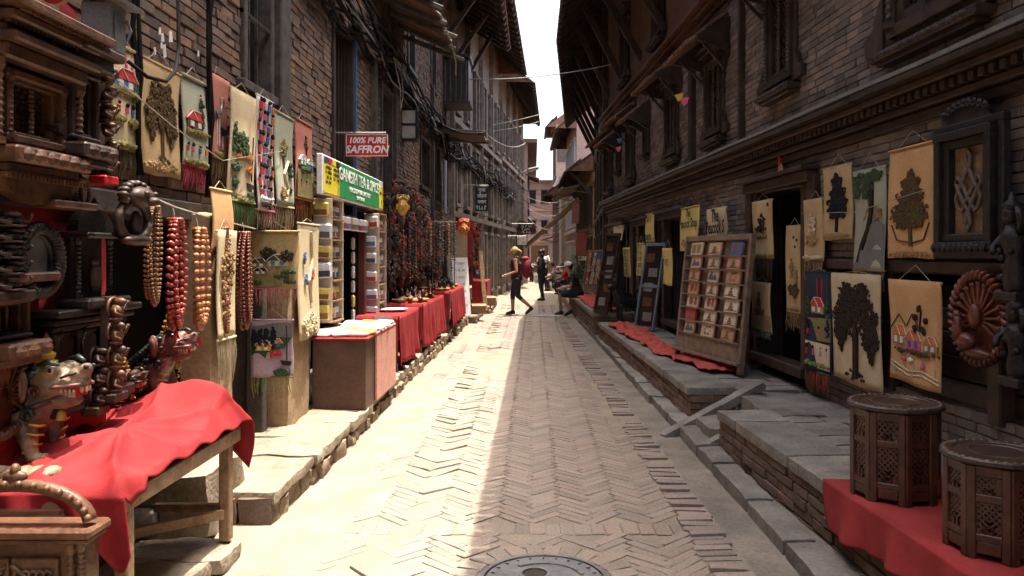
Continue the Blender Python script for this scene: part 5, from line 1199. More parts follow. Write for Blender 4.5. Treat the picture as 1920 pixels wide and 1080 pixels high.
t = thing('door_frame', 'dark red wooden door frame of the spice shop', 'door frame', (-1.98, 8.6, .2))
for y in (7.95, 9.25): m = MB(); m.box((-1.98, y, 1.0), (.08, .1, 1.65), ch=.006); wbuild(m, 'jamb', M('oxblood_wood', (.10, .03, .02), None, 8, .5, .3), t)
m = MB(); m.box((-1.98, 8.6, 1.87), (.08, 1.4, .1), ch=.006); wbuild(m, 'head', WOOD, t)
for i in range(9): packet((-1.93, 7.95+.16*i, 1.86), RZ_L+rn.uniform(-.2, .2), i, label='%s packet from the near end in the row over the spice shop door' % (('first',)+ORD[1:])[i], group='hanging packets', s=1.0)
for i in range(7):
    packet((-2.02, 8.25, .75+.16*i), RZ_L+.5, i, label='%s packet from below of the nearer strip inside the spice shop door' % ORD[i], group='strip of packets one'); packet((-2.02, 8.95, .7+.16*i), RZ_L+.3, i+1, label='%s packet from below of the farther strip inside the spice shop door' % ORD[i], group='strip of packets two')
t = thing('counter', 'brown plywood shop counter with a pink street side in front of the spice shop', 'counter', (-1.67, 7.6, .2))
m = MB(); m.box((-1.675, 7.58, .5), (.46, 1.38, .6), ch=.006); wbuild(m, 'case', M('brown_ply', (.12, .065, .042), (.085, .045, .03), 5, .5, .15), t)
m = MB(); m.box((-1.432, 7.78, .52), (.02, 1.0, .62), ch=.003); wbuild(m, 'side_panel', flat('pink_paint', (.74, .36, .29), .6, .1), t)
m = MB(); m.box((-1.67, 7.58, .812), (.5, 1.42, .02), ch=.004); wbuild(m, 'top', REDD, t)
for i in range(8):
    for j in range(3): packet((-1.83+.16*j+rn.uniform(-.02, .02), 6.98+.17*i, .842+rn.uniform(0, .012)), rn.uniform(-.5, .5), i+j, rx=R(90)+rn.uniform(-.12, .12), label='packet on the brown counter top, %s row from near, %s' % ((('first',)+ORD[1:])[i], ('wall side', 'middle', 'street side')[j]), group='packets on the counter')
# ---- red clothed tables further along
def ctable(label, clabel, y0, y1, x0, x1, zt, zf, poster=False, seed=3):
    t = thing('table', label, 'table', ((x0+x1)/2, (y0+y1)/2, .2))
    m = MB(); m.box(((x0+x1)/2, (y0+y1)/2, zt-.02), (x1-x0, y1-y0, .03)); wbuild(m, 'top', WOODM, t)
    for x in (x0+.05, x1-.04):
        for y in (y0+.06, y1-.06): m = MB(); m.box((x, y, .2+(zt-.23)/2), (.045, .045, zt-.23)); wbuild(m, 'leg', WOODM, t)
    m = MB(); ph = seed
    def fn(u, v):                                          # v: back edge, front edge, then hanging down the street side
        Y = y0-.01+(y1-y0+.02)*u; f = 14*(y1-y0)
        if v < .4: return (x0+(x1-x0)*v/.4, Y, zt+.003)
        d = (v-.4)/.6; return (x1+.012+.03*d*math.sin(u*f+ph)+.015*d*math.sin(u*f*2.3)+.02*d, Y, zt+.003-(zt-zf)*d*(1+.03*math.sin(u*9+ph)))
    m.grid(fn, 60, 20)
    def fe(u, v): return (x0+(x1-x0)*u, y0-.012-.015*v*math.sin(u*17+ph), zt-(zt-zf)*v*.8)
    m.grid(fe, 20, 10); tag(m.build('table_cloth', RED, smooth=True, thick=.004), clabel, 'cloth'); return t
ctable('small table right behind the spice counter', 'red cloth with a white poster pinned to it behind the spice counter', 9.0, 10.5, -2.0, -1.52, .84, .28)
o = MB().box((0, 0, 0), (.2, .006, .36)).build('poster', PAPER, None, (-1.68, 8.97, .66)); tag(o, 'white poster pinned to the red cloth behind the spice counter', 'poster')
MB().lathe([(.05, 0), (.05, .003)], 20, X=Matrix.Rotation(R(90), 4, 'X')).build('printed_disc', WOODL, o, (0, -.004, -.05))
o = MB().lathe([(.02, 0), (.17, .01), (.2, .03)], 18).build('paper_tray', PAPER, None, (-1.72, 9.7, .85)); tag(o, 'white paper sheets piled on the red table behind the spice counter', 'paper')
ctable('souvenir table with trinkets in the middle of the left row', 'red cloth hanging in folds from the middle souvenir table', 10.8, 13.2, -2.0, -1.5, .86, .26, seed=5)
ctable('farther souvenir table below the bead stand on the left', 'red cloth hanging in folds from the farther souvenir table', 13.6, 16.2, -2.0, -1.42, .9, .3, seed=8)
# trinkets
TM = [MB().lathe([(.0, 0), (.05, 0), (.085, .035), (.08, .05), (.04, .02), (0, .02)], 12).mesh('bowl', GOLD, True), MB().lathe([(.045, 0), (.05, .02), (.02, .04), (.04, .09), (.03, .12), (.025, .15), (.0, .17)], 10).mesh('figurine', EBON, True), MB().box((0, 0, .025), (.16, .12, .05), ch=.008).mesh('wooden_box', WOODM), MB().lathe([(0, 0), (.06, 0), (.07, .015), (.05, .05), (.0, .065)], 12).mesh('bell', WOODL, True), MB().lathe([(.03, 0), (.03, .05), (.045, .06), (.045, .07), (.01, .08), (.01, .15), (.0, .16)], 10).mesh('stupa', WOODR, True)]
TN = ['bowl', 'figurine', 'wooden_box', 'bell', 'stupa']
for (y0, y1, x0, x1, z, n, where) in ((10.9, 13.1, -1.95, -1.55, .866, 46, 'middle'), (13.7, 16.1, -1.95, -1.47, .906, 42, 'farther')):
    for i in range(n):
        k = rn.randint(0, 4); tag(mk(TN[k], TM[k], None, (rn.uniform(x0, x1), y0+(y1-y0)*(i+.5)/n, z), rn.uniform(0, 6)), 'small '+('brass bowl', 'black figurine', 'brown wooden box', 'pale wooden bell', 'red wooden stupa')[k]+' on the %s souvenir table' % where, 'souvenir', 'trinkets %s %d' % (where, k))
# masks
MASKM = []
for k, mt in enumerate((EBON, WOODR, WOODM, WOOD, flat('mask_red', (.25, .02, .02), .4, .1, .5))):
    m = MB(); m.ball((0, 0, 0), (.085, .05, .12), 12, 9); m.ball((0, -.05, -.01), (.018, .03, .04), 7, 6); m.ball((-.035, -.038, .035), (.026, .018, .015), 7, 5); m.ball((.035, -.038, .035), (.026, .018, .015), 7, 5); m.ball((0, -.04, -.06), (.04, .02, .013), 8, 5)
    for s in (-1, 1): m.tube([(s*.05, 0, .09), (s*.085, -.01, .14), (s*.075, -.01, .18)], [.025, .018, .004], 6); m.ball((s*.088, 0, 0), (.018, .02, .045), 6, 5)
    for q in range(5): m.ball((-.06+.03*q, -.015, .12+.012*(2-abs(q-2))), .022, 6, 5)
    MASKM.append(m.mesh('mask', mt, True))
COLN = 'first second third fourth fifth sixth seventh eighth ninth tenth eleventh twelfth thirteenth fourteenth fifteenth sixteenth last'.split()
for i in range(17):
    for j in range(8):
        Y = 10.9+.37*i+rn.uniform(-.05, .05); z = 1.12+.19*j+rn.uniform(-.04, .04)
        if Y > 14.2 and z > 2.1: continue
        if rn.random() < .12: continue
        k = rn.choice((0, 0, 1, 2, 3, 3, 4)); o = mk('mask', MASKM[k], None, (-1.97+rn.uniform(-.02, .05), Y, z), RZ_L); o.rotation_euler = (0, rn.uniform(-.15, .15), RZ_L-rn.uniform(0, .9)); s = rn.uniform(.6, 1.05); o.scale = (s,)*3
        tag(o, ('black', 'red brown', 'brown', 'dark brown', 'red')[k]+' hanging mask, %s column from the spice shop, %s row from below' % (COLN[i], ORD[j]), 'mask', 'hanging masks')
def bigmask(label, loc, mat, s, crown):
    t = thing('mask', label, 'mask', loc, R(25)); t.scale = (s,)*3
    o = mk('face', MASKM[2].copy(), t); o.data.materials[0] = mat
    MB().lathe([(.11, -.03), (.13, 0), (.11, .03)], 20, X=Matrix.Translation((0, .02, .06)) @ Matrix.Rotation(R(90), 4, 'X')).build('halo', crown, t)
    for sx in (-1, 1): MB().ball((sx*.035, -.05, .035), (.014, .012, .012), 7, 5).build('eye', C_WHT, t)
bigmask('large golden face mask at the corner of the mask display', (-1.78, 10.9, 2.18), GOLD, .95, WOOD)
bigmask('large red and yellow demon mask on the bead stand', (-1.35, 15.5, 2.02), M('demon_yellow', (.6, .34, .05), (.45, .06, .04), 30, .4, .1), 1.15, REDS)
t = thing('bead_stand', 'metal stand hung with strings of small trinkets by the farther table', 'stand', (-1.7, 14.6, .2))
for x in (-1.85, -1.45): m = MB(); m.tube([(x, 14.7, .9), (x, 14.7, 2.15)], .012); wbuild(m, 'upright', METAL, t)
m = MB(); m.tube([(-1.9, 14.7, 2.13), (-1.4, 14.7, 2.13)], .012); wbuild(m, 'bar', METAL, t)
for i in range(15):
    f = i < 9; loc = (-1.88+.055*i, 14.68, 2.1) if f else (-1.84, 11.3+.6*(i-9), 2.0); l = rn.uniform(.5, .95); m = MB(); z = 0
    while z > -l:
        r_ = rn.uniform(.012, .028); m.ball((rn.uniform(-.006, .006), rn.uniform(-.006, .006), z), (r_, r_, r_*.9), 6, 5); z -= r_*2.1
    tag(m.build('trinket_string', (WOODR, GOLD, METAL, WOODM, EBON, WOODR, WOODM)[rn.randint(0, 6)], None, loc, smooth=True), 'string of small trinkets hanging '+('on the metal stand' if f else 'in front of the masks'), 'trinkets', 'trinket strings %d' % f)
# boards, cartons and signs further along on the left
def board(label, loc, w, h, rz, lean, mat, name='notice_board', lines=0, frame=None, cat='board'):
    t = thing(name, label, cat, loc, rz); t.rotation_euler = (R(-lean), 0, rz); MB().box((0, 0, h/2), (w, .025, h), ch=.004).build('panel', mat, t)
    if frame:
        for sx in (-1, 1): MB().box((sx*w/2, -.006, h/2), (.035, .045, h), ch=.004).build('frame_post', frame, t)
    for k in range(lines): scribble(t, w*.7, .055*w/.34, 0, h*.9-k*h*.12, C_GRY, -.0155, k+40)
    return t
board('white lettered notice board leaning at the end of the red clothed tables', (-1.5, 17.0, .22), .38, 1.25, R(28), 9, WHITE, lines=7)
board('second pale board hanging behind the white notice board', (-1.6, 17.6, 1.3), .3, .75, R(20), 0, PLAS, lines=0)
board('brown plank leaning on the wall beside the cardboard box', (-1.2, 20.2, .1), .12, 1.55, R(30), 12, WOODL, 'plank', cat='plank')
board('grey panel standing behind the brown carton', (-1.75, 18.6, .3), .5, 1.2, R(40), 5, M('panel_grey', (.30, .28, .24), None, 5, .8, .2), 'panel', cat='panel')
def carton(label, loc, d, rz, mat=None):
    t = thing('carton', label, 'box', loc, rz); mat = mat or flat('cardboard', (.34, .21, .11), .85); MB().box((0, 0, d[2]/2), d, ch=.004).build('case', mat, t)
    for s in (-1, 1): MB().box((0, s*d[1]*.62, d[2]-.002), (d[0]*.98, d[1]*.4, .008), rx=R(-22*s)).build('flap', mat, t)
carton('brown cardboard box standing on the low step', (-1.28, 18.3, .18), (.34, .28, .2), .3); carton('brown carton on a stool before the grey panel', (-1.55, 17.9, .55), (.34, .3, .26), .1); carton('second low carton near the red stall', (-1.15, 20.9, .2), (.3, .3, .22), .2)
t = thing('stool', 'wooden stool that carries the brown carton', 'stool', (-1.55, 17.9, .22)); MB().box((0, 0, .31), (.34, .34, .03)).build('seat', WOODM, t)
for sx in (-1, 1):
    for sy in (-1, 1): MB().box((sx*.13, sy*.13, .15), (.035, .035, .3)).build('leg', WOODM, t)
def hsign(label, x0, x1, y0, y1, Y, mat, lines, fm, size=.1):
    a, b = PX(x0, y0, Y), PX(x1, y1, Y); t = thing('shop_sign', label, 'sign', ((a.x+b.x)/2, Y, (a.z+b.z)/2)); w, h = b.x-a.x, a.z-b.z; MB().box((0, .015, 0), (w, .03, h), ch=.004).build('board', mat, t)
    for k, s in enumerate(lines): (text(t, s, size, 0, h*(.5-(k+.6)/(len(lines)+.2)), fm, -.003, .9) if s else scribble(t, w*.8, size, 0, h*(.5-(k+.6)/(len(lines)+.2)), fm, -.003, k+60))
    MB().tube([(-w/2-.3, .02, h/2+.03), (w/2, .02, h/2+.03)], .012).build('bracket', METAL, t); return t
hsign('black hanging sign with white Devanagari lettering high on the left', 891, 916, 350, 396, 18.3, BLACK, ('गुजा', 'लोहार', 'पसल', ''), WHITE, .11)
hsign('dark brown hanging sign further down the left side', 976, 1000, 421, 439, 27, flat('maroon_board', (.06, .025, .02)), ('', '', ''), WHITE, .09)
hsign('white hanging sign with red mark below the dark brown sign', 970, 987, 444, 459, 25, WHITE, ('', ''), REDS, .1)
board('pale blue shutter panel fixed high on the left wall', (-1.98, 18.0, 2.45), .5, 1.2, RZ_L, 0, flat('pale_blue', (.25, .33, .36), .7), 'shutter', cat='shutter')
t = thing('lantern', 'box lantern with frosted white panes on the left wall', 'lantern', (-1.98, 12.8, 3.6))
for z in (-.24, .0, .24): MB().box((0, 0, z), (.26, .2, .03)).build('frame_bar', BLACK, t)
for sx in (-1, 1):
    for sy in (-1, 1): MB().box((sx*.12, sy*.09, 0), (.025, .025, .5)).build('frame_post', BLACK, t)
for z in (-.12, .12): MB().box((0, 0, z), (.22, .17, .2)).build('pane', flat('frosted_pane', (.62, .62, .60), .5), t)
MB().bar((-.13, 0, .27), (.0, 0, .27), .03, .03).build('bracket', BLACK, t)
# red bead stall
t = thing('bead_stall', 'red draped stall hung with masks and beads far along the left side', 'stall', (-1.55, 21.6, .2))
m = MB(); m.grid(lambda u, v: (-1.78+.02*math.sin(u*30), 20.8+2.4*u, .9+1.5*v), 30, 6); wbuild(m, 'back_cloth', RED, t, True)
m = MB(); m.box((-1.45, 21.6, .52), (.5, 1.6, .62), ch=.01); wbuild(m, 'draped_counter', RED, t)
m = MB(); m.box((-1.72, 20.85, 1.45), (.3, .04, 1.9)); wbuild(m, 'side_cloth', REDD, t)
for i in range(44):
    k = rn.randint(0, 4); o = mk('mask', MASKM[k], None, (-1.62+rn.uniform(-.1, .12), 20.8+rn.uniform(-.02, 2.3), rn.uniform(1.0, 2.3)), R(30)); o.scale = (.55,)*3; tag(o, 'tiny '+('black', 'red brown', 'brown', 'dark brown', 'red')[k]+' mask on the far red stall', 'mask', 'stall masks %d' % k)

# ============================================================ right-hand goods
rtap('jute wall hanging of a hill shrine with dark fringe left of the dark doorway', 1412, 1450, 372, 486, motifs=[('t', 'shrine', [(.05, .62, .18, .14), (-.05, .5, .3, .06)], 70, .013, C_DBR), ('t', 'hill', [(0, .42, .4, .05)], 50, .012, C_TAN), hedge(.06, C_OLI, 60), ('p', 'moon', [(.3, .88), (.36, .88), (.36, .94), (.3, .94)], C_DBR)], fr=([C_BRN, C_DBR], 528))
rtap('small jute hanging of a pagoda under the hill shrine hanging', 1411, 1446, 531, 628, motifs=[('t', 'pagoda', [(0, .62, .1, .18), (0, .42, .3, .08)], 90, .013, C_BRN), ('p', 'band', [(-.48, .05), (.48, .05), (.48, .36), (-.48, .36)], C_TAN, .004), hedge(.03, C_DGR, 50)], fr=([C_GRY], 640))
rtap('narrow jute hanging with tiny red windows inside the doorway', 1476, 1504, 421, 588, off=.02, motifs=[('t', 'tower', [(-.1, .5, .1, .12), (.2, .42, .12, .1)], 60, .012, C_TAN), ('p', 'window', [(.1, .38), (.25, .38), (.25, .42), (.1, .42)], C_RED), ('t', 'bush', [(0, .25, .4, .08)], 70, .013, C_BRN), ('t', 'bird', [(.2, .75, .02, .01), (.3, .82, .02, .01), (.1, .86, .02, .01)], 6, .01, C_DBR)], fr=([C_TAN, C_BRN], 628))
rtap('grey jute hanging of a white house by the doorway edge', 1509, 1545, 370, 490, motifs=[('t', 'house', [(-.05, .6, .2, .16)], 60, .013, C_CRM), ('p', 'window', [(-.1, .55), (0, .55), (0, .62), (-.1, .62)], C_DBR), ('t', 'bush', [(-.1, .35, .3, .08)], 60, .013, C_TAN), hedge(.06, C_CRM, 60)], fr=([C_BRN, C_TAN], 534))
rtap('tan hanging with a dark navy conifer right of the doorway', 1545, 1599, 304, 448, motifs=[('t', 'crown', [(0, .76, .17, .13), (0, .62, .27, .13), (0, .48, .34, .13), (0, .38, .33, .1)], 900, .0105, C_BLK), ('l', 'trunk', [(0, .1), (0, .3)], .016, C_BLK), ('t', 'ground', [(0, .05, .47, .03)], 90, .009, C_TAN)], hang=.1)
rtap('tall hanging with a leaning palm trunk and green canopy between two tan hangings', 1601, 1662, 309, 508, base=JUTEG, motifs=[('t', 'canopy', [(-.2, .9, .3, .07), (.2, .92, .28, .05), (-.38, .78, .1, .08), (-.1, .78, .1, .08), (.1, .83, .07, .05)], 330, .0135, C_DGR), ('l', 'palm_trunk', [(-.32, .08), (-.2, .25), (.0, .4), (.1, .55), (.12, .85)], .024, C_DBR), ('l', 'trunk', [(-.2, .5), (-.05, .62), (-.1, .85)], .012, C_CRM), ('p', 'far_hill', [(-.1, .2), (.48, .2), (.48, .44), (.2, .5), (.0, .4)], C_GRY, .002), ('t', 'reed', [(.3, .55, .15, .07)], 40, .009, C_TAN), ('p', 'water', [(-.48, .02), (.48, .02), (.48, .2), (-.2, .2)], C_GRY, .003)], fr=([C_TAN, C_GRY], 548), hang=.12)
rtap('large orange jute hanging with a bushy brown tree, highest on the right wall', 1668, 1759, 260, 484, base=JUTEO, motifs=[('t', 'crown', [(0, .64, .19, .13), (0, .52, .3, .15), (0, .4, .38, .14), (0, .34, .41, .09)], 1500, .0095, C_BRN), ('l', 'trunk', [(0, .1), (0, .35)], .018, C_BRN), ('l', 'hoop', [(-.4, .3), (-.3, .16), (0, .13), (.3, .16), (.42, .3)], .006, C_BRN), ('t', 'ground', [(0, .03, .46, .02)], 60, .009, C_TAN)], hang=.1)
rtap('bright navy hanging with red roofed cottage and dancers, low by the doorway', 1511, 1559, 510, 706, off=.13, base=NAVY, motifs=[('h', -.02, .58, .5, .16, C_TAN, C_RED), ('l', 'pole', [(0, .72), (0, .93)], .006, C_RED), ('l', 'pole', [(.18, .7), (.18, .93)], .006, C_RED), ('t', 'bush', [(-.36, .66, .1, .1), (.36, .62, .1, .12)], 80, .013, C_DGR), ('p', 'lawn', [(-.48, .3), (.48, .32), (.48, .55), (-.48, .52)], C_OLI, .002), ('p', 'field', [(-.48, .04), (.48, .04), (.48, .29), (-.48, .29)], C_CRM, .002), ('t', 'poplar', [(-.4, .44, .06, .1), (.4, .44, .06, .1)], 50, .012, C_BLK)]+dolls(.36, (-.35, .05, .32), .015)+dolls(.16, (-.38, -.12, .14, .38), .012)+[hedge(.07, C_GRN, 80), ('t', 'flower', [(-.3, .08, .1, .02), (.2, .08, .2, .02)], 24, .011, C_ORA)], fr=([C_DGR, C_BRN, C_RED], 748), hang=.03)
rtap('large cream hanging with a huge black drooping tree behind the octagonal tables', 1561, 1654, 516, 738, off=.13, base=JUTEL, motifs=roundtree(C_DBR, C_DBR, .02, .08, .95, .46, 1900, .0105)+[('l', 'trunk', [(.05, .06), (.06, .5)], .03, C_DBR)], hang=.02)
rtap('orange jute hanging with three cottages and a rail fence, nearest low hanging', 1668, 1767, 529, 738, off=.13, base=JUTEO, motifs=[('h', -.3, .36, .27, .2, C_TAN, C_ORA), ('h', .0, .34, .28, .19, C_PNK, C_ORA), ('h', .33, .34, .25, .15, C_TAN, C_ORA), ('l', 'stem', [(.12, .52), (.16, .72)], .006, C_DBR), ('t', 'blossom', [(.14, .74, .02, .02), (.05, .65, .03, .02), (.26, .62, .03, .02), (.06, .55, .03, .02), (.2, .53, .03, .02)], 30, .016, C_DBR), ('l', 'mountain', [(-.48, .52), (-.3, .66), (-.15, .55), (-.02, .68), (.1, .56)], .004, C_BRN), hedge(.31, C_BRN, 60), ('l', 'fence_rail', [(-.48, .19), (-.1, .12), (.2, .15), (.48, .1)], .006, C_CRM), ('l', 'fence_rail', [(-.48, .15), (-.1, .08), (.2, .11), (.48, .06)], .006, C_CRM)]+[('l', 'fence_post', [(x, .07), (x, .2)], .005, C_CRM) for x in (-.4, -.2, 0, .2, .4)]+[('t', 'goose', [(-.05, .24, .03, .015)], 8, .011, C_WHT), ('t', 'flower', [(-.2, .23, .04, .02), (.2, .2, .04, .02)], 14, .013, C_PNK)], hang=.1)
tag(MB().tube([(RWX(7.2)-.14, RY(1505, .14), EYE+(VY-400)/FPX*RY(1505, .14)), (RWX(6)-.16, 6.0, 1.86), (RWX(4.9)-.14, RY(1768, .14), EYE+(VY-345)/FPX*RY(1768, .14))], .003, 4).build('washing_line', ROPE), 'thin white line strung across the right tapestries', 'line')
# carved frame with endless knot
Y = 4.66; t = thing('carved_window_frame', 'black carved window frame holding an endless knot on the right wall', 'carving', (RWX(Y)-.09, Y, EYE+(VY-480)/FPX*Y), RZ_R)
w, h = .62, .82
for k, (s, d) in enumerate(((1, .05), (.8, .09), (.62, .06))):
    for sx in (-1, 1): MB().box((sx*w*s/2, -d/2, h*.47), (.05, d, h*(.92-.12*k)), ch=.008).build('frame_post', EBON, t)
    MB().box((0, -d/2-.002, h*(.93-.06*k)), (w*s+.06, d+.004, .05), ch=.008).build('frame_rail', EBON, t); MB().box((0, -d/2-.002, h*(.01+.06*k)), (w*s+.06, d+.004, .05), ch=.008).build('frame_rail', EBON, t)
MB().box((0, .0, h*.47), (w*.55, .02, h*.75)).build('panel', WOODL, t)
m = MB()
for i in range(9): m.tube([(-.2+.05*i+.018*math.cos(a), -.06, h*.98+.03+(.07-.0035*(i-4)**2)*.8+.018*math.sin(a)) for a in np.linspace(0, 6.28, 8)], .012, 5)
m.prism([(-.24, h*.95), (.24, h*.95), (.16, h*1.05), (.0, h*1.1), (-.16, h*1.05)], -.045, -.01); m.build('crest', EBON, t, smooth=False)
m = MB()
for i in range(10): m.ball((-.24+.053*i, -.1, h*.06), (.02, .02, .03), 6, 5)
m.build('beading', EBON, t)
KG = M('knot_grey', (.14, .11, .09), None, 12, .5, .3)
m = MB(); q = .062; kz = h*.47
def knotline(pts): m.tube([(x*q, -.03-.006*(i % 2), kz+z*q*1.35) for i, (x, z) in enumerate(pts)], .013, 7)
knotline([(-2, .5), (-1.6, 1), (-1, .5), (0, -.5), (1, -1.5), (1.6, -1.2), (1.9, -.5), (1, .5), (0, 1.5), (-.4, 2.3), (0, 2.8), (.4, 2.3), (0, 1.5), (-1, .5), (-2, -.5), (-1.6, -1.2), (-1, -1.5), (0, -.5), (1, .5), (1.6, 1), (2, .5), (1, -.5), (0, -1.5), (-.4, -2.3), (0, -2.8), (.4, -2.3), (0, -1.5), (-1, -.5), (-2, .5)])
m.build('endless_knot', KG, t, smooth=True)
Y = RY(1838, .14); wheel('round reddish carved peacock wheel hanging on the right wall', (RWX(Y)-.15, Y, EYE+(VY-597)/FPX*Y), .245, WOODR, RZ_R, 15)
def fig(label, px, y0, y1, off, n=8):
    Y = RY(px, off); z0 = EYE+(VY-y1)/FPX*Y; h = (y1-y0)/FPX*Y; t = thing('carved_figure', label, 'carving', (RWX(Y)-off, Y, z0), RZ_R); rn = random.Random(px); m = MB()
    m.tube([(0, 0, 0), (.02, -.02, h*.2), (-.015, 0, h*.45), (.01, -.02, h*.62), (0, -.02, h*.78)], [.05, .06, .045, .07, .03], 10); m.ball((0, -.03, h*.87), (.04, .045, .055), 10, 8); m.tube([(-.06, -.02, h*.68), (-.11, -.05, h*.55), (-.05, -.1, h*.48)], .018, 7); m.tube([(.06, -.02, h*.68), (.11, -.05, h*.8), (.09, -.05, h*.95)], .018, 7)
    for i in range(n): m.ball((rn.uniform(-.06, .06), -.05, h*rn.uniform(.05, .6)), .02, 6, 5)
    m.lathe([(.045, 0), (.05, .03), (.02, .06), (.01, .1)], 10, (0, -.02, h*.92)); m.build('body', EBON, t, smooth=True); MB().box((0, 0, .01), (.18, .14, .05), ch=.006).build('base', EBON, t); MB().box((0, .05, h*.5), (.16, .02, h)).build('backboard', EBON, t)
fig('black carved goddess strut at the right edge above', 1905, 380, 560, .12); fig('second black carved figure at the right edge beside the peacock wheel', 1912, 570, 720, .14, 5)
Y = RY(1461, .08); t = thing('wall_mask', 'small painted paper face stuck on the right wall above the doorway', 'mask', (RWX(Y)-.06, Y, EYE+(VY-335)/FPX*Y), RZ_R)
MB().prism([(-.04, 0), (.05, -.01), (.06, .08), (.02, .14), (-.03, .2), (-.05, .1)], -.015, 0).build('face', C_CRM, t); MB().prism([(-.03, .13), (.02, .11), (.0, .22), (-.05, .24)], -.02, -.002).build('headdress', C_RED, t); MB().ball((.01, -.018, .06), (.012, .006, .01), 6, 5).build('eye', C_BLK, t)
# octagonal side tables
OCT = M('octagon_wood', (.085, .028, .012), (.035, .012, .006), 14, .4, .3, .25, .45)
def tabouret(label, loc, rad, h, rz):
    t = thing('octagonal_table', label, 'side table', loc, rz)
    n = 16; top = MB(); top.lathe([(rad*1.03, h-.028), (rad*1.1, h-.02), (rad*1.1, h-.006), (rad*1.06, h), (rad*.86, h+.0), (rad*.84, h-.004), (rad*.02, h-.004)], n); top = top.build('top', M('tray_wood', (.05, .028, .02), (.025, .014, .011), 9, .45, .3, 0, .5), t)
    MB().tube([(rad*.55*math.cos(a_), rad*.55*math.sin(a_), h-.004) for a_ in np.linspace(0, 6.283, 33)], .006, 6).build('inlay_ring', WOODM, top)
    m = MB()
    for i in range(40): a = 2*math.pi*i/40; m.ball((rad*1.0*math.cos(a), rad*1.0*math.sin(a), h), (.012, .012, .004), 6, 4)
    m.build('rim_studs', WOODM, top)
    R8 = rad*.9; side = 2*R8*math.tan(math.pi/8)
    for k in range(8):
        a = 2*math.pi*k/8; X = Matrix.Translation((0, 0, 0)) @ Matrix.Rotation(a+R(90), 4, 'Z') @ Matrix.Translation((0, -R8, 0))
        p = mk('panel', None, t); MW[p.name] = MW[t.name]
        fw = side; st = .032; zt = h-.03; zb = .075
        for sx in (-1, 1): m = MB(); m.box((sx*(fw/2-st*.42), 0, zt/2), (st, .028, zt), ch=.004, X=X); m.build('stile', OCT, p)
        for z, hh in ((zt-.02, .04), (zt*.66, .032), (zb+.014, .03)): m = MB(); m.box((0, .001, z), (fw-st, .022, hh), ch=.003, X=X); m.build('rail', OCT, p)
        m = MB(); W_ = fw-st*1.6
        for (z0, z1) in ((zt*.66+.016, zt-.04), (zb+.03, zt*.66-.016)):       # pierced fretwork with an arched hole
            nx = 4; step = W_/nx; nz = max(3, int((z1-z0)/step))
            sz = (z1-z0)/nz
            for i in range(nx+1):
                for j in range(nz+1):
                    x = -W_/2+i*step; z = z0+j*sz
                    if j < nz:
                        if i < nx and not (i in (1,) and j < max(1, nz*.3)): m.bar(X @ Vector((x, 0, z)), X @ Vector((x+step, 0, z+sz)), .007, .008)
                        if i > 0 and not (i in (3,) and j < max(1, nz*.3)): m.bar(X @ Vector((x, .001, z)), X @ Vector((x-step, .001, z+sz)), .007, .010)
            for sx in (-1, 1): m.bar(X @ Vector((sx*step*.5, -.003, z0)), X @ Vector((sx*step*.5, -.003, z0+sz*max(1, nz*.25))), .01, .01)
        m.build('fretwork', OCT, p)
        m = MB(); m.box((0, .0, .05), (fw*.6, .018, .05), X=X, ch=.004); m.build('apron', OCT, p)
    return t
tabouret('taller octagonal carved side table with fretwork sides on the red cloth', (1.80, 3.98, .346), .205, .47, R(11)); tabouret('lower octagonal carved side table with inlaid round top at the right edge', (1.895, 3.26, .346), .198, .40, R(5))
m = MB()
def rc(u, v):
    Y = 2.3+1.98*u; xf = 1.70+(1.446-1.70)*(Y-2.4)/3.85
    if v < .6: return (xf-.015+(RWX(Y)-.25-xf)*(1-v/.6), Y+.02*math.sin(v*8), .346+.006*noise.noise((u*12, v*9, 0)))
    d = (v-.6)/.4; return (xf-.025-.02*d-.022*d*math.sin(Y*13)-.012*d*math.sin(Y*29), Y+.012*math.sin(d*5), .344-.21*d*(1+.12*math.sin(Y*5)))
m.grid(rc, 80, 40); tag(m.build('red_cloth', REDD, smooth=True, thick=.005), 'dull red cloth under the octagonal tables, hanging over the platform edge', 'cloth')
def floorcloth(label, pts, z, mat, nu=70, nv=18):
    m = MB()
    def f(u, v):
        n = len(pts)-1; k = min(int(u*n), n-1); s = u*n-k; a, b = pts[k], pts[k+1]; x0 = a[0]+(b[0]-a[0])*s; x1 = a[1]+(b[1]-a[1])*s; y = a[2]+(b[2]-a[2])*s
        x0 += .10*noise.noise((y*1.7, 0, 4)); x1 += .14*noise.noise((y*1.9, 5, 4)); x = x0+(x1-x0)*v+.02*noise.noise((y*4, v*3, 1)); e = noise.noise((x*6, y*3.2, 3)); e2 = noise.noise((x*14, y*9, 8)); yy = y+.03*noise.noise((v*4, y*2, 6))
        return (x, yy, z+.012+.075*max(0, e)**1.3+.03*abs(e2)+.035*abs(math.sin(y*6.5+x*5+2*e))**3)
    m.grid(f, nu*2, nv*2); return tag(m.build('floor_cloth', mat, smooth=True, thick=.005), label, 'cloth')
REDP = M('washed_red_cloth', (.46, .085, .06), (.33, .055, .042), 4, .9, .2, fine=120)
floorcloth('faded red cloth rumpled along the platform under the postcard rack', [(1.72, 2.12, 8.15), (1.6, 2.05, 8.8), (1.5, 1.8, 9.6), (1.42, 1.75, 10.6), (1.36, 1.72, 11.6), (1.27, 1.7, 12.6), (1.24, 1.6, 13.5)], .336, REDP)
floorcloth('faded red cloth on the far platform by the seated man', [(1.2, 1.7, 15.2), (1.13, 1.65, 17), (1.1, 1.6, 19), (1.1, 1.6, 21)], .453, REDP)
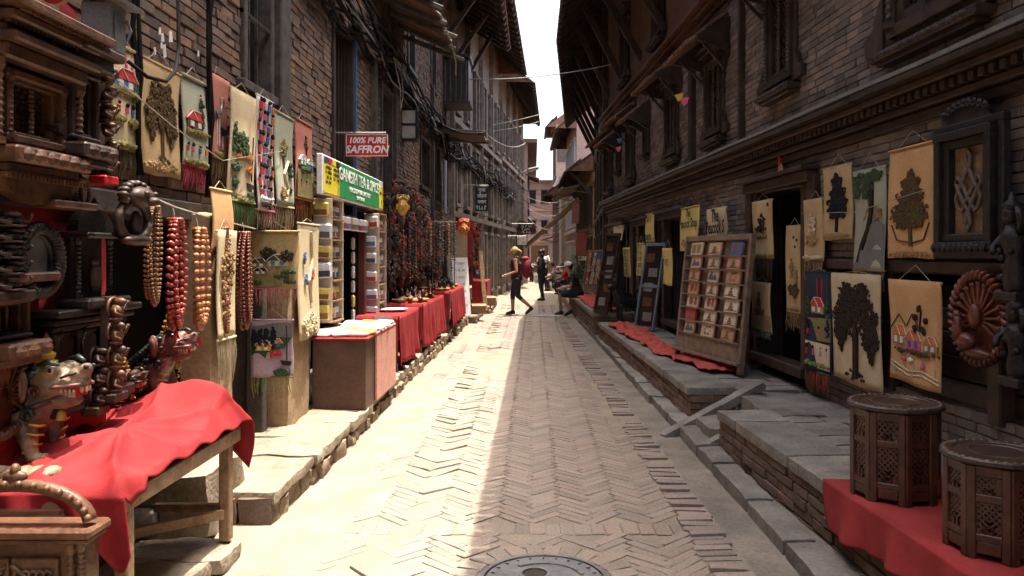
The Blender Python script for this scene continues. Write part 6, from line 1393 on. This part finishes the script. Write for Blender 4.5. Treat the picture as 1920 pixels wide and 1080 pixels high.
# postcard racks
RK = M('rack_wood', (.25, .175, .125), (.15, .10, .07), 12, .6, .3)
CARDM = [flat('card_%d' % k, c, .6) for k, c in enumerate(((.60, .46, .33), (.66, .54, .40), (.50, .28, .17), (.42, .06, .05), (.06, .17, .38), (.58, .40, .25)))]
CME = [MB().box((0, 0, .09), (.27, .02, .18), ch=.002).mesh('card_pack', m_) for m_ in CARDM]; CBK = MB().box((0, .016, .094), (.28, .012, .19)).mesh('red_backing', flat('card_backing', (.20, .05, .04)))
CIM = []
for k in range(5):
    m = MB(); rn = random.Random(k)
    if k == 0:
        for i in range(3): q = .07-.02*i; m.prism([(-q, .03+.035*i), (q, .03+.035*i), (q*.5, .06+.035*i), (-q*.5, .06+.035*i)], -.0125-.0004*i, -.0105)
        m.prism([(-.12, .02), (.12, .02), (.12, .032), (-.12, .032)], -.0128, -.0105)
    elif k == 1: m.prism([(.05*math.cos(a)-.03, .09+.06*math.sin(a)) for a in np.linspace(0, 5.9, 14)], -.0125, -.0105); m.prism([(.05, .04), (.11, .04), (.11, .15), (.05, .15)], -.0125, -.0105)
    elif k == 2: m.prism([(-.12, .03), (.12, .03), (.1, .08), (.05, .11), (.01, .07), (-.04, .14), (-.09, .08)], -.0125, -.0105)
    elif k == 3:
        for i in range(9): x, z = rn.uniform(-.11, .09), rn.uniform(.02, .13); m.prism([(x, z), (x+rn.uniform(.01, .05), z), (x+.02, z+rn.uniform(.01, .04)), (x-.005, z+.02)], -.0122-.0001*i, -.0105)
    else: m.prism([(-.11, .025), (-.01, .025), (-.01, .155), (-.11, .155)], -.0125, -.0105); m.prism([(.01, .025), (.11, .025), (.11, .155), (.01, .155)], -.0125, -.0105)
    CIM.append(m.mesh('printed_picture', flat('print_%d' % k, ((.2, .12, .07), (.28, .08, .05), (.1, .1, .12), (.22, .16, .08), (.3, .2, .1))[k], .6)))
def cardrack(label, pl, pr, hgt, lean, rows, where, zf):
    pl = Vector((*pl, zf)); pr = Vector((*pr, zf)); d = pr-pl; w = d.length; rz = math.atan2(d.y, d.x); c = (pl+pr)/2
    t = thing('postcard_rack', label, 'rack', c, rz); t.rotation_euler = (R(-lean), 0, rz)
    for sx in (-1, 1): MB().box((sx*w/2, 0, hgt/2), (.05, .06, hgt), ch=.006).build('post', RK, t)
    MB().box((0, 0, hgt-.03), (w, .05, .06), ch=.006).build('top_rail', RK, t); MB().box((0, -.005, .2), (w, .03, .2), ch=.004).build('bottom_board', RK, t); MB().box((0, -.03, .1), (w+.05, .08, .03), ch=.004).build('bottom_rail', RK, t)
    MB().box((0, .035, hgt/2+.1), (w*.96, .012, hgt-.25)).build('back', RK, t)
    X = Matrix.Translation(c) @ Matrix.Rotation(rz, 4, 'Z') @ Matrix.Rotation(R(-lean), 4, 'X'); rn = random.Random(9); sp = (hgt-.38)/rows; s = min(1, sp/.185)
    for r in range(rows):
        z = .3+sp*r; MB().box((0, -.015, z), (w*.97, .05, .014)).build('slat', RK, t)
        for k in range(3):
            x = (-.3, .0, .31)[k]*w+rn.uniform(-.02, .02); q = rn.choice((0, 0, 1, 1, 5, 5, 2, 2)); lab = 'tan postcards in the %s row from below, %s column of the ' % (ORD[r], ('left', 'middle', 'right')[k])+where
            if r == rows-1 and k == 2: q = 4; lab = 'blue pack of cards at the top right of the '+where
            if r == 1 and k == 0: q = 3; lab = 'red pack of cards low at the left of the '+where
            o = mk('postcard_pack', CME[q], None); o.matrix_world = X @ Matrix.Translation((x, -.022, z+.008)) @ Matrix.Rotation(R(-6), 4, 'X') @ Matrix.Rotation(rn.uniform(-.04, .04), 4, 'Y') @ Matrix.Diagonal((s*w/1.2*.98*rn.uniform(.86, 1.08), 1, s*rn.uniform(.9, 1.08), 1)); tag(o, lab, 'postcards', 'tan cards '+where if 'tan' in lab else None)
            MW[o.name] = Matrix(); mk('backing', CBK, o); mk('printed_picture', CIM[rn.randint(0, 4)], o)
    return t
cardrack('tall wooden rack of postcards leaning on the right platform', (1.70, 9.45), (2.06, 7.98), 1.42, 6, 7, 'near postcard rack', .335)
cardrack('smaller postcard rack far along the right side beyond the seated man', (1.28, 20.9), (1.62, 20.3), 1.2, 10, 5, 'far postcard rack', .455)
# painted cloth banners
def banner(label, x0, x1, y0, y1, off, lines, size, mat=BANNER, fm=None, xs=1):
    t = rtap(label, x0, x1, y0, y1, off=off, base=mat, hang=.12, name='cloth_banner', cat='banner', sag=.012)
    a, b = RY(x1, off), RY(x0, off); w = b-a; h = (y1-y0)/FPX*a
    for k, s in enumerate(lines):
        if s == '~': scribble(t, w*.7, size*.8, 0, -h*(k+.7)/(len(lines)+.4), fm or C_DGR, -.03, int(x0)+k)
        elif s: text(t, s, size, 0, -h*(k+.7)/(len(lines)+.4), fm or C_DGR, -.03, xs)
banner('yellow cloth banner reading The Peacock Shop behind the postcard rack', 1277, 1312, 383, 470, .2, ('The', 'Peacock Shop', '', '~'), .17, xs=.95)
banner('small pale banner reading Peacock right above the postcard rack', 1327, 1364, 386, 441, .16, ('The', 'Peacock S'), .22, JUTEL, C_BLK, .85)
banner('narrow yellow banner with two lines of writing high beside a doorway', 1211, 1227, 398, 456, .16, ('~', '', '~'), .15, xs=.8)
banner('yellow banner hanging in the doorway left of the postcard rack', 1243, 1261, 465, 536, .3, ('', '~', '', ''), .15, xs=.8)
banner('yellow banner with many lines beside the blue leaning frame', 1195, 1209, 455, 518, .3, ('~', '~', '~', '~', '~'), .13, xs=.9)
banner('farthest yellow banner in the dark doorway on the right', 1169, 1182, 464, 520, .3, ('~', '~', '~', '~'), .16, xs=.9)
banner('pale blank banner above the far doorway on the right', 1150, 1169, 422, 450, .3, ('',), .1, JUTEL)
def lean(label, px, yb, zf, w, h, mat, ang, rz=R(-60), nm='leaning_frame'):
    Y = FPX*(EYE-zf)/(yb-VY); t = thing(nm, label, 'frame', ((px-VX)/FPX*Y, Y, zf), rz); t.rotation_euler = (R(-ang), 0, rz)
    for sx in (-1, 1): MB().box((sx*w/2, 0, h/2), (.04, .03, h), ch=.004).build('stile', mat, t)
    for z in (.03, h*.5, h-.02): MB().box((0, 0, z), (w, .025, .05), ch=.004).build('rail', mat, t)
    MB().box((0, .016, h/2), (w, .008, h)).build('panel', EBON, t)
    for k in range(5):
        MB().box((random.uniform(-.25, .25)*w, .005, h*(.15+.17*k)), (w*.5, .01, h*.1)).build('small_picture', (METAL, WOODM, C_GRY)[k % 3], t)
lean('blue grey frame of small pictures leaning at the doorway', 1207, 618, .333, .45, 1.4, flat('blue_grey', (.14, .2, .22)), 10)
lean('dark frame leaning against the wall by the far red cloth', 1125, 588, .45, .4, 1.5, WOOD, 12); lean('black frame standing behind the dark leaning frame', 1140, 580, .45, .4, 1.3, EBON, 8)
for (px, yb, lab) in ((1160, 585, 'black carved dog like figure on the far platform'), (1180, 600, 'black carved animal beside the blue grey frame')):
    Y = FPX*1.1/(yb-VY) if px < 1170 else FPX*1.217/(yb-VY); t = thing('carved_animal', lab, 'carving', ((px-VX)/FPX*Y, Y, .45 if px < 1170 else .335), R(200)); m = MB()
    m.tube([(-.25, 0, .28), (0, 0, .3), (.2, 0, .38), (.3, 0, .55)], [.08, .1, .1, .06], 10); m.ball((.36, 0, .6), (.1, .06, .06), 10, 7)
    for x in (-.2, .18):
        for s in (-1, 1): m.tube([(x, s*.06, .28), (x+.03, s*.07, .14), (x, s*.07, .0)], [.05, .03, .03], 8)
    m.tube([(-.3, 0, .3), (-.42, 0, .45), (-.38, 0, .58)], [.03, .02, .01], 7); b = m.build('body', EBON, t, smooth=True); remesh(b, .014, 3)
for (px, py, c, lab) in ((1274, 180, C_YEL, 'small yellow flag hanging at a carved window on the right'), (1284, 188, C_PNK, 'small pink flag beside the yellow flag'), (1162, 262, C_BLU, 'small blue flag at the far carved window'), (1160, 278, C_PNK, 'small pink flag under the blue flag')):
    Y = RY(px, .45); o = MB().prism([(-.07, .02), (.06, .035), (.04, -.04), (-.015, -.07)], -.004, .004).build('flag', c, None, (RWX(Y)-.45, Y, EYE+(VY-py)/FPX*Y), R(-40)); tag(o, lab, 'flag')

# ============================================================ people
def person(label, loc, rz, J, top, bottom, hair, skin=SKIN, sleeve=.5, legcut=1.0, cap=None, extra=None, shoe=None, long_hair=False):
    """J: joints in metres, x forward, y left: hip, chest, neck, head, [sh, el, wr] x2, [hp, kn, an] x2; right first"""
    t = thing('person', label, 'person', loc, rz); V = {k: Vector(v) for k, v in J.items()}
    m = MB(); m.tube([V['hip'], V['hip'].lerp(V['chest'], .5), V['chest']], [.13, .115, .14], 10); m.tube([V['chest'], V['neck'], V['head']], [.09, .052, .055], 8)
    hd = V['head']; f = Vector((1, 0, 0)) if 'look' not in V else V['look'].normalized(); lat = Vector((-f.y, f.x, 0))
    m.ball(hd+Vector((0, 0, .02)), (.085, .075, .11), 12, 9); m.ball(hd+f*.045+Vector((0, 0, -.055)), (.045, .045, .04), 8, 6); m.tube([hd+f*.08+Vector((0, 0, .03)), hd+f*.115+Vector((0, 0, -.015))], [.011, .018], 6)
    for s in (-1, 1): m.ball(hd+lat*s*.08-Vector((0, 0, .005)), (.02, .014, .03), 6, 5)
    for s in 'RL':
        sh, el, wr = V['sh'+s], V['el'+s], V['wr'+s]; m.tube([V['chest']+(sh-V['chest'])*.3, sh, el, wr], [.07, .056, .042, .028], 8)
        d = (wr-el).normalized(); sd = d.cross(Vector((0, 0, 1))); sd = sd.normalized() if sd.length > .1 else Vector((0, 1, 0)); dn = sd.cross(d)
        m.tube([wr, wr+d*.045, wr+d*.085], [.026, .036, .034], 8)
        for k in range(4):
            b = wr+d*.08+sd*(-.027+.018*k); l = (.062, .072, .068, .052)[k]; m.tube([b, b+d*l*.5+dn*.008, b+d*l*.85+dn*.03], [.0095, .009, .008], 6)
        m.tube([wr+d*.03+sd*.03, wr+d*.06+sd*.055, wr+d*.09+sd*.055+dn*.015], [.012, .011, .009], 6)
        hp, kn, an = V['hp'+s], V['kn'+s], V['an'+s]; m.tube([V['hip'].lerp(hp, .6), hp, hp.lerp(kn, .5), kn, kn.lerp(an, .35), an], [.1, .095, .08, .055, .056, .036], 9)
    b = m.build('body', skin, t, smooth=True); remesh(b, .008, 3)
    m = MB(); m.tube([V['hip']+Vector((0, 0, -.03)), V['hip'].lerp(V['chest'], .45), V['chest'], V['chest'].lerp(V['neck'], .55)], [.15, .132, .16, .085], 12)
    for s in 'RL':
        sh, el = V['sh'+s], V['el'+s]; m.tube([V['chest']+(sh-V['chest'])*.3, sh, sh.lerp(el, max(.05, min(sleeve, 1)))], [.09, .072, .062], 9)
        if sleeve > 1: m.tube([sh.lerp(el, .9), el, el.lerp(V['wr'+s], .85)], [.06, .052, .04], 9)
    b = m.build('shirt', top, t, smooth=True); remesh(b, .011, 3)
    m = MB(); m.ball(V['hip'], (.15, .16, .12), 10, 8)
    for s in 'RL':
        hp, kn, an = V['hp'+s], V['kn'+s], V['an'+s]; e = kn.lerp(an, max(0, legcut-.0) if legcut < 1 else .93); m.tube([V['hip'].lerp(hp, .7), hp, hp.lerp(kn, .5), kn, e], [.11, .11, .092, .07, .055], 10)
    b = m.build('trousers', bottom, t, smooth=True); remesh(b, .011, 3)
    for s in 'RL':
        an = V['an'+s]; d = V.get('ft'+s, Vector((1, 0, -.12))).normalized(); m = MB(); m.tube([an+Vector((0, 0, .02)), an+Vector((0, 0, -.04))], [.046, .05], 8); m.tube([an-d*.06+Vector((0, 0, -.045)), an+d*.06+Vector((0, 0, -.04)), an+d*.17+Vector((0, 0, -.052))], [.042, .046, .034], 9); b = m.build('shoe', shoe or BLACK, t, smooth=True); remesh(b, .01, 2)
    m = MB(); m.ball(hd-f*.018+Vector((0, 0, .045)), (.097, .09, .105), 12, 9)
    if long_hair == 'tail': m.tube([hd-f*.09+Vector((0, 0, .07)), hd-f*.15+Vector((0, 0, .03)), hd-f*.14+Vector((0, 0, -.1))], [.03, .04, .012], 8)
    elif long_hair: m.tube([hd-f*.06, hd-f*.08+Vector((0, 0, -.16))], [.08, .05], 8)
    m.v = [p for p in m.v]; b = m.build('hair', hair, t, smooth=True)
    b.location = -f*.012
    if cap:
        m = MB(); m.lathe([(.1, 0), (.102, .04), (.085, .085), (.04, .108), (0, .112)], 14, tuple(hd+Vector((0, 0, .05)))); m.prism([(0, 0), (.19, -.02), (.19, -.03), (0, -.012)], -.06, .06, Matrix.Translation(hd+Vector((0, 0, .055)))); m.build('cap', cap, t, smooth=True)
    return t
BLOND = flat('blond_hair', (.42, .27, .11), .6); HAIRB = flat('black_hair', (.012, .010, .010), .5); DKC = flat('charcoal_cloth', (.025, .025, .03), .9); DKR = flat('maroon_cloth', (.13, .02, .025), .9)
t = person('blond woman with a red backpack walking across the sunlit street', (-.42, 20.1, 0), R(180), dict(hip=(0, 0, .93), chest=(.03, 0, 1.28), neck=(.04, 0, 1.45), head=(.07, 0, 1.57), shR=(.03, -.17, 1.38), elR=(.02, -.22, 1.1), wrR=(.24, -.18, 1.0), shL=(.03, .17, 1.38), elL=(.0, .23, 1.1), wrL=(.23, .2, 1.02), hpR=(0, -.09, .9), knR=(.1, -.1, .5), anR=(.1, -.1, .1), hpL=(0, .09, .9), knL=(-.04, .1, .48), anL=(-.36, .1, .2), ftL=(.8, 0, -.65)), DKR, DKC, BLOND, sleeve=.06, legcut=.3, long_hair='tail')
bp = mk('backpack', None, t); MW[bp.name] = MW[t.name]; m = MB(); m.ball((-.25, 0, 1.18), (.13, .17, .27), 14, 10); m.ball((-.33, 0, 1.08), (.08, .13, .13), 12, 8); m.ball((-.22, 0, 1.42), (.1, .13, .06), 12, 8); b = m.build('pack', flat('pack_red', (.20, .02, .025), .7), bp, smooth=True); remesh(b, .012, 2)
for s in (-1, 1): MB().tube([(-.14, s*.11, 1.4), (.0, s*.12, 1.47), (.13, s*.11, 1.36), (.1, s*.13, 1.15), (-.12, s*.14, 1.02)], .02, 6).build('strap', BLACK, bp, smooth=True)
MB().tube([(-.38, -.06, 1.2), (-.39, .06, 1.2)], .012).build('zip', BLACK, bp)
person('woman in dark clothes looking down at something in her hands', (.27, 26.4, 0), R(165), dict(hip=(0, 0, .9), chest=(.0, 0, 1.24), neck=(.02, 0, 1.42), head=(.06, 0, 1.53), shR=(0, -.17, 1.35), elR=(-.02, -.22, 1.08), wrR=(.2, -.1, 1.15), shL=(0, .17, 1.35), elL=(-.02, .22, 1.08), wrL=(.2, .1, 1.15), hpR=(0, -.09, .88), knR=(.02, -.1, .47), anR=(.0, -.1, .08), hpL=(0, .09, .88), knL=(.0, .1, .47), anL=(-.08, .1, .08), look=(1, 0, -.25)), DKC, DKC, HAIRB, SKINB, sleeve=1.5, long_hair=True)
person('man in a white shirt walking away behind the dark clothed woman', (.42, 33.5, 0), R(90), dict(hip=(0, 0, .93), chest=(.0, 0, 1.3), neck=(.02, 0, 1.47), head=(.05, 0, 1.6), shR=(0, -.19, 1.4), elR=(-.05, -.25, 1.12), wrR=(.05, -.27, .88), shL=(0, .19, 1.4), elL=(.05, .25, 1.12), wrL=(.15, .27, .9), hpR=(0, -.09, .9), knR=(.08, -.1, .5), anR=(.05, -.1, .09), hpL=(0, .09, .9), knL=(-.02, .1, .5), anL=(-.15, .1, .12)), C_WHT, DKC, HAIRB, SKINB, sleeve=.7)
person('man in a white cap and black shirt sitting on the far platform edge', (1.12, 19.95, 0), R(180), dict(hip=(0, 0, .56), chest=(.14, 0, .9), neck=(.2, 0, 1.06), head=(.25, 0, 1.19), shR=(.15, -.18, 1.0), elR=(.2, -.24, .74), wrR=(.42, -.14, .68), shL=(.15, .18, 1.0), elL=(.2, .24, .74), wrL=(.42, .12, .68), hpR=(.02, -.1, .55), knR=(.46, -.14, .56), anR=(.42, -.14, .09), hpL=(.02, .1, .55), knL=(.44, .16, .52), anL=(.2, .16, .14), ftL=(.8, 0, -.4)), BLACK, DKC, HAIRB, SKIN, sleeve=.6, legcut=.12, cap=WHITE)
person('vendor in blue grey clothes sitting behind the red draped stall counter', (-1.72, 22.6, .15), R(-40), dict(hip=(0, 0, .5), chest=(.05, 0, .84), neck=(.07, 0, 1.0), head=(.1, 0, 1.12), shR=(.05, -.17, .93), elR=(.1, -.22, .68), wrR=(.3, -.12, .66), shL=(.05, .17, .93), elL=(.1, .22, .68), wrL=(.3, .12, .66), hpR=(.02, -.1, .48), knR=(.4, -.14, .48), anR=(.38, -.14, .08), hpL=(.02, .1, .48), knL=(.4, .14, .48), anL=(.38, .14, .08)), flat('grey_blue_cloth', (.12, .14, .18), .9), DKC, HAIRB, SKINB, sleeve=.7)
for k, (x, y, c, lab) in enumerate(((1.35, 30.5, C_RED, 'person in red sitting at the roadside behind the seated man'), (1.0, 33.0, C_GRY, 'person in grey bending over beside the far motorcycle'))):
    person(lab, (x, y, 0), R(180), dict(hip=(0, 0, .45), chest=(.14, 0, .78), neck=(.2, 0, .94), head=(.25, 0, 1.06), shR=(.15, -.18, .88), elR=(.25, -.24, .64), wrR=(.45, -.14, .58), shL=(.15, .18, .88), elL=(.25, .24, .64), wrL=(.45, .12, .58), hpR=(.02, -.1, .43), knR=(.42, -.14, .46), anR=(.38, -.14, .08), hpL=(.02, .1, .43), knL=(.42, .16, .46), anL=(.36, .16, .08)), c, DKC, HAIRB, SKINB, sleeve=.7)
# motorcycles
def motorcycle(label, loc, rz, mat):
    t = thing('motorcycle', label, 'motorcycle', loc, rz)
    for x in (-.62, .62):
        w_ = mk('wheel', None, t); MW[w_.name] = MW[t.name]; MB().tube([(x+.27*math.cos(a), 0, .3+.27*math.sin(a)) for a in np.linspace(0, 6.283, 21)], .045, 7).build('tyre', BLACK, w_, smooth=True); MB().lathe([(.05, -.03), (.2, -.01), (.2, .01), (.05, .03)], 16, X=Matrix.Translation((x, 0, .3)) @ Matrix.Rotation(R(90), 4, 'X')).build('rim', METAL, w_)
    m = MB(); m.ball((.12, 0, .78), (.26, .13, .13), 12, 8); m.build('fuel_tank', mat, t, smooth=True); MB().box((-.32, 0, .78), (.6, .22, .09), ch=.03).build('seat', BLACK, t); MB().box((0, 0, .42), (.42, .22, .3), ch=.04).build('engine', METAL, t)
    for s in (-1, 1): MB().tube([(.62, s*.07, .3), (.42, s*.07, .92)], .022).build('fork', METAL, t)
    MB().tube([(.3, -.33, 1.02), (.42, 0, .98), (.3, .33, 1.02)], .014).build('handlebar', METAL, t); MB().ball((.52, 0, .86), (.08, .09, .09), 9, 7).build('headlight', WHITE, t, smooth=True); MB().tube([(-.0, .14, .3), (-.75, .16, .36)], .035).build('exhaust', METAL, t)
motorcycle('dark motorcycle parked at the far right side', (1.15, 31.6, 0), R(70), BLACK); motorcycle('red motorcycle parked past the dark one', (1.0, 36, 0), R(80), C_RED); motorcycle('blue motorcycle at the far left end of the street', (-.1, 44, 0), R(95), C_BLU)

# ============================================================ wires, lamp, far shop goods
t = thing('cable_bundle', 'thick tangle of black cables running along the left wall', 'cables', (-2.0, 8, 4.2)); rn = random.Random(77)
for k in range(16):
    pts = []; dz = rn.uniform(-.16, .2); ph = rn.uniform(0, 6); dx = rn.uniform(0, .16)
    for i in range(58):
        Y = 5.8+.5*i; X = LWX(Y)+.06+dx+.05*math.sin(Y*1.7+ph); z = 4.28-.012*(Y-8)+dz+.10*math.sin(Y*1.05+ph)+.05*math.sin(Y*2.9+ph*2)-.10*abs(math.sin(Y*.55)); pts.append((X, Y, z))
    m = MB(); m.tube(pts, rn.uniform(.009, .02), 5); wbuild(m, 'cable', CABLE if k % 5 else flat('grey_cable', (.20, .20, .19), .5), t, True)
for k in range(9):
    Y = rn.uniform(9, 26); X = LWX(Y)+.18; s = rn.uniform(.3, .7); m = MB(); m.tube([(X, Y, 4.25), (X+.08, Y+.1*s, 4.25-s*.6), (X+.05, Y+.35*s, 4.25-s), (X+.05, Y+.7*s, 4.3-s*.7), (X, Y+.9*s, 4.3)], .009, 5); wbuild(m, 'cable_loop', CABLE if k % 3 else ROPE, t, True)
def wire(label, p, q, sag, r=.009, mat=CABLE):
    p = Vector(p); q = Vector(q); tag(MB().tube([p.lerp(q, s)-Vector((0, 0, sag*4*s*(1-s))) for s in np.linspace(0, 1, 17)], r, 5).build('overhead_wire', mat, smooth=True), label, 'wire')
GW = flat('pale_cable', (.30, .30, .30), .5)
wire('pale wire crossing the sky gap from the left bay to the right eave', PX(870, 148, 19), (RWX(17)-.1, 17, EYE+(VY-118)/FPX*17), .12, .012, GW)
wire('upper of three wires crossing below the far left eave', PX(880, 240, 27), PX(1010, 215, 30), .05, .01, GW); wire('middle of three wires crossing below the far left eave', PX(880, 250, 27), PX(1010, 228, 31), .08, .01, GW)
wire('sagging wire from the tin canopy into the street', PX(905, 245, 18), PX(985, 268, 30), .25, .011, GW)
for k in range(7):
    wire(('highest', 'second', 'third', 'middle', 'fifth', 'sixth', 'lowest')[k]+' wire of the web strung across the far street', PX(975+3*k, 352+11*k, 33+k), PX(1080-4*k, 360+10*k, 34+k), .25+.06*k, .012, GW if k % 2 else CABLE)
m = MB(); m.bar(PX(986, 462, 40), PX(1088, 372, 37), .16, .2, ch=.02); tag(m.build('timber_beam', WOODL), 'long pale timber slanting across the far street', 'beam')
t = thing('street_lamp', 'grey street lamp on a bent arm from the far left house', 'street lamp', PX(975, 330, 34))
MB().tube([(-.6, 0, -.2), (0, 0, .1), (.35, 0, .25)], .03).build('arm', METAL, t, smooth=True); MB().box((.55, 0, .3), (.5, .2, .12), ry=R(-12), ch=.03).build('lamp_head', METAL, t); MB().box((.55, 0, .23), (.36, .15, .02), ry=R(-12)).build('lens', WHITE, t)
# distant goods and awnings
def awning(label, c, d, rz, mat):
    t = thing('awning', label, 'awning', c, rz); m = MB(); m.grid(lambda u, v: ((u-.5)*d[0], -d[1]*v, -.3*v+.02*math.sin(u*25)), 24, 4); m.build('sheet', mat, t, thick=.02)
    for sx in (-1, 1): MB().bar((sx*d[0]*.45, 0, -.45), (sx*d[0]*.45, -d[1]*.9, -.28), .04, .04).build('bracket', METAL, t)
awning('grey tin awning over the far right shops', (2.35, 37.5, 4.6), (7, 1.2), R(-90), TIN); awning('red tilted awning at the end of the right row', (1.6, 52, 2.7), (3, 1.1), R(-90), flat('faded_red_tin', (.3, .1, .08), .8)); awning('small dark awning above the far left shops', (-.75, 37, 3.0), (4, .7), R(97), WOODG)
for k, (x, y, z, w, h, c, lab) in enumerate(((1.75, 29, 1.9, .7, .9, flat('dusty_red', (.22, .05, .045), .9), 'red shop sign far along the right side'), (1.9, 31, 1.7, .6, .8, PAPER, 'pale pink sheet of prints hanging far along the right side'), (2.05, 33.5, 1.6, .6, .7, YEL, 'yellow hanging cloth far along the right side'), (1.85, 35, 3.3, .6, .9, flat('dusty_pink', (.36, .16, .16), .9), 'dusty pink hanging cloth beyond the deep right eave'))):
    t = tapestry(lab, w, h, (x, y, z+h/2), R(-60), base=c, hang=.05, name='hanging_cloth', cat='cloth', seed=k)
def plant(label, loc, h, n, seed):
    rn = random.Random(seed); t = thing('potted_plant', label, 'plant', loc); MB().lathe([(.1, 0), (.14, .2), (.15, .22), (.12, .22), (.1, .18)], 12).build('pot', flat('terracotta', (.3, .12, .06), .8), t); m = MB(); MB().tube([(0, 0, .2), (.02, 0, h*.6)], .015).build('stem', WOODM, t)
    for i in range(n):
        a = rn.uniform(0, 6.28); r = rn.random()**.5*.3; z = h*rn.uniform(.35, 1); s = rn.uniform(.04, .08); X = Matrix.Translation((r*math.cos(a), r*math.sin(a), z)) @ Matrix.Rotation(a, 4, 'Z') @ Matrix.Rotation(rn.uniform(-.9, .9), 4, 'Y'); m.add([(-s, 0, 0), (0, -s*.4, .01), (s, 0, -.01), (0, s*.4, .01)], [(0, 1, 2, 3)], X)
    m.build('leaves', flat('leaf_green', (.06, .11, .035), .6), t)['kind'] = 'stuff'
plant('leafy potted plant at the foot of the far right house', (1.6, 29.5, .2), 1.3, 260, 1); plant('second leafy potted plant past the far postcard rack', (1.72, 27.5, .2), 1.0, 220, 2)
